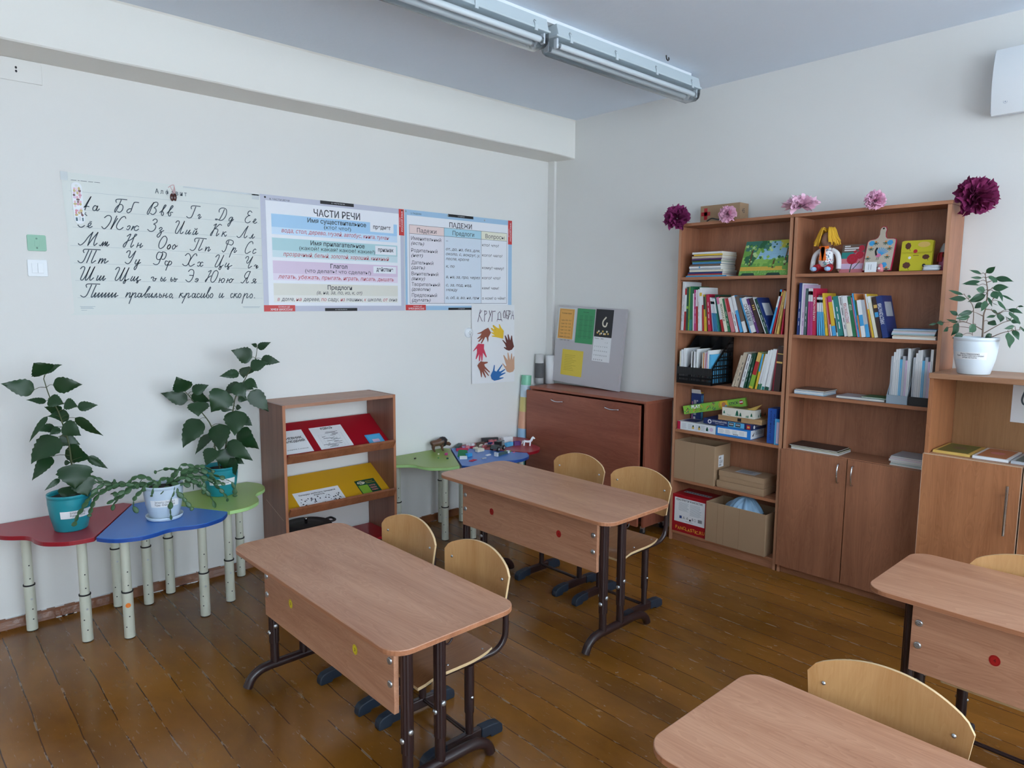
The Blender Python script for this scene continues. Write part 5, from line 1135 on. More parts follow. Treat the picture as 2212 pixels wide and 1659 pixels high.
# ------------------------------------------------------------ books
BK = {"A":[[2.6121,.0092,.311,-.7,"white",.186,"",""],[2.6017,.01,.308,-.8,"white",.186,"",""],[2.5878,.015,.267,-.1,"red",.15,"white:.45-.85",""],[2.5717,.014,.276,-.1,"darkgreen",.186,"lime:.5-.56",""],[2.5561,.0088,.276,.1,"lime",.186,"",""],[2.5459,.0197,.28,.3,"green",.186,"teal:.0-.25",""],[2.5198,.0051,.235,1.7,"white",.14,"",""],[2.5129,.0162,.259,1.9,"magenta",.15,"",""],[2.496,.0111,.258,1.8,"red",.15,"white:.6-1",""],[2.4802,.0088,.262,2.4,"white",.15,"",""],[2.4703,.0163,.273,2.3,"white",.186,"yellow:.80-.88",""],[2.4491,.0095,.227,3.4,"red",.14,"white:.72-1",""],[2.4364,.0108,.228,4.0,"yellow",.14,"navygreen:.6-.95",""],[2.4237,.008,.228,4.3,"olive",.14,"yellow:.0-.4",""],[2.4087,.0213,.23,5.9,"crimson",.15,"",""],[2.3783,.0045,.213,8.1,"white",.14,"lilac:.0-.9",""],[2.3715,.0094,.209,8.5,"blue",.14,"white:.55-1,yellow:.82-.9",""],[2.357,.0065,.209,9.7,"blue",.14,"white:.55-1,yellow:.82-.9",""],[2.3466,.0066,.209,10.5,"blue",.14,"white:.55-1,yellow:.82-.9",""],[2.3364,.0082,.208,11.3,"teal",.14,"white:.55-1",""],[2.3244,.0052,.232,12.0,"darkgreen",.18,"",""],[2.3127,.0184,.216,13.5,"red",.14,"white:.35-.8,pink:.8-1",""],[2.2911,.0196,.213,14.0,"cream",.14,"","КУЛАКОВ"],[2.27,.0158,.208,14.1,"green",.14,"",""],[2.2461,.0039,.211,15.9,"rose",.13,"",""],[2.2413,.0192,.21,15.7,"red",.13,"rose:.0-.6",""],[2.2177,.0184,.217,16.5,"white",.14,"",""],[2.1977,.0059,.226,16.2,"red",.14,"white:.5-1",""],[2.1883,.0179,.228,16.8,"skyblue",.15,"white:.6-1",""],[2.1641,.0235,.226,18.0,"brown",.17,"white:.0-.3",""],[2.1261,.0112,.22,21.1,"skyblue",.14,"",""],[2.1131,.029,.218,21.1,"white",.14,"grey:.2-.6","АТЛАС"],[2.0788,.0149,.215,21.7,"purple",.14,"","ИСТОРИЯ"],[2.0621,.0235,.217,20.6,"darkbrown",.15,"","III"],[2.027,.0034,.228,22.9,"white",.15,"",""],[2.0208,.0156,.217,23.3,"darkgreen",.14,"",""],[2.0031,.0072,.226,23.3,"navy",.135,"",""]],"A2":[[2.004,.0105,.261,-12.3,"skyblue",.14,"white:.6-.95,yellow:.85-.95",""],[1.9889,.007,.26,-11.5,"red",.14,"yellow:.86-.95",""],[1.9724,.0053,.255,-9.6,"tan",.14,"",""],[1.9591,.0114,.25,-8.0,"sand",.14,"",""],[1.9312,.007,.244,-4.3,"crimson",.13,"white:.6-1",""]],"B":[[1.837,.015,.29,-.3,"navy",.186,"",""],[1.82,.0061,.288,-.1,"white",.186,"",""],[1.8125,.0124,.282,-.0,"lilac",.186,"",""],[1.7986,.0143,.259,-.0,"slate",.14,"",""],[1.7778,.0084,.26,1.2,"magenta",.14,"white:.72-1,yellow:.86-.94",""],[1.7671,.0079,.26,1.6,"magenta",.14,"white:.72-1,yellow:.86-.94",""],[1.7569,.0079,.259,1.9,"magenta",.14,"white:.72-1,yellow:.86-.94",""],[1.7479,.0176,.259,2.0,"crimson",.14,"","МАТЕМАТИКА"],[1.724,.0087,.211,3.5,"aqua",.14,"white:.62-1,yellow:.86-.94",""],[1.7104,.0075,.211,4.7,"aqua",.14,"white:.62-1,yellow:.86-.94",""],[1.6983,.0076,.211,5.7,"aqua",.14,"white:.62-1,yellow:.86-.94",""],[1.6857,.0073,.211,6.9,"aqua",.14,"white:.62-1,yellow:.86-.94",""],[1.6741,.0111,.234,7.8,"yellow",.15,"",""],[1.6566,.0067,.212,9.3,"rose",.14,"",""],[1.6468,.0068,.211,10.0,"red",.14,"white:.0-.3",""],[1.6369,.0203,.219,10.6,"yellow",.14,"skyblue:.0-.25,magenta:.85-1",""],[1.6131,.0052,.199,11.3,"white",.13,"black:.1-.5",""],[1.607,.027,.218,11.3,"teal",.14,"",""],[1.5736,.0194,.221,12.6,"white",.14,"",""],[1.5531,.0231,.22,12.1,"white",.14,"cream:.0-.35","ХРЕСТОМАТИЯ"],[1.5282,.0168,.218,11.4,"green",.14,"","СССР"],[1.5075,.0038,.214,12.2,"pink",.14,"",""],[1.5028,.008,.235,11.6,"skyblue",.14,"",""],[1.4927,.0066,.234,11.6,"orange",.14,"green:.5-.85",""],[1.4839,.0203,.198,11.0,"white",.13,"skyblue:.3-.6",""],[1.4605,.0173,.199,11.6,"grey",.13,"skyblue:.0-.35",""],[1.4347,.0036,.235,13.7,"rust",.15,"",""],[1.4303,.0082,.233,13.2,"yellow",.15,"white:.65-1",""],[1.418,.0156,.22,14.0,"cream",.14,"white:.85-1",""],[1.4012,.0181,.217,11.6,"darkbrown",.14,"sand:.72-.80,skyblue:.5-.62",""],[1.3787,.0273,.22,12.5,"navy",.14,"","ХРЕСТОМАТИЯ"]],"D":[[2.2305,.0122,.202,-15.6,"beige",.13,"",""],[2.2134,.0249,.216,-14.6,"beige",.14,"",""],[2.182,.0058,.21,-13.3,"brown",.13,"",""],[2.1751,.0215,.208,-13.2,"white",.14,"",""],[2.1501,.0118,.216,-12.6,"darkgreen",.14,"",""],[2.1287,.0117,.214,-10.4,"darkgreen",.14,"",""],[2.1161,.0247,.223,-13.3,"lime",.14,"sand:.75-1,red:.38-.75,yellow:.0-.06",""],[2.0764,.0113,.215,-9.8,"yellow",.14,"skyblue:.5-1",""],[2.0643,.0121,.218,-12.1,"white",.13,"green:.0-.15",""],[2.0475,.0102,.239,-11.1,"white",.13,"green:.0-.15",""],[2.0349,.0149,.243,-10.8,"white",.14,"teal:.0-.08",""],[2.0137,.0234,.246,-9.6,"white",.14,"darkgreen:.0-.08",""],[1.9656,.0038,.243,-4.0,"crimson",.14,"",""],[1.9602,.0366,.264,-3.9,"darkbrown",.15,"sand:.82-.84,sand:.62-.66",""]]}
CW = dict(white=((226,228,230),'white'), red=((176,34,44),'red'), darkgreen=((22,74,56),'dark green'), lime=((132,176,60),'light green'), green=((34,112,72),'green'), magenta=((188,60,130),'magenta'), yellow=((222,184,52),'yellow'), olive=((96,104,52),'olive'), crimson=((184,26,66),'crimson'), blue=((60,130,176),'blue and white'), teal=((40,128,124),'teal'), cream=((226,220,200),'cream'), rose=((204,120,128),'rose'), skyblue=((66,158,214),'sky blue'), brown=((104,86,76),'grey brown'), purple=((92,42,112),'purple'), darkbrown=((58,38,36),'dark brown'), navy=((30,54,116),'navy blue'), tan=((206,164,116),'tan'), sand=((214,178,96),'sandy yellow'), lilac=((206,180,208),'lilac'), slate=((70,96,96),'slate green'), aqua=((90,176,220),'aqua'), pink=((214,120,160),'pink'), orange=((220,140,72),'orange'), grey=((178,184,192),'grey'), rust=((186,116,76),'rust'), beige=((196,180,158),'beige'), navygreen=((36,58,52),'dark'), black=((36,36,40),'black'))
def bmat(k): return mat('cover_'+k, CW[k][0], .38)
m_pages = mat('page_block', (222, 218, 206), .8)
ORD = 'first second third fourth fifth sixth seventh eighth ninth tenth eleventh twelfth thirteenth fourteenth fifteenth sixteenth seventeenth eighteenth nineteenth twentieth'.split()
def ordn(i):
    if i <= 20: return ORD[i-1]
    if i < 30: return 'twenty-'+ORD[i-21]
    return 'thirtieth' if i == 30 else 'thirty-'+ORD[i-31]
def book_row(key, z, where, group, xs=3.864):
    rnd = random.Random(len(BK[key])*3+ord(key[0]))
    for i, (y0, t, h, lean, col, dep, bands, tx) in enumerate(BK[key]):
        b = MB(); m = bmat(col); ct = min(.0016, t*.22)
        b.box(.0, dep, -ct, 0, 0, h, m).box(0, dep, -t, -t+ct, 0, h, m).box(0, ct, -t+ct, -ct, 0, h, m)
        b.box(ct, dep-.003, -t+ct, -ct, .002, h-.0025, m_pages)
        M = frame((0, 0, 0), (0, -1, 0), (0, 0, 1))
        for s in bands.split(','):
            if ':' not in s: continue
            c, r = s.split(':'); a, e = r.split('-'); a = float(a); e = float(e)
            b.box(-.0003, .012, -t+.0001, -.0001, h*a+.0002, h*e-.0002, bmat(c))
        fg = m_wht2 if col in ('red','darkgreen','green','magenta','crimson','teal','purple','darkbrown','navy','black','slate') else m_tx
        if t > .007:
            MR_ = M @ Matrix.Rotation(PI/2, 4, 'Z')
            if tx:
                c2 = bmat('red') if tx.startswith('ХРЕСТ') and col == 'white' else (bmat('sand') if tx == 'III' else fg)
                b.text(tx, h*(.32 if len(tx) > 4 else .66), -t*.78, t*.62/.7, c2, MR_, .0006, width=h*(.5 if len(tx) > 4 else .14), bold=.01)
            else:                                               # small unreadable spine printing
                x = h*.18
                for q in range(rnd.randrange(2, 5)):
                    l = h*rnd.uniform(.06, .2)
                    if not bands: b.box(x, x+l, -t*.58, -t*.42, .0004, .0005, fg, MR_)
                    x += l+h*.06
        if t > .006 and rnd.random() < .6:                       # a plate on the front cover
            b.box(dep*.2, dep*.85, -t-.0002, -t+.0004, h*.5, h*.85, bmat(rnd.choice(['white','sand','skyblue','grey','rose'])))
        dx = rnd.uniform(0, .006)
        ob = b.build('book')
        a = -R(lean); zz = z+.0004+(t*math.sin(R(-lean)) if lean < 0 else 0)
        ob.matrix_world = Matrix.Translation((xs+dx, y0, zz)) @ Matrix.Rotation(a, 4, 'X')
        th = 'thick ' if t > .024 else ''
        tag(ob, '%s%s book, %s from the left %s' % (th, CW[col][1], ordn(i+1), where), 'book', group)
book_row('A', 1.401, 'in the long row on the open bookcase', 'books in the long row of the open bookcase')
book_row('A2', 1.401, 'of five leaning on the open bookcase side', 'five books leaning on the bookcase side')
book_row('B', 1.403, 'in the row under the rag doll', 'books in the row under the rag doll')
book_row('D', 1.068, 'of those right of the black file tray', 'books right of the black file tray')

def mthing(b, name, label, cat, loc, group=None, bevel=0.0, rz=0.0):
    M = (Matrix.Translation(loc) @ Matrix.Rotation(rz, 4, 'Z')).inverted()
    b.v = [tuple(M @ Vector(p)) for p in b.v]
    o = b.build(name, bevel=bevel); o.location = loc; o.rotation_euler = (0, 0, rz)
    return tag(o, label, cat, group)
def FR(x, y, z):
    """frame of a face looking at -x: local x runs to the right (-y), local y up"""
    return frame((x, y, z), (0, -1, 0), (0, 0, 1))
def SD(x, y, z):
    """frame of a face looking at -y (right-hand side of a box on these shelves): local x runs away from the room"""
    return frame((x, y, z), (1, 0, 0), (0, 0, 1))
# pile of magazines and exercise books on the top shelf
layers = [(2.588,2.300,.0085,'skyblue','pale blue'),(2.580,2.330,.0050,'tan','tan'),(2.578,2.331,.0065,'crimson','dark red'),(2.574,2.330,.0105,'navy','navy blue'),(2.563,2.324,.0135,'cream','cream'),(2.565,2.343,.0085,'grey','light grey'),(2.568,2.341,.0145,'white','white with a blue dot'),(2.562,2.345,.0120,'brown','grey brown'),(2.545,2.341,.0140,'blue','blue and white'),(2.546,2.341,.0035,'lime','thin light green'),(2.547,2.338,.0095,'black','black'),(2.548,2.337,.0075,'purple','purple'),(2.549,2.335,.0160,'beige','thick beige'),(2.533,2.331,.0110,'yellow','pale yellow'),(2.549,2.337,.0140,'white','uppermost white')]
z = 1.7404; rnd = random.Random(21)
for i, (ya, yb, t, c, w) in enumerate(layers):
    b = MB(); x = 3.868+rnd.uniform(0, .008); dp = .17
    ya -= .0; w_ = ya-yb
    b.box(x, x+dp, yb, ya, z, z+min(.001, t*.2), bmat(c)).box(x, x+dp, yb, ya, z+t-min(.001, t*.2), z+t-.0002, bmat(c)).box(x, x+.0012, yb+.0, ya, z, z+t-.0002, bmat(c))
    b.box(x+.0012, x+dp-.002, yb+.0006, ya-.002, z+min(.001, t*.2), z+t-min(.001, t*.2)-.0002, m_pages)
    if 'dot' in w: b.disc(.075, t/2, .0004, .0055, bmat('skyblue'), FR(x, ya, z), 14)
    mthing(b, 'magazine', '%s booklet, %s from the bottom of the top shelf pile' % (w, ordn(i+1)), 'magazine', (x, (ya+yb)/2, z), 'booklets in the pile on the top left shelf')
    z += t

# woodland jigsaw in its frame, leaning back
b = MB(); W_, H_ = .315, .222
M = Matrix.Translation((3.872, 2.221, 1.7415)) @ Matrix(((0,0,-1,0),(-1,0,0,0),(0,1,0,0),(0,0,0,1)))
M = Matrix.Translation((3.872, 2.221, 1.7415)) @ Matrix.Rotation(R(22), 4, 'Y') @ FR(0, 0, 0)
jz = dict(sky=(150,196,224), gr=(110,164,74), gr2=(142,190,92), dk=(46,104,70), bl=(64,124,110), yel=(198,196,70), path=(214,176,72), brn=(96,66,40), lt=(186,214,150), rim=(20,60,48))
jm = {k: mat('jigsaw_'+k, v, .45) for k, v in jz.items()}
b.box(0, W_, 0, H_, -.004, 0, jm['gr2'])
b.rect(.0, W_, .055, .075, .0003, jm['gr']); b.rect(0, W_, .028, .056, .0003, jm['path']); b.rect(0, W_, .0, .03, .0004, jm['gr'])
b.add([(.09,.10,.0005),(.30,.10,.0005),(.30,.215,.0005),(.16,.215,.0005),(.11,.16,.0005)], [(0,1,2,3,4)], jm['sky'])
rnd = random.Random(2)
def blob(x, y, r, m, zz, k=14, ry=None):
    b.add([(min(W_-.001, max(.001, x+r*(1+.16*math.sin(5*a)+.1*math.sin(9*a+x*90))*math.cos(a))), min(H_-.001, max(.001, y+(ry or r)*(1+.16*math.sin(5*a+1))*math.sin(a))), zz) for a in [2*PI*q/24 for q in range(24)]], [tuple(range(24))], m)
for x, y, r, m in ((.05,.20,.05,'bl'),(.10,.205,.035,'dk'),(.14,.19,.025,'bl'),(.03,.15,.04,'gr'),(.27,.21,.045,'yel'),(.305,.17,.03,'yel'),(.30,.10,.03,'dk'),(.25,.09,.025,'gr'),(.05,.10,.035,'dk'),(.20,.075,.03,'gr'),(.12,.085,.028,'gr2'),(.29,.06,.03,'gr'),(.07,.125,.022,'lt')): blob(x, y, r, jm[m], .0007+.00005*rnd.random())
for x, y0, y1 in ((.055,.06,.17),(.275,.06,.18),(.205,.045,.10)): b.rect(x-.005, x+.005, y0, y1, .0009, jm['brn'])
for _ in range(60): blob(rnd.uniform(.01, .30), rnd.choice([rnd.uniform(.15, .215), rnd.uniform(.06, .12)]), rnd.uniform(.004, .010), jm[rnd.choice(['gr','dk','gr2','lt','bl'])], .0011+.00005*rnd.random())
for _ in range(50): x = rnd.uniform(.005, .31); y = rnd.uniform(.0, .028); b.line([(x, y), (x+rnd.uniform(-.004, .004), y+.008)], .0012, jm['lt'], z=.0013)
for x in (.015, .175): b.prism([(x, -.001), (x+.09, -.001), (x+.08, .014), (x+.01, .014)], .0012, .003, jm['rim'])
jw = mat('jigsaw_cut', (90, 120, 80), .6)
for q in range(1, 7): b.line(smooth_pts([(W_*q/7+.002*math.sin(k*1.9+q), H_*k/12, 0) for k in range(13)], 2), .0004, jw, z=.0015)
for q in range(1, 5): b.line(smooth_pts([(W_*k/16, H_*q/5+.002*math.sin(k*1.7+q), 0) for k in range(17)], 2), .0004, jw, z=.0015)
b.v = [tuple(M @ Vector(p)) for p in b.v]
mthing(b, 'jigsaw_puzzle', 'framed jigsaw picture of a sunny wood leaning in the top left shelf', 'jigsaw puzzle', (3.88, 2.06, 1.7415))

# ---- black perforated file tray with three bays
m_tray = mat('black_polystyrene', (20, 21, 24), .4)
t = thing('file_tray', 'black perforated three-bay file tray holding papers, third shelf of open bookcase', 'file tray', (3.80, 2.455, 1.0685))
b = MB(); YA, YB, DP, LIP, BK_ = .128, -.127, .24, .105, .295
def tside(b, y, grid):
    # sloped side with window grid made of bars
    def top(x): return LIP+(BK_-LIP)*min(1, max(0, x/(DP*.86)))
    b.prism([(0, 0), (DP, 0), (DP, .014), (0, .014)], y, y+.003, m_tray, Matrix(((1,0,0,0),(0,0,1,0),(0,1,0,0),(0,0,0,1))))
    b.prism([(0, LIP-.012), (DP*.86, BK_-.03), (DP, BK_-.03), (DP, BK_), (DP*.86, BK_), (0, LIP)], y, y+.003, m_tray, Matrix(((1,0,0,0),(0,0,1,0),(0,1,0,0),(0,0,0,1))))
    if not grid:
        b.prism([(0, .014), (DP, .014), (DP, BK_-.03), (DP*.86, BK_-.03), (0, LIP-.012)], y, y+.003, m_tray, Matrix(((1,0,0,0),(0,0,1,0),(0,1,0,0),(0,0,0,1)))); return
    xs_ = [0, .03, .05, .075, .095, .122, .142, .17, .19, .215, DP]
    for k, x in enumerate(xs_[:-1]):
        w_ = .012 if k == 0 else .006
        b.prism([(x, .0), (x+w_, 0), (x+w_, top(x+w_)-.01), (x, top(x)-.01)], y, y+.003, m_tray, Matrix(((1,0,0,0),(0,0,1,0),(0,1,0,0),(0,0,0,1))))
    b.box(DP-.012, DP, y, y+.003, 0, BK_, m_tray)
    for z_ in (.045, .062, .097, .117, .152, .172, .205, .225, .255):
        xa = 0 if z_ < LIP else (z_-LIP)/(BK_-LIP)*DP*.86
        b.box(max(0, xa), DP, y, y+.003, z_-.004, z_+.004, m_tray)
tside(b, YA-.003, False); tside(b, YB, True); tside(b, .042, False); tside(b, -.044, False)
b.box(0, DP, YB, YA, 0, .003, m_tray).box(DP-.003, DP, YB, YA, 0, BK_, m_tray)
for a, c in ((0, .022), (.034, .046), (.058, LIP)): b.box(-.003, 0, YB, YA, a, c, m_tray)
for k in range(27):
    y = YB+(YA-YB)*k/26; b.box(-.003, 0, min(YA-.004, y), min(YA, y+.0055), .0, .06, m_tray)
for y in (YA-.05, YA-.065, .02, 0.0, -.07, -.105): b.box(-.0036, -.002, y, y+.0015, .05, .1, mat('tray_rib', (48, 50, 54), .4))
b.build('tray', t)
pn = [('cream','cream notebook with folded cover',.008,.115,.20),('white','white ring-bound notebook',.016,.105,.205),('white','white folded sheaf',.014,.086,.21),('white','curled silver-white plastic folder',.030,.03,.20),('grey','light grey folder',.008,.02,.205),('white','white copybook',.008,-.008,.21),('cream','thin cream booklet',.006,-.050,.195),('orange','thin orange booklet',.005,-.058,.195),('white','white booklet',.005,-.065,.195),('rose','thin pink booklet',.005,-.072,.195),('lilac','thin lilac booklet',.005,-.079,.20),('white','wide white booklet',.010,-.088,.205),('aqua','pale blue booklet',.012,-.101,.19)]
for i, (c, w, tt, y, hh) in enumerate(pn):
    b = MB(); xx = 3.803; yy = 2.455+y
    b.box(xx+.004, xx+.20, yy-tt, yy, 1.072, 1.072+hh+.004*(i % 3), bmat(c))
    b.box(xx+.006, xx+.198, yy-tt+.0008, yy-.0008, 1.072+hh-.001, 1.0725+hh+.004*(i % 3)+.0004, m_pages)
    bay = 'left' if i < 3 else ('middle' if i < 6 else 'right')
    mthing(b, 'booklet', '%s, %s item from the left in the black file tray' % (w, ordn(i+1)), 'booklet', (xx, yy, 1.072), 'papers in the black file tray')

# ---- game boxes on the fourth shelf
def carton(name, label, cat, x, ya, yb, z0, z1, dep, m, rz=0.0, prints=None, group=None, top=None, roll=0.0, side=None):
    b = MB().box(0, dep, yb-ya, 0, 0, z1-z0, m)
    if top: b.rect(.001, dep-.001, yb-ya+.001, -.001, z1-z0+.0003, top)
    if side: b.box(.001, dep-.001, yb-ya-.0003, yb-ya+.0005, .001, z1-z0-.001, side)
    if prints: prints(b, FR(0, 0, 0), ya-yb, z1-z0, SD(0, yb-ya, 0), dep)
    o = b.build(name, bevel=0)
    o.matrix_world = Matrix.Translation((x, ya, z0)) @ Matrix.Rotation(rz, 4, 'Z') @ Matrix.Rotation(roll, 4, 'X')
    return tag(o, label, cat, group)
GB = 'game boxes on the fourth shelf'
def rows(b, M, x0, x1, y0, dy, n, m, z=.0006, h=None, jit=5):
    r = random.Random(jit)
    for i in range(n):
        b.box(x0, x1-(x1-x0)*r.uniform(0, .25), y0-i*dy, y0-i*dy+(h or dy*.35), z-.0002, z, m, M)
def p_white(b, M, w, h, S_, d):
    b.box(0, .022, 0, h, -.0002, .0005, bmat('crimson'), M)
    for x0 in (.035, .08, .135, .175): rows(b, M, x0, x0+.034, h*.78, h*.10, 7, bmat('grey'), jit=int(x0*100))
    for x0, c in ((.11, 'sand'), (.155, 'sand'), (.212, 'darkgreen')):
        b.rect(x0, x0+.016, h*.25, h*.55, .0007, bmat(c), M); b.rect(x0+.004, x0+.013, h*.5, h*.72, .0008, bmat('darkgreen'), M)
    b.disc(.25, h*.5, .0007, .013, bmat('lilac'), M, 12)
    b.rect(.02, .12, -.13, -.03, h+.0006, bmat('navy'), frame((0, 0, 0), (0, -1, 0), (-1, 0, 0), (0, 0, 1)))
carton('game_box', 'white flat box with a crimson end and small pictures, lowest left', 'box', 3.870, 2.612, 2.334, .7535, .806, .15, mat('white_card', (222, 226, 230), .5), R(1.0), p_white, GB)
def p_bb(b, M, w, h, S_, d):
    b.rect(.012, w-.022, h*.22, h*.82, .0005, m_wht2, M)
    for x0 in (.02, .065, .112, .16): rows(b, M, x0, x0+.036, h*.68, h*.075, 6, bmat('grey'), .0008, jit=int(x0*100))
    for k in range(4): b.rect(.12+.009*k, .126+.009*k, h*.28, h*.36, .0009, m_black, M)
    b.rect(.004, d-.004, h*.06, h*.94, .0006, m_wht2, S_); b.prism([(.02, h*.35), (.05, h*.75), (.035, h*.3)], .0007, .0009, bmat('darkbrown'), S_); b.rect(.06, d-.02, h*.4, h*.78, .0008, bmat('grey'), S_); b.rect(.05, d-.03, h*.84, h*.88, .0008, m_black, S_)
carton('game_box', 'bright blue box with a white label under the dark blue game box', 'box', 3.876, 2.329, 2.096, .7535, .8125, .17, mat('bright_blue_card', (36, 124, 206), .4), R(0), p_bb, GB)
def p_db(b, M, w, h, S_, d):
    b.text('ОТЛИЧНЫЙ КЛУБ', .065, h*.52, .0135, m_wht2, M, .0006, width=.10, bold=.012); b.text('Секрет поколений', .085, h*.22, .008, m_wht2, M, .0006, width=.062)
    b.disc(.045, h*.5, .0006, .0135, m_wht2, M, 16); b.disc(.045, h*.5, .0008, .009, bmat('navy'), M, 5)
    b.rect(.175, .285, h*.06, h*.94, .0006, bmat('aqua'), M)
    for x0 in (.18, .225): b.rect(x0, x0+.034, h*.2, h*.85, .0008, m_black, M); [b.rect(x0+.004+k*.007, x0+.009+k*.007, h*.4, h*.7, .001, bmat('grey'), M) for k in range(4)]
    b.rect(.300, .325, h*.1, h*.85, .0008, bmat('red'), M); b.rect(.305, .32, h*.3, h*.6, .001, bmat('sand'), M)
    b.text('ОТЛИЧНЫЙ КЛУБ', .04, h*.5, .010, m_wht2, S_, .0006, width=.08, bold=.012); b.disc(.02, h*.5, .0006, .011, m_wht2, S_, 14)
carton('game_box', 'dark navy game box lying across the white and bright blue boxes', 'box', 3.880, 2.425, 2.086, .8135, .8485, .165, mat('navy_card', (28, 46, 100), .4), R(0), p_db, GB)
t = thing('wooden_case', 'flat pale wooden case with a black clasp under the fir-tree box', 'case', (3.900, 2.186, .849))
o = t.location.copy()
for z0, z1, n_ in ((0, .0145, 'base'), (.0150, .031, 'lid')): MB().box(0, .14, -.147, .147, z0, z1, mat('pale_case_wood', (186, 148, 104), .5)).build(n_, t, bevel=.0008)
MB().box(-.003, 0, -.012, .012, .004, .024, m_strip).build('clasp', t, bevel=.0008)
def p_fir(b, M, w, h, S_, d):
    fm = mat('fir_print_green', (28, 112, 86), .6)
    def fir(x, y, s, MM):
        for k in range(3): b.add([(x-s*(.5-.1*k), y+s*.32*k, .0006), (x+s*(.5-.1*k), y+s*.32*k, .0006), (x, y+s*.32*k+s*.55, .0006)], [(0,1,2)], fm, M=MM)
        b.rect(x-s*.06, x+s*.06, y-s*.12, y, .0006, fm, MM)
    for x, y, s in ((.014, .014, .016), (.102, .008, .030), (.125, .008, .020), (.198, .014, .018), (.175, .006, .012), (.165, .006, .010)): fir(x, y, s, M)
    b.line(smooth_pts([(.035, .012, 0), (.045, .006, 0), (.06, .007, 0)], 4), .002, fm, M, .0006)
    fir(.05, .008, .014, S_); fir(.075, .01, .022, S_); fir(.13, .012, .018, S_)
    # torn picture lid
    TM = Matrix(((0,1,0,0),(-1,0,0,0),(0,0,1,h),(0,0,0,1)))
    b.rect(.01, w-.01, .004, d-.004, .0004, bmat('sand'), TM); b.disc(w*.45, d*.55, .0008, .05, bmat('brown'), TM, 20, .03); b.disc(w*.5, d*.5, .0012, .03, bmat('darkbrown'), TM, 20, .02)
    b.add([(w*.75, .01, .0015), (w-.002, .02, .002), (w+.012, d*.9, .034), (w*.8, d*.95, .008)], [(0,1,2,3)], bmat('sand'), M=TM)
carton('game_box', 'cream box printed with green fir trees, its picture lid torn', 'box', 3.888, 2.299, 2.083, .8812, .9330, .080, mat('cream_card', (222, 218, 204), .6), R(0), p_fir, GB)
def p_play(b, M, w, h, S_, d):
    b.text('PLAY', .055, h*.56, .030, m_wht2, M, .0008, width=.062, bold=.03, italic=.1); b.text('STICK', .072, h*.16, .026, bmat('lime'), M, .0010, width=.066, bold=.03, italic=.1)
    b.text('STICK', .0725, h*.145, .026, m_tx, M, .0008, width=.066, bold=.045, italic=.1)
    r = random.Random(4)
    for _ in range(34):
        x, y, a = r.uniform(.01, w*.58), r.uniform(h*.08, h*.85), r.uniform(0, 3)
        b.line([(x, y), (min(w-.005, x+.016*math.cos(a)), min(h-.003, max(.002, y+.016*math.sin(a))))], .004, bmat(r.choice(['darkgreen','orange','slate','green','rust'])), M, .0005)
    b.rect(w*.60, w*.72, h*.02, h*.98, .0006, bmat('yellow'), M); b.disc(w*.66, h*.5, .0008, .014, bmat('rust'), M, 14, .018); b.disc(w*.69, h*.3, .0009, .009, bmat('aqua'), M, 12)
    b.text('STICK', w*.74, h*.4, .022, m_tx, M, .0008, width=.06, bold=.03, italic=.1); b.disc(w*.93, h*.55, .0008, .013, bmat('red'), M, 18); b.rect(w*.905, w*.955, h*.5, h*.64, .001, m_wht2, M)
carton('game_box', 'long green box propped at a slant over the wooden case', 'box', 3.897, 2.580, 2.175, .8495, .9035, .034, mat('lime_card', (126, 182, 62), .4), R(15.5), p_play, GB, roll=-R(12.5))
def p_open(b, M, w, h, S_, d):
    b.rect(.006, .014, h*.2, h*.75, .0006, bmat('pink'), M); b.rect(.02, .04, h*.35, h*.8, .0006, bmat('grey'), M)
    for k in range(3): b.disc(.048, h*(.78-.12*k), .0006, .005, m_wht2, M, 10)
    b.rect(.020, .035, h*.1, h*.3, .0006, m_wht2, M)
    b.rect(.004, d-.004, h*.08, h*.95, .0006, bmat('aqua'), S_); b.rect(.05, .10, h*.3, h*.8, .0008, bmat('brown'), S_); b.rect(.008, .018, h*.8, h*.95, .0008, bmat('navy'), S_)
    b.add([(0, 0, h), (.074, 0, h), (.072, -.006, h+.027), (.002, -.006, h+.027)], [(0,1,2,3)], m_wht2, M=Matrix(((0,1,0,0),(-1,0,0,0),(0,0,1,0),(0,0,0,1))))
    b.box(.03, .06, -.07, -.04, h-.001, h+.006, bmat('yellow'))
carton('game_box', 'opened dark blue carton with a white flap at the back left', 'box', 4.022, 2.612, 2.538, .7535, .978, .030, mat('blue_carton', (34, 62, 124), .4), 0, p_open, GB)
def p_led(b, M, w, h, S_, d):
    MM = M @ Matrix.Rotation(PI/2, 4, 'Z')
    b.text('LED ALARM CLOCK', .02, -w*.48, .015, mat('led_navy', (20, 36, 92), .5), MM, .0006, width=h*.86, bold=.01)
    b.text('DS-730', h*.55, -w*.88, .012, mat('led_navy', (20, 36, 92), .5), MM, .0006, width=h*.3, bold=.01)
carton('alarm_clock_box', 'upright deep blue carton with vertical dark lettering at the shelf end', 'box', 3.880, 1.992, 1.940, .7535, .962, .10, mat('deep_blue_card', (32, 84, 170), .4), R(0), p_led, GB)
def p_lb(b, M, w, h, S_, d):
    b.rect(.010, w-.003, h*.05, h*.88, .0006, bmat('lilac'), M); rows(b, M, .012, w-.006, h*.84, h*.035, 22, bmat('grey'), .0009); b.rect(0, .006, 0, h, .0006, bmat('aqua'), M)
carton('slim_box', 'slim light blue carton leaning before the deep blue one', 'box', 3.8665, 1.9385, 1.9055, .7535, .906, .012, mat('light_blue_card', (62, 150, 206), .4), 0, p_lb, GB)

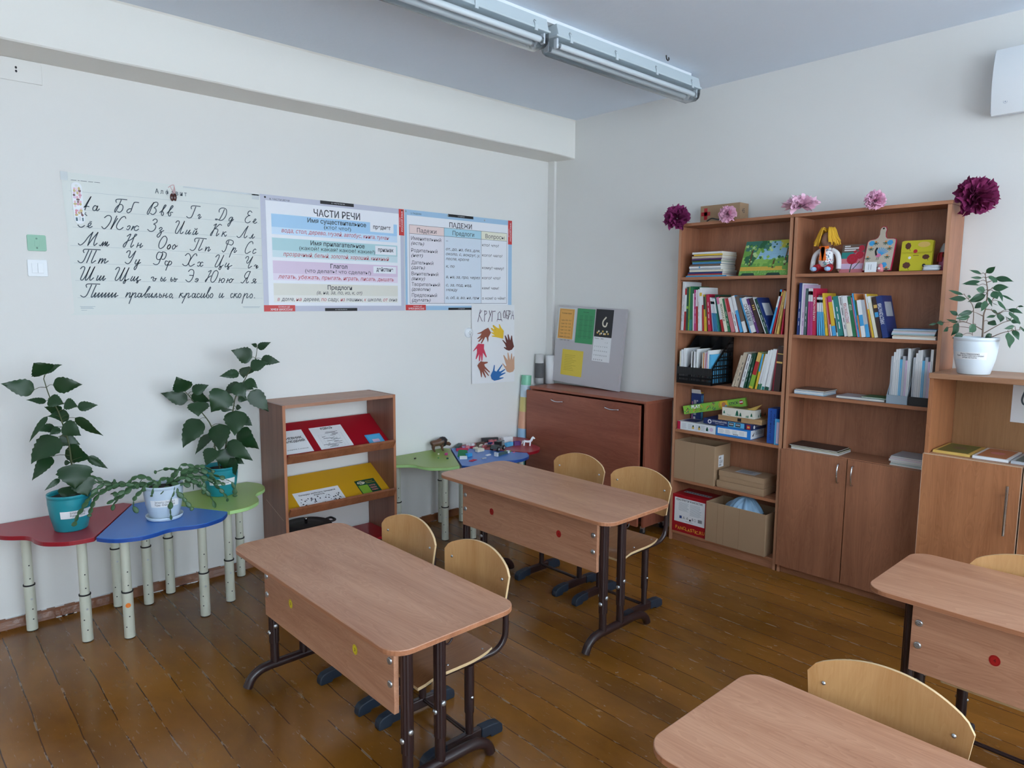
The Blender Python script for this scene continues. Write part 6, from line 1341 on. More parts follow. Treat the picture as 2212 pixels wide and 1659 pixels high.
# ---- cardboard cartons
m_card = mat('corrugated_cardboard', (166, 136, 106), .75, vary=.05, vscale=6)
m_card2 = mat('cardboard_inside', (150, 120, 92), .8)
m_cedge = mat('cardboard_edge', (190, 164, 134), .8)
def open_carton(t, w, h, d, folds=()):
    T_ = .004
    b = MB().box(0, d, -w/2, w/2, 0, T_, m_card)
    b.box(0, T_, -w/2, w/2, T_, h, m_card).box(d-T_, d, -w/2, w/2, T_, h, m_card).box(T_, d-T_, -w/2, -w/2+T_, T_, h, m_card).box(T_, d-T_, w/2-T_, w/2, T_, h, m_card)
    b.box(-.0004, T_+.0004, -w/2-.0004, w/2+.0004, h, h+.0008, m_cedge); b.box(-.0006, .001, -w/2-.0006, -w/2+.0012, 0, h, m_cedge)
    for y in folds: b.box(-.0005, 0, y-.0012, y+.0012, .002, h-.001, m_card2)
    b.build('carton', t)
t = thing('open_carton', 'square cardboard carton, open on top, with a white shipping label', 'box', (3.857, 2.4690, .4245), 0, 'open cardboard cartons')
open_carton(t, .299, .254, .185, (-.005,))
b = MB(); S_ = SD(0, -.1500, 0)
b.rect(.045, .105, .115, .19, .0006, m_wht2, S_); b.text('408', .05, .165, .024, m_black, S_, .0009, width=.024, bold=.015); rows(b, S_, .052, .1, .155, .007, 3, m_black, .0009); [b.rect(.052+.004*k, .0535+.004*k+.001*(k % 2), .122, .136, .0009, m_black, S_) for k in range(7)]
b.build('shipping_label', t)
for i, (z0, z1, ya, yb, x, l) in enumerate(((.4245, .468, 2.307, 1.988, 3.866, 'lower flat cardboard box in the pair beside the square carton'), (.4690, .5330, 2.297, 1.992, 3.874, 'upper flat cardboard box with a printed paper on its lid'))):
    t = thing('flat_box', l, 'box', (x, (ya+yb)/2, z0), 0, 'flat cardboard boxes')
    w = ya-yb; h = z1-z0; hl = h*.55 if i else h*.8
    MB().box(.003, .157, -w/2+.003, w/2-.003, 0, h-.003, m_card).build('base', t, bevel=.001)
    MB().box(0, .16, -w/2, w/2, h-hl, h, m_card).build('lid', t, bevel=.0015)
    if i:
        b = MB(); TM = Matrix(((0,1,0,0),(-1,0,0,0),(0,0,1,h),(0,0,0,1)))
        b.rect(-.06, .075, .03, .12, .0008, mat('grey_slip', (182, 186, 192), .7), TM); rows(b, TM, -.05, .065, .105, .011, 6, m_tx, .0012, .003); b.build('paper_slip', t)
t = thing('red_carton', 'red carton with a white printed panel and yellow lettering at the bottom', 'box', (3.8565, 2.4885, .0665))
m_rb = mat('red_carton_card', (166, 18, 32), .42)
MB().box(0, .19, -.1308, .1308, 0, .2515, m_rb).build('carton', t, bevel=.0015)
b = MB(); M = FR(-.0003, .1318, 0)
b.rect(.018, .248, .0695, .232, .0004, m_wht2, M)
b.text('КОНСТРУКТОР ФАНКЛАСТИК', .030, .212, .018, m_tx, M, .0008, width=.20, bold=.02, italic=.06)
for x0, x1, n in ((.05, .128, 9), (.136, .225, 12)):
    rows(b, M, x0, x1, .200, .0066, n, bmat('grey'), .0008, .0024, int(x0*999))
for k, (x, c) in enumerate(((.058, 'navy'), (.155, 'black'))): b.rect(x, x+(.018 if k == 0 else .004), .094, .112, .0008, bmat(c), M)
for x in (.092, .118):
    for q in range(3):
        a = R(90+120*q); a2 = R(90+120*(q+1)); b.line([(x+.009*math.cos(a)*.9, .102+.009*math.sin(a)), (x+.009*math.cos(a2)*.7, .102+.009*math.sin(a2)*.8)], .002, m_black, M, .0008)
b.line([(.138+.001*k, .095) for k in (0, 3)], .012, m_black, M, .0008)
b.line([(.176+.008*math.cos(2*PI*k/16), .103+.008*math.sin(2*PI*k/16)) for k in range(16)], .0014, m_black, M, .0008, True)
for k in range(9): b.rect(.198+.0034*k, .1995+.0034*k+.0006*(k % 3), .092, .114, .0008, m_black, M)
b.text('www.fanclastic.ru', .105, .079, .008, m_tx, M, .0008, width=.055)
x = .030
for ch, w in zip('FANCLASTIC.RU', (.014,.018,.018,.016,.013,.018,.014,.015,.005,.016,.005,.017,.017)):
    b.text(ch, x, .019+.003*math.sin(x*90), .030, mat('yellow_lettering', (236, 178, 60), .45), M, .0008, width=w, bold=.012); x += w+.0028
b.build('printed_panel', t)
b = MB(); TM = Matrix(((0,1,0,0),(-1,0,0,0),(0,0,1,.2515),(0,0,0,1))); b.rect(-.10, .10, .075, .115, .0006, bmat('grey'), TM); [b.disc(-.09+.02*k, .095, .001, .007, bmat('black'), TM, 8) for k in range(10)]; b.build('lid_strip', t)
t = thing('open_carton', 'wide brown carton on the bottom shelf stuffed with a pale blue bag', 'box', (3.840, 2.1535, .0670), 0, 'open cardboard cartons')
open_carton(t, .404, .258, .20, (.12, .075, -.03))
b = MB()
def bagf(u, v):
    a = u*2*PI; r = 1-v
    wr = 1+.07*math.sin(7*a+2)+.05*math.sin(13*a)+.03*math.sin(23*a+1)
    hgt = .215+.095*(1-r**2.2)+.014*math.sin(9*a+5*v)*r+.010*math.sin(17*a)*r*(1-v)
    return (.105+.080*r*math.cos(a)*min(1.08, wr), -.005+.120*r*math.sin(a)*min(1.1, wr)-.02*(1-r), hgt)
b.grid(bagf, 72, 16, mat('pale_blue_bag', (150, 186, 216), .35), True)
mthing(MB().add([tuple(Vector(p)+Vector((3.840, 2.1535, .067))) for p in b.v], b.f, b.mats[0], True), 'plastic_bag', 'crumpled pale blue plastic bag in the wide brown carton', 'bag', (3.945, 2.15, .28))
# ------------------------------------------------------------ paper flowers and first-aid carton on the bookcases
def paper_flower(label, loc, r, d, rgb, n, sq=1.0, seed=1):
    rnd = random.Random(seed); D = Vector(d).normalized(); b = MB()
    m = mat('tissue_%d_%d_%d' % rgb, rgb, .8, vary=.12, vscale=30)
    for i in range(n):
        q = math.sqrt((i+.5)/n); th = i*2.39996; ti = q*1.5
        s = D.orthogonal().normalized(); u = D.cross(s)
        A = (D*math.cos(ti)+(s*math.cos(th)+u*math.sin(th))*math.sin(ti)).normalized()
        w = A.orthogonal().normalized(); w = Matrix.Rotation(rnd.uniform(0, 6.3), 3, A) @ w; nn = A.cross(w)
        R0 = r*(.72+.28*q)*rnd.uniform(.88, 1.05); W = r*rnd.uniform(.3, .5); ph = rnd.uniform(0, 6)
        def pf(a, c):
            x = (a-.5)*2*W*(.3+.9*c); y = R0*(.12+.88*c)
            p = A*y+w*x+nn*(.10*r*math.sin(a*9+ph)*c+.14*r*(a-.5)**2*4*c)
            p += A*(.05*r*math.sin(a*17+ph)*c); p.z *= sq
            return tuple(p)
        b.grid(pf, 8, 4, m, True)
    tag(b.build('paper_flower', loc=loc), label, 'paper flower')
paper_flower('maroon paper flower hanging at the left top bookcase corner', (3.83, 2.64, 2.112), .082, (-.8, -.3, .35), (128, 34, 92), 44, 1, 1)
paper_flower('small pink paper pompom on the edge before the red-cross carton', (3.835, 2.287, 2.106), .052, (-.8, -.3, .3), (238, 186, 210), 70, 1, 2)
paper_flower('large pale pink paper flower over the gap between the bookcases', (3.87, 1.855, 2.118), .098, (-.5, -.2, .8), (244, 200, 220), 40, .66, 3)
paper_flower('pink paper pompom on the middle of the right bookcase top', (3.835, 1.448, 2.105), .050, (-.8, -.3, .3), (240, 186, 212), 70, 1, 4)
paper_flower('maroon paper flower at the right top bookcase corner above the fig', (3.93, 1.03, 2.09), .092, (-.8, -.4, .3), (124, 28, 82), 48, 1, 5)
def p_med(b, M, w, h, S_, d):
    c = bmat('red'); b.rect(.006, .070, h*.42, h*.64, .0006, c, M); b.rect(.026, .050, h*.2, h*.86, .0006, c, M)
    b.line(smooth_pts([(.05, .012, 0), (.08, .026, 0), (.12, .018, 0), (.16, .012, 0)], 4), .009, m_strip, M, .0006)
    b.text('45', .025, h*.45, .04, m_tx, S_, .0006, width=.03)
carton('first_aid_box', 'long kraft carton with a red cross lying on the left bookcase', 'box', 3.93, 2.536, 2.263, 2.0768, 2.184, .10, m_card, 0, p_med)

# ------------------------------------------------------------ right bookcase contents
t = thing('rag_doll', 'rag doll with yellow yarn hair, orange scarf and dotted shirt', 'doll', (3.905, 1.712, 1.7530))
m_dot = mat('doll_shirt_white', (226, 226, 228), .8); m_yarn = mat('yellow_yarn', (222, 172, 46), .8); m_skin = mat('doll_cloth_tan', (140, 104, 84), .8)
b = MB().lathe([(0, .02), (.034, .03), (.040, .06), (.038, .10), (.026, .128), (.012, .136), (0, .138)], m_dot, 24)
for s in (-1, 1): b.tube(smooth_pts([(0, s*.03, .118), (-.002, s*.058, .098), (-.004, s*.070, .06), (-.008, s*.072, .014)], 4), [.013]*13, m_dot, 12)
rnd = random.Random(6)
for k in range(90):
    a = rnd.uniform(-2.9, .2)-PI/2; z = rnd.uniform(.04, .118); r = .0405 if z < .1 else .034
    b.disc(0, 0, 0, .0028, bmat(rnd.choice(['navy', 'red', 'teal'])), frame((r*math.cos(a), r*math.sin(a), z), (-math.sin(a), math.cos(a), 0), (0, 0, 1)), 8)
b.build('shirt', t)
MB().lathe([(0, .130), (.022, .138), (.033, .165), (.030, .195), (.016, .212), (0, .215)], m_skin, 20).build('head', t)
b = MB()
for k in range(100):
    a = rnd.uniform(0, 2*PI); e = rnd.uniform(.052, .07)
    if math.cos(a-PI) > .93: continue
    p = [(0, .012*math.sin(a), .218), (.022*math.cos(a), .034*math.sin(a), .228+rnd.uniform(0, .012)), (.040*math.cos(a), e*.85*math.sin(a), .19), (.044*math.cos(a), e*1.1*math.sin(a), .150+rnd.uniform(-.01, .02))]
    b.tube(smooth_pts(p, 3), .0038, m_yarn, 5)
b.build('hair', t)
b = MB(); mo = mat('orange_felt', (236, 112, 34), .85)
for s in (-1, 1): b.box(-.050, -.044, s*.018-.011, s*.018+.011, .058, .132, mo, Matrix.Rotation(s*R(9), 4, 'X'))
b.tube(smooth_pts([(-.030, -.024, .132), (-.036, 0, .130), (-.030, .024, .132)], 4), .008, mo, 8); b.build('scarf', t)
b = MB(); mr = bmat('red')
for s in (-1, 1): b.tube(smooth_pts([(.01, s*.012, .022), (-.02, s*.030, .024), (-.045, s*.036, .018)], 4), .020, mr, 12)
b.build('trousers', t)
for s in (-1, 1):
    M = Matrix.Translation((-.066, s*.038, .014)) @ Matrix.Diagonal((1.35, 1, .8, 1)); q = MB().lathe([(0, -.016), (.012, -.011), (.016, 0), (.012, .011), (0, .016)], mat('light_blue_felt', (156, 188, 222), .85), 16, M=M); q.build('shoe', t)
    MB().lathe([(0, -.01), (.009, 0), (0, .012)], m_skin, 10, (-.009, s*.072, .008)).build('hand', t)
def lean_M(x, ya, z, ang=12): return Matrix.Translation((x, ya, z)) @ Matrix.Rotation(R(ang), 4, 'Y') @ FR(0, 0, 0)
def rose(b, x, y, r, M, z, c='red'):
    for k, (q, cc) in enumerate(((1, 'crimson'), (.78, c), (.52, 'crimson'), (.28, c))): b.disc(x, y, z+.0002*k, r*q, bmat(cc), M, 9)
b = MB(); M = lean_M(3.90, 1.637, 1.7453); W_, H_ = .120, .155
b.box(0, W_, 0, H_, -.003, 0, bmat('rose'), M); b.rect(0, W_, H_*.72, H_, .0003, bmat('brown'), M); b.rect(0, W_*.6, H_*.5, H_*.72, .0003, bmat('teal'), M); b.rect(0, W_, .02, .05, .0003, bmat('lilac'), M)
for x, y, r in ((.06, .075, .03), (.095, .095, .022), (.1, .132, .017), (.07, .115, .009)): rose(b, x, y, r, M, .0005)
b.line([(.06, .05), (.055, .004)], .005, bmat('darkgreen'), M, .0005); b.line([(.1, .06), (.07, .02)], .004, bmat('darkgreen'), M, .0005)
for y, w in ((.142, .03), (.131, .075), (.12, .06)): b.rect(.012, .012+w, y, y+.006, .0006, m_wht2, M)
mthing(b, 'rose_booklet', 'booklet with red roses on its cover beside the rag doll', 'booklet', (3.90, 1.58, 1.7445))
b = MB(); M = lean_M(3.885, 1.513, 1.7520, 14)
out = [(0, 0), (.143, 0), (.148, .155), (.146, .166), (.136, .170), (.103, .172), (.094, .182), (.090, .205), (.093, .222), (.087, .236), (.072, .238), (.063, .230), (.061, .218), (.062, .196), (.056, .180), (.044, .171), (.014, .166), (.006, .158)]
b.prism(out, -.010, 0, bmat('crimson'), M); c0 = (.074, .1); b.prism([(c0[0]+(x-c0[0])*.955, c0[1]+(y-c0[1])*.97) for x, y in out], .0001, .0005, mat('board_grey', (190, 180, 164), .6), M)
b.disc(.077, .226, .0008, .005, m_dark, M, 12)
for x, y in ((.03, .148), (.12, .148), (.106, .03)):
    for k in range(6): b.disc(x+.007*math.cos(k), y+.007*math.sin(k), .0008+.0001*k, .0075, bmat('skyblue'), M, 10)
for x, y in ((.03, .12), (.12, .12), (.02, .07), (.115, .075), (.05, .15), (.098, .15), (.12, .01), (.085, .02)):
    for k in range(5): a = R(10+40*k); b.line([(x, y), (x+.013*math.cos(a), y-.013*math.sin(a))], .0032, bmat('darkgreen'), M, .0008)
    b.disc(x, y+.005, .0011, .005, bmat('orange'), M, 8)
for k in range(7): a = R(30+14*k); b.line([(.078, .08), (.078+.042*math.cos(a), .08+.042*math.sin(a))], .0045, bmat('skyblue'), M, .0010)
b.disc(.07, .082, .0013, .014, bmat('pink'), M, 14, .010); b.line(smooth_pts([(.06, .085, 0), (.055, .105, 0), (.06, .12, 0)], 4), .009, m_strip, M, .0014)
for x in (.068, .076): b.line([(x, .073), (x-.004, .058)], .002, m_strip, M, .0013)
b.disc(.055, .022, .0008, .017, bmat('rose'), M, 12)
mthing(b, 'cutting_board', 'painted cutting board with a blue bird and dark red rim', 'cutting board', (3.90, 1.44, 1.7445))
b = MB(); M = lean_M(3.895, 1.334, 1.7478, 8); mf = mat('yellow_green_felt', (196, 186, 44), .9); mb2 = mat('brown_felt', (92, 56, 44), .9)
b.box(0, .145, 0, .15, -.022, 0, mf, M); b.prism(rrect(.001, .144, .088, .152, .012), 0, .004, mf, M); b.line([(.006, .092), (.139, .092)], .0012, mat('felt_seam', (120, 112, 30), .9), M, .0043)
b.disc(.068, .097, .0050, .0095, bmat('red'), M, 18); b.disc(.043, .066, .0006, .007, m_wht2, M, 14); b.disc(.112, .026, .0006, .008, m_strip, M, 14); b.rect(.058, .084, .075, .0775, .0006, mb2, M); b.disc(.104, .130, .0046, .028, bmat('sand'), M, 24, .014)
for x, y, r, ry, z in ((.032, .125, .014, .018, .0046), (.117, .068, .017, .013, .0006), (.032, .028, .019, .017, .0006)): b.disc(x, y, z, r, mb2, M, 7, ry); b.line([(x, y), (x+.012, y-ry*1.4)], .0018, mb2, M, z)
mthing(b, 'felt_bag', 'yellow-green felt pouch with leaf patches and a red button', 'bag', (3.9, 1.26, 1.7445))
b = MB(); M = lean_M(3.862, 1.490, 1.7445, 5); b.box(0, .058, 0, .052, -.001, 0, m_white, M); [b.box(.018+.012*k, .0195+.012*k, .012, .04, .0002, .0004, m_tx, M) for k in (0, 1)]
mthing(b, 'card', 'small white card standing against the painted board', 'card', (3.864, 1.46, 1.7445))
b = MB().lathe([(0, 0), (.014, 0), (.016, .014), (.011, .026), (.011, .034), (.006, .041), (0, .042)], bmat('rose'), 18, (3.872, 1.416, 1.7445)); b.disc(0, 0, .0, .006, m_wht2, FR(3.8555, 1.416, 1.762), 12)
mthing(b, 'figurine', 'tiny rosy nesting-doll figurine in front of the painted board', 'figurine', (3.872, 1.416, 1.7445))
t = thing('yarn_figure', 'red-yarn figure with a grey cap half hidden by the case side', 'doll', (3.96, 1.154, 1.7450))
MB().lathe([(0, 0), (.024, .004), (.02, .04), (.012, .065), (0, .07)], bmat('pink'), 14).build('body', t)
b = MB(); [b.tube(smooth_pts([(0, 0, .092), (.02*math.cos(k), .022*math.sin(k), .085), (.026*math.cos(k), .026*math.sin(k), .045)], 3), .004, bmat('red'), 5) for k in range(12)]; b.build('hair', t)
MB().lathe([(.02, .092), (.017, .11), (.006, .135), (0, .137)], bmat('grey'), 14).build('cap', t)
b = MB()
for k in range(7): b.tube([(3.882+.012*math.cos(a)+.002*k, 1.185+.034*math.sin(a)-.003*(k % 3), 1.7495+.0048*k*.7) for a in [2*PI*q/16 for q in range(17)]], .0042, m_white if k % 2 else bmat('grey'), 6)
mthing(b, 'cord_bundle', 'coiled white and grey cord at the right end of the doll shelf', 'cord', (3.88, 1.185, 1.7445))
def pile(spec, x, ya, yb, z, dep, name, lab, cat, group, seed):
    rnd = random.Random(seed)
    for i, (c, w, t_) in enumerate(spec):
        dy = rnd.uniform(-.005, .005); b = MB(); xx = x+rnd.uniform(0, .006)
        b.box(xx, xx+dep, yb+dy, ya+dy, z, z+t_*.25, bmat(c)).box(xx, xx+dep, yb+dy, ya+dy, z+t_*.75, z+t_-.0002, bmat(c)).box(xx+.0006, xx+dep-.002, yb+dy+.001, ya+dy-.001, z+t_*.25, z+t_*.75, m_pages)
        mthing(b, name, lab % (w, ordn(i+1)), cat, (xx, (ya+yb)/2, z), group); z += t_
pile([('white','white',.007),('cream','cream',.006),('rust','reddish',.005),('teal','teal',.006),('aqua','pale blue',.007),('lilac','lilac',.007),('slate','grey green',.006),('skyblue','blue',.006)], 3.866, 1.336, 1.136, 1.4035, .175, 'magazine', '%s magazine, %s from the bottom of the low pile beside the books', 'magazine', 'low magazine pile beside the books', 4)
pile([('aqua','pale blue',.007),('white','white',.008),('skyblue','blue',.006),('brown','brown patterned',.007)], 3.870, 1.836, 1.668, 1.0675, .165, 'notebook', '%s notebook, %s from the bottom, left on the file box shelf', 'notebook', 'notebooks left on the file box shelf', 5)
pile([('grey','grey plastic',.012)], 3.880, 1.602, 1.352, 1.0675, .15, 'folder', '%s folder lying flat beside the grey file box, %s of the two', 'folder', None, 6)
pile([('green','dark green',.006)], 3.900, 1.480, 1.355, 1.0800, .12, 'folder', '%s folder on the grey folder by the file box, %s of its colour', 'folder', None, 7)
for nm, c, ya, yb, lab in (('g', (150, 166, 180), 1.342, 1.242, 'grey file box packed with upright journals'), ('k', (26, 28, 32), 1.238, 1.128, 'black file box packed with upright journals')):
    m = mat('filebox_'+nm, c, .5); t = thing('file_box', lab, 'file box', (3.868, (ya+yb)/2, 1.0675), 0, 'two file boxes'); h = (ya-yb)/2
    b = MB().box(0, .17, -h, h, 0, .003, m).box(0, .003, -h, h, .003, .045, m).box(.167, .17, -h, h, .003, .25, m)
    for y in (-h, h-.003): b.prism([(.003, .003), (.167, .003), (.167, .25), (.12, .25), (.003, .045)], y, y+.003, m, Matrix(((1,0,0,0),(0,0,1,0),(0,1,0,0),(0,0,0,1))))
    b.build('holder', t, weld=True)
    rnd = random.Random(9); y = ya-.006; i = 0
    while y-.012 > yb+.004:
        tt = rnd.uniform(.008, .013); hh = rnd.uniform(.215, .285); c2, w2 = rnd.choice([('white', 'white'), ('grey', 'grey'), ('white', 'white'), ('aqua', 'pale blue'), ('lilac', 'lilac')]); i += 1
        q = MB().box(3.885, 4.02, y-tt, y, 1.071, 1.071+hh, bmat(c2)); q.box(3.8846, 3.8852, y-tt*.6, y-tt*.4, 1.08, 1.071+hh*.8, m_rule)
        mthing(q, 'journal', '%s journal, %s from the left in the %s file box' % (w2, ordn(i), 'grey' if nm == 'g' else 'black'), 'journal', (3.885, y, 1.071), 'journals in the %s file box' % ('grey' if nm == 'g' else 'black')); y -= tt+.0006
pile([('white','white',.006),('grey','grey',.005),('olive','green patterned',.008),('black','dark glossy',.006)], 3.866, 1.840, 1.570, .7465, .165, 'magazine', '%s magazine, %s from the bottom above the left door', 'magazine', 'magazines above the left cupboard door', 8)
pile([('white','white',.006),('teal','teal',.006),('grey','grey',.010),('white','white',.010),('lilac','bluish',.010),('grey','top grey',.008)], 3.868, 1.305, 1.150, .7465, .165, 'paper_stack', '%s sheaf, %s from the bottom above the right door', 'paper', 'paper stack above the right cupboard door', 9)
for i, (c, ya, yb, w) in enumerate((('sand', 1.07, .915, 'yellow hardback with a dark picture'), ('white', .905, .765, 'white hardback with a reddish picture'), ('grey', .755, .63, 'third hardback, cut by the right frame edge'))):
    b = MB().box(3.735, 3.99, yb, ya, .8722, .884, bmat(c)); b.rect(3.75, 3.98, yb+.012, ya-.012, .8843, bmat(('olive', 'rust', 'slate')[i])); b.disc(3.87, (ya+yb)/2, .8846, .03, bmat(('brown', 'rose', 'grey')[i]), n=12)
    mthing(b, 'picture_book', w+' lying in the low cabinet', 'book', (3.86, (ya+yb)/2, .8722), 'hardbacks in the low cabinet')
b = MB(); M = FR(4.053, .838, 1.015); b.box(0, .21, 0, .205, -.0006, 0, m_wht2, M); b.line(smooth_pts([(.07, .16, 0), (.055, .165, 0), (.045, .14, 0), (.04, .11, 0), (.05, .09, 0), (.075, .10, 0), (.08, .15, 0), (.078, .10, 0), (.095, .09, 0)], 4), .008, m_ink, M, .0006)
mthing(b, 'letter_sheet', 'white sheet with a large handwritten letter inside the low cabinet', 'paper', (4.053, .73, 1.015))

# ------------------------------------------------------------ display rack papers and pan
def onshelf(M, x0, x1, l0, l1, m, fn, name, label, cat, z=.001):
    b = MB().box(x0, x1, l0, l1, .0004, z, m, M)
    if fn: fn(b, M, x0, l0, x1-x0, l1-l0, z+.0004)
    mthing(b, name, label, cat, tuple(M @ Vector(((x0+x1)/2, (l0+l1)/2, 0))))
def f1(b, M, x, l, w, h, z): b.text('ДНЕВНИК', x+.03, l+h*.62, .025, m_black, M, z, width=.12, bold=.03); b.text('НАБЛЮДЕНИЙ', x+.012, l+h*.48, .025, m_black, M, z, width=.145, bold=.03); b.text('ученика 3 класса', x+.02, l+.03, .013, m_black, M, z, width=.13)
def f2(b, M, x, l, w, h, z):
    b.text('ФЕВРАЛЬ', x+w*.32, l+h*.86, .026, m_black, M, z, width=w*.38, bold=.03)
    for k in range(9): b.box(x+.03, x+w-.03, l+.01+k*.014, l+.0106+k*.014, z-.0001, z, m_rule, M)
    for k in range(8): b.box(x+.03+k*(w-.06)/7, x+.0308+k*(w-.06)/7, l+.01, l+.125, z-.0001, z, m_rule, M)
    r = random.Random(3); [b.box(x+.03+r.random()*.13, x+.045+r.random()*.13, y, y+.003, z, z+.0002, m_tx, M) for y in [l+.012+.0075*q for q in range(18)]]
def f3(b, M, x, l, w, h, z):
    b.text('Календарь необычных праздников', x+.03, l+h*.78, .016, m_black, M, z, width=w-.06, bold=.02); b.text('ФЕВРАЛЬ', x+w*.4, l+h*.66, .014, m_black, M, z, width=.07, bold=.02)
    r = random.Random(5); [b.disc(x+.02+r.random()*(w-.04), l+.005+r.random()*h*.55, z, r.uniform(.002, .006), m_tx, M, 6) for _ in range(60)]
    for k in range(8): b.box(x+.015+k*(w-.03)/7, x+.0157+k*(w-.03)/7, l+.005, l+h*.58, z-.0001, z, m_rule, M)
def f4(b, M, x, l, w, h, z): b.rect(x+.01, x+w-.01, l+.008, l+h-.008, z, bmat('aqua'), M); b.rect(x+.03, x+w-.03, l+.02, l+h*.5, z+.0002, bmat('lilac'), M)
def f5(b, M, x, l, w, h, z):
    b.rect(x+.004, x+w*.5, l+.004, l+h*.68, z, bmat('lime'), M); b.disc(x+.035, l+h*.84, z, .026, bmat('cream'), M, 16, .015); b.text('ДЭ', x+.015, l+h*.78, .026, bmat('navygreen'), M, z+.0003, width=.042, bold=.03)
    b.text('Детская', x+.068, l+h*.86, .011, bmat('yellow'), M, z, width=.05); b.text('энциклопедия', x+.066, l+h*.76, .010, bmat('yellow'), M, z, width=.064)
    for k in range(3): b.text(('что', 'такое', 'лес')[k], x+.075, l+h*(.56-.14*k), .018, bmat('rose'), M, z, width=.045, bold=.03)
onshelf(MR, 1.685, 1.858, .055, .250, m_wht2, f1, 'printed_sheet', 'printed title sheet partly behind the rack side, red shelf', 'paper')
onshelf(MR, 1.905, 2.120, .055, .250, m_wht2, f2, 'printed_sheet', 'printed calendar table sheet in the middle of the red shelf', 'paper')
onshelf(MR, 2.226, 2.334, .030, .122, bmat('skyblue'), f4, 'blue_booklet', 'small blue booklet at the right of the red shelf', 'booklet', .004)
onshelf(MY, 1.756, 2.053, .018, .160, m_wht2, f3, 'printed_sheet', 'picture calendar sheet on the yellow shelf', 'paper')
onshelf(MY, 2.170, 2.307, .018, .163, bmat('darkgreen'), f5, 'magazine', 'green magazine on the yellow shelf', 'magazine', .004)
t = thing('black_pan', 'black ridged pan lid with a loop handle under the yellow shelf', 'pan', (1.84, 3.845, .1015)); mp_ = mat('black_cast_iron', (40, 38, 40), .4)
MB().lathe([(0, 0), (.12, 0), (.145, .02), (.15, .10), (.152, .135), (.14, .14), (.11, .132), (.10, .138), (.06, .136), (0, .142)], mp_, 40).build('body', t)
MB().tube(smooth_pts([(.142, .03, .13), (.176, .03, .135), (.182, 0, .135), (.176, -.03, .135), (.142, -.03, .13)], 4), .007, mp_, 10).build('handle', t)
MB().lathe([(0, .142), (.009, .143), (.009, .168), (.012, .17), (.01, .178), (0, .18)], m_chrome, 14).build('knob', t)

# ------------------------------------------------------------ pinboard and rolls on the folding cabinet
a_ = math.atan2(.045, .6)
MP = Matrix.Translation((3.985, 3.885, .9285)) @ Matrix.Rotation(a_, 4, 'Y') @ FR(0, 0, 0) @ Matrix.Rotation(R(-2.2), 4, 'Z')
b = MB().box(0, .675, .026, .626, -.022, 0, mat('grey_board', (190, 186, 190), .8), MP)
mthing(b, 'pinboard', 'grey pinboard leaning on the wall above the folding cabinet', 'board', (3.985, 3.55, .93))
def pin(x0, x1, y0, y1, m, name, label, cat, fn=None, z=.0012):
    b = MB().box(x0, x1, y0, y1, .0006, z, m, MP)
    if fn: fn(b, x0, y0, x1-x0, y1-y0)
    mthing(b, name, label, cat, tuple(MP @ Vector(((x0+x1)/2, y0, 0))))
def s1(b, x, y, w, h):
    b.rect(x+.012, x+w-.02, y+.006, y+h-.01, .0014, mat('orange_sheet', (232, 172, 88), .4), MP); md = mat('brown_print', (92, 62, 34), .6)
    b.line([(x+.022, y+.018), (x+w-.032, y+.018), (x+w-.032, y+h-.02), (x+.022, y+h-.02)], .002, md, MP, .0018, True)
    b.text('Расписание звонков', x+.04, y+h-.05, .017, md, MP, .0018, width=w-.09)
    for k, s in enumerate(('8.30 – 9.15', '9.25 – 10.10', '10.20 – 11.05', '11.15 – 12.00', '12.30 – 13.15', '13.25 – 14.10', '14.20 – 15.05')): b.text('%d урок  %s' % (k+1, s), x+.036, y+h-.105-.0255*k, .016, md, MP, .0018, width=w-.085)
def s2(b, x, y, w, h):
    b.text('Расписание', x+w*.35, y+h-.03, .010, m_tx, MP, .0018, width=w*.3)
    for k in range(4): b.box(x+.015, x+w-.015, y+h-.085-.042*k, y+h-.0842-.042*k, .0014, .0016, m_tx, MP)
    r = random.Random(7); [b.box(x+.03+.05*c, x+.06+.05*c, y+h-.055-.0105*q, y+h-.0535-.0105*q, .0014, .0016, bmat('darkgreen'), MP) for q in range(17) for c in range(3)]
def s3(b, x, y, w, h):
    b.rect(x, x+w, y+h*.47, y+h, .0016, m_strip, MP); r = random.Random(8)
    b.line(smooth_pts([(x+.10, y+h-.06, 0), (x+.075, y+h-.09, 0), (x+.08, y+h-.12, 0), (x+.105, y+h-.125, 0), (x+.115, y+h-.10, 0)], 4), .012, bmat('cream'), MP, .002)
    for k in range(9): b.disc(x+.03+.013*k, y+h*.55+.012*math.sin(k*2), .002, .008, bmat('cream' if k % 2 else 'sand'), MP, 8); b.line([(x+.03+.013*k, y+h*.56), (x+.02+.014*k, y+h*.6)], .002, bmat('green'), MP, .0019)
    b.text('Февраль', x+.01, y+h*.43, .011, m_tx, MP, .0018, width=.04); b.text('2025', x+.07, y+h*.43, .011, m_tx, MP, .0018, width=.025)
    for d in range(1, 29):
        k = d+4; b.text(str(d), x+.018+.0195*(k % 7), y+h*.36-.033*(k//7), .013, m_tx, MP, .0018, 'C')
def s4(b, x, y, w, h): r = random.Random(9); [b.box(x+.03, x+.03+r.uniform(.08, .13), y+.04+.013*k, y+.0415+.013*k, .0014, .0016, mat('olive_print', (140, 118, 30), .6), MP) for k in range(10)]
pin(.005, .196, .36, .61, m_tape, 'timetable_sheet', 'orange bell timetable in a clear sleeve on the grey board', 'paper', s1)
pin(.205, .385, .345, .61, mat('green_sheet', (66, 152, 100), .6), 'timetable_sheet', 'green timetable sheet in the middle of the board', 'paper', s2)
pin(.395, .565, .225, .615, m_wht2, 'wall_calendar', 'calendar with a black picture page above a month page', 'calendar', s3, .0014)
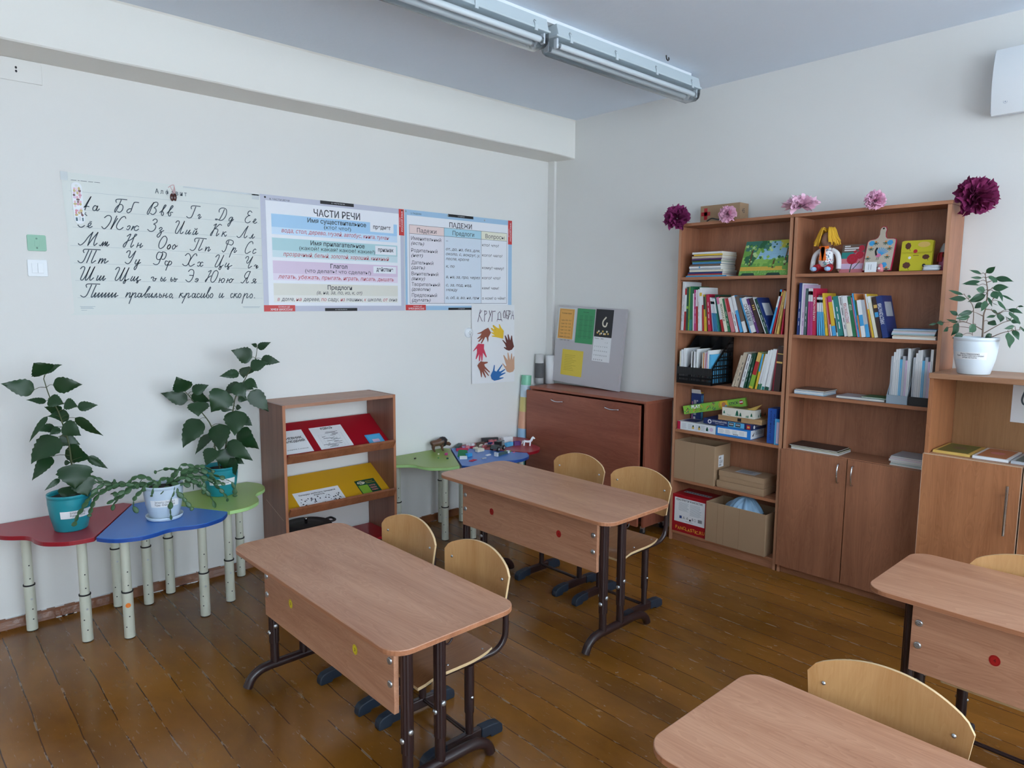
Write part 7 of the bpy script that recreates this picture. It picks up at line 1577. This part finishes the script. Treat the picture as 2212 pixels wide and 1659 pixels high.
pin(.085, .305, .085, .285, mat('yellow_sheet', (226, 200, 76), .5), 'note_sheet', 'yellow sheet low on the grey board', 'paper', s4)
for nm, lab, x, y, r, z0, z1, c in (('paper_roll', 'white paper roll standing left of the grey board', 3.99, 3.915, .036, .9255, 1.150, (222, 222, 224)), ('poster_roll', 'rolled poster with a black frame print in the corner', 3.925, 3.968, .034, .9255, 1.160, (206, 204, 204))):
    b = MB().lathe([(r*.9, z1-.03), (r*.9, z1), (r, z1), (r, z0), (r*.9, z0)], mat(nm+'_white', c, .7), 32, (x, y, 0))
    if nm == 'poster_roll': b.lathe([(r+.0005, z1-.19), (r+.0005, z1-.07)], mat('poster_roll_dark', (90, 90, 92), .7), 32, (x, y, 0))
    mthing(b, nm, lab, 'roll', (x, y, z0))
b = MB(); P0, P1 = Vector((3.70, 3.965, .045)), Vector((3.785, 3.968, 1.0)); Q = lambda t: P0+(P1-P0)*t
for t0, t1, c in ((0, .45, (96, 150, 142)), (.45, .56, (150, 186, 216)), (.56, .70, (214, 160, 130)), (.70, .82, (206, 190, 120)), (.82, .92, (196, 214, 226)), (.92, 1, (128, 198, 166))): b.tube([Q(t0), Q(t1)], .040, mat('map_%d_%d_%d' % c, c, .3), 28)
mthing(b, 'map_roll', 'rolled wall map with a green top leaning in the corner', 'roll', tuple(P0))

# ------------------------------------------------------------ toys on the petal tables
Z0 = .5224
t = thing('toy_bison', 'brown toy bison with a black mane on the green table', 'toy animal', (2.90, 3.935, Z0), R(-8)); mbr = mat('bison_brown', (96, 66, 50), .4)
b = MB().tube(smooth_pts([(-.062, 0, .052), (-.05, 0, .057), (-.01, 0, .060), (.025, 0, .066), (.05, 0, .058), (.078, 0, .044), (.092, 0, .036)], 4), [.010, .014, .019, .021, .0225, .023, .023, .0235, .024, .0255, .027, .028, .029, .028, .026, .023, .019, .018, .0165, .015, .0135, .0125, .012, .011, .009][:25], mbr, 16)
for x, s in ((-.045, -.012), (-.038, .012), (.022, -.013), (.034, .012)): b.tube(smooth_pts([(x, s, .05), (x-.004, s, .025), (x+.004, s, .004), (x+.008, s, .001)], 3), [.012, .011, .010, .009, .008, .007, .006, .006, .006, .006][:10], mbr, 10)
b.build('body', t)
b = MB(); M = Matrix.Translation((.030, 0, .066)) @ Matrix.Diagonal((1.15, .95, 1.15, 1)); b.lathe([(0, -.036), (.02, -.028), (.030, -.008), (.029, .012), (.017, .026), (0, .030)], m_strip, 18, M=M, wob=lambda a, z: 1+.06*math.sin(a*7+z*300)); b.build('mane', t)
for s in (-1, 1): MB().tube(smooth_pts([(.062, s*.014, .064), (.066, s*.024, .068), (.066, s*.023, .080)], 3), [.005, .0045, .004, .0035, .003, .0025, .001], bmat('cream'), 8).build('horn', t)
t = thing('toy_jeep', 'dark grey toy jeep with black wheels on the brick table', 'toy car', (3.235, 3.685, Z0), R(15)); mg_ = mat('toy_grey', (84, 88, 88), .4)
MB().box(-.055, .055, -.026, .026, .014, .03, mg_).box(-.05, -.008, -.024, .024, .03, .042, mg_).build('chassis', t, bevel=.002)
MB().box(-.014, .018, -.022, .022, .0302, .062, m_strip).box(.019, .054, -.024, .024, .0302, .066, mat('toy_light_grey', (140, 148, 152), .4)).build('cab', t, bevel=.002)
for x in (-.034, .036):
    for s in (-1, 1): w = MB().cyl((x, s*.022, .0155), (x, s*.034, .0155), .0155, m_rub, n=20).build('wheel', t); MB().cyl((x, s*.034, .0155), (x, s*.0352, .0155), .008, bmat('grey'), n=12).build('hub', w)
b = MB(); M = Matrix.Translation((3.49, 3.64, Z0+.004)) @ Matrix.Rotation(R(-48), 4, 'Z')
b.tube(smooth_pts([(-.03, 0, .034), (0, 0, .030), (.022, 0, .036), (.034, 0, .058), (.040, 0, .062), (.05, 0, .052)], 4), [.009]*12+[.008]*4+[.006]*5, m_white, 12, M=M)
for x in (-.026, .018):
    for s in (-.006, .006): b.tube([(x, s, .03), (x-.002, s, .0)], [.006, .005], m_white, 8, M=M)
b.tube([(-.034, 0, .036), (-.044, 0, .012)], [.005, .003], m_white, 8, M=M); mthing(b, 'toy_horse', 'white toy horse at the right end of the red table', 'toy animal', (3.49, 3.64, Z0))
b = MB(); b.prism([(-.04, 0), (.04, 0), (0, .042)], -.03, .03, bmat('green'), Matrix.Translation((2.93, 3.70, Z0)) @ Matrix.Rotation(R(40), 4, 'Z') @ Matrix(((1,0,0,0),(0,0,1,0),(0,1,0,0),(0,0,0,1)))); mthing(b, 'toy_house', 'toy house with a green sloping roof on the brick table', 'toy', (2.93, 3.70, Z0))
def brick(x, y, z, lx, ly, h, rz, c, label, group, cat='toy brick', studs=True):
    b = MB().box(-lx/2, lx/2, -ly/2, ly/2, 0, h, bmat(c))
    if studs:
        for i in range(max(1, int(lx/.009))):
            for j in range(max(1, int(ly/.009))): b.cyl((-lx/2+.0045+.009*i, -ly/2+.0045+.009*j, h), (-lx/2+.0045+.009*i, -ly/2+.0045+.009*j, h+.0018), .0026, bmat(c), n=8)
    o_ = b.build('toy_brick', loc=(x, y, z)); o_.rotation_euler = (0, 0, rz); tag(o_, label, cat, group)
for x, y, lx, ly, h, a, c, l in ((3.03, 3.835, .085, .016, .018, -30, 'crimson', 'long crimson toy brick at the left of the brick table'), (3.11, 3.735, .06, .03, .020, 0, 'cream', 'cream toy car body behind the roof house'), (2.875, 3.625, .05, .025, .018, -35, 'white', 'white toy block cluster before the green roof'), (2.95, 3.66, .045, .025, .022, 10, 'skyblue', 'sky blue toy block right of the green roof'), (2.893, 3.545, .06, .03, .003, 20, 'crimson', 'flat dark red toy tile near the blue table edge'), (3.07, 3.595, .04, .014, .008, 5, 'white', 'white toy strip left of the striped ladder'), (3.155, 3.552, .11, .016, .016, 8, 'slate', 'dark striped toy ladder on the blue table'), (3.095, 3.54, .012, .03, .026, 8, 'white', 'white end block left of the toy ladder'), (3.225, 3.565, .014, .02, .018, 8, 'white', 'white end block right of the toy ladder'), (3.255, 3.60, .045, .022, .006, -40, 'lime', 'lime green toy plate near the blue table corner'), (3.265, 3.545, .025, .008, .004, 20, 'pink', 'tiny pink toy piece near the blue table corner'), (2.985, 3.54, .036, .012, .006, 0, 'grey', 'small grey toy plate near the blue table edge'), (3.455, 3.72, .05, .03, .030, -20, 'purple', 'purple toy block behind the white horse'), (3.385, 3.735, .075, .03, .026, 10, 'aqua', 'turquoise toy car body right of the jeep'), (3.46, 3.835, .08, .04, .045, -15, 'white', 'tall white toy wall behind the turquoise car'), (3.10, 3.965, .12, .03, .012, 40, 'slate', 'grey long toy plate at the back of the pile'), (3.37, 3.93, .13, .018, .035, -25, 'black', 'black toy helicopter body on top of the pile'), (2.633, 3.842, .018, .008, .005, 30, 'black', 'tiny black toy piece alone on the green table'), (2.76, 3.751, .008, .008, .005, 0, 'green', 'tiny green toy piece before the bison'), (2.79, 3.69, .012, .008, .010, 0, 'darkgreen', 'green toy piece at the green table edge'), (2.86, 3.796, .02, .012, .014, 20, 'magenta', 'magenta toy figure piece at the table joint')):
    brick(x, y, Z0, lx, ly, h, R(a), c, l, None)
mthing(MB().lathe([(0, -.007), (.005, -.005), (.007, 0), (.005, .005), (0, .007)], bmat('cream'), 14, (2.819, 3.831, Z0+.0072)), 'toy_ball', 'tiny cream ball in front of the bison', 'toy', (2.819, 3.831, Z0+.007))
rnd = random.Random(12); N = {'pink': 'pink', 'rose': 'dusky pink', 'crimson': 'crimson', 'white': 'white', 'grey': 'grey', 'lilac': 'lilac', 'cream': 'cream', 'brown': 'brown', 'navy': 'navy'}
cells = [(3.10+.043*i+rnd.uniform(-.004, .004), 3.775+.043*j+rnd.uniform(-.004, .004)) for i in range(10) for j in range(4) if not (i < 1 and j < 2) and not (2 <= i <= 5 and j == 0)]
for k, (x, y) in enumerate(cells):
    if x > 3.33 and y < 3.87: continue
    c = rnd.choice(['pink', 'rose', 'crimson', 'white', 'white', 'grey', 'lilac', 'cream', 'brown', 'navy', 'rose', 'pink']); h = rnd.uniform(.008, .026)
    brick(x, y, Z0, rnd.uniform(.026, .037), rnd.uniform(.014, .02), h, rnd.uniform(-.5, .5), c, '%s toy brick in the heap at the back of the blue and red tables' % N[c], '%s bricks in the toy heap' % N[c])
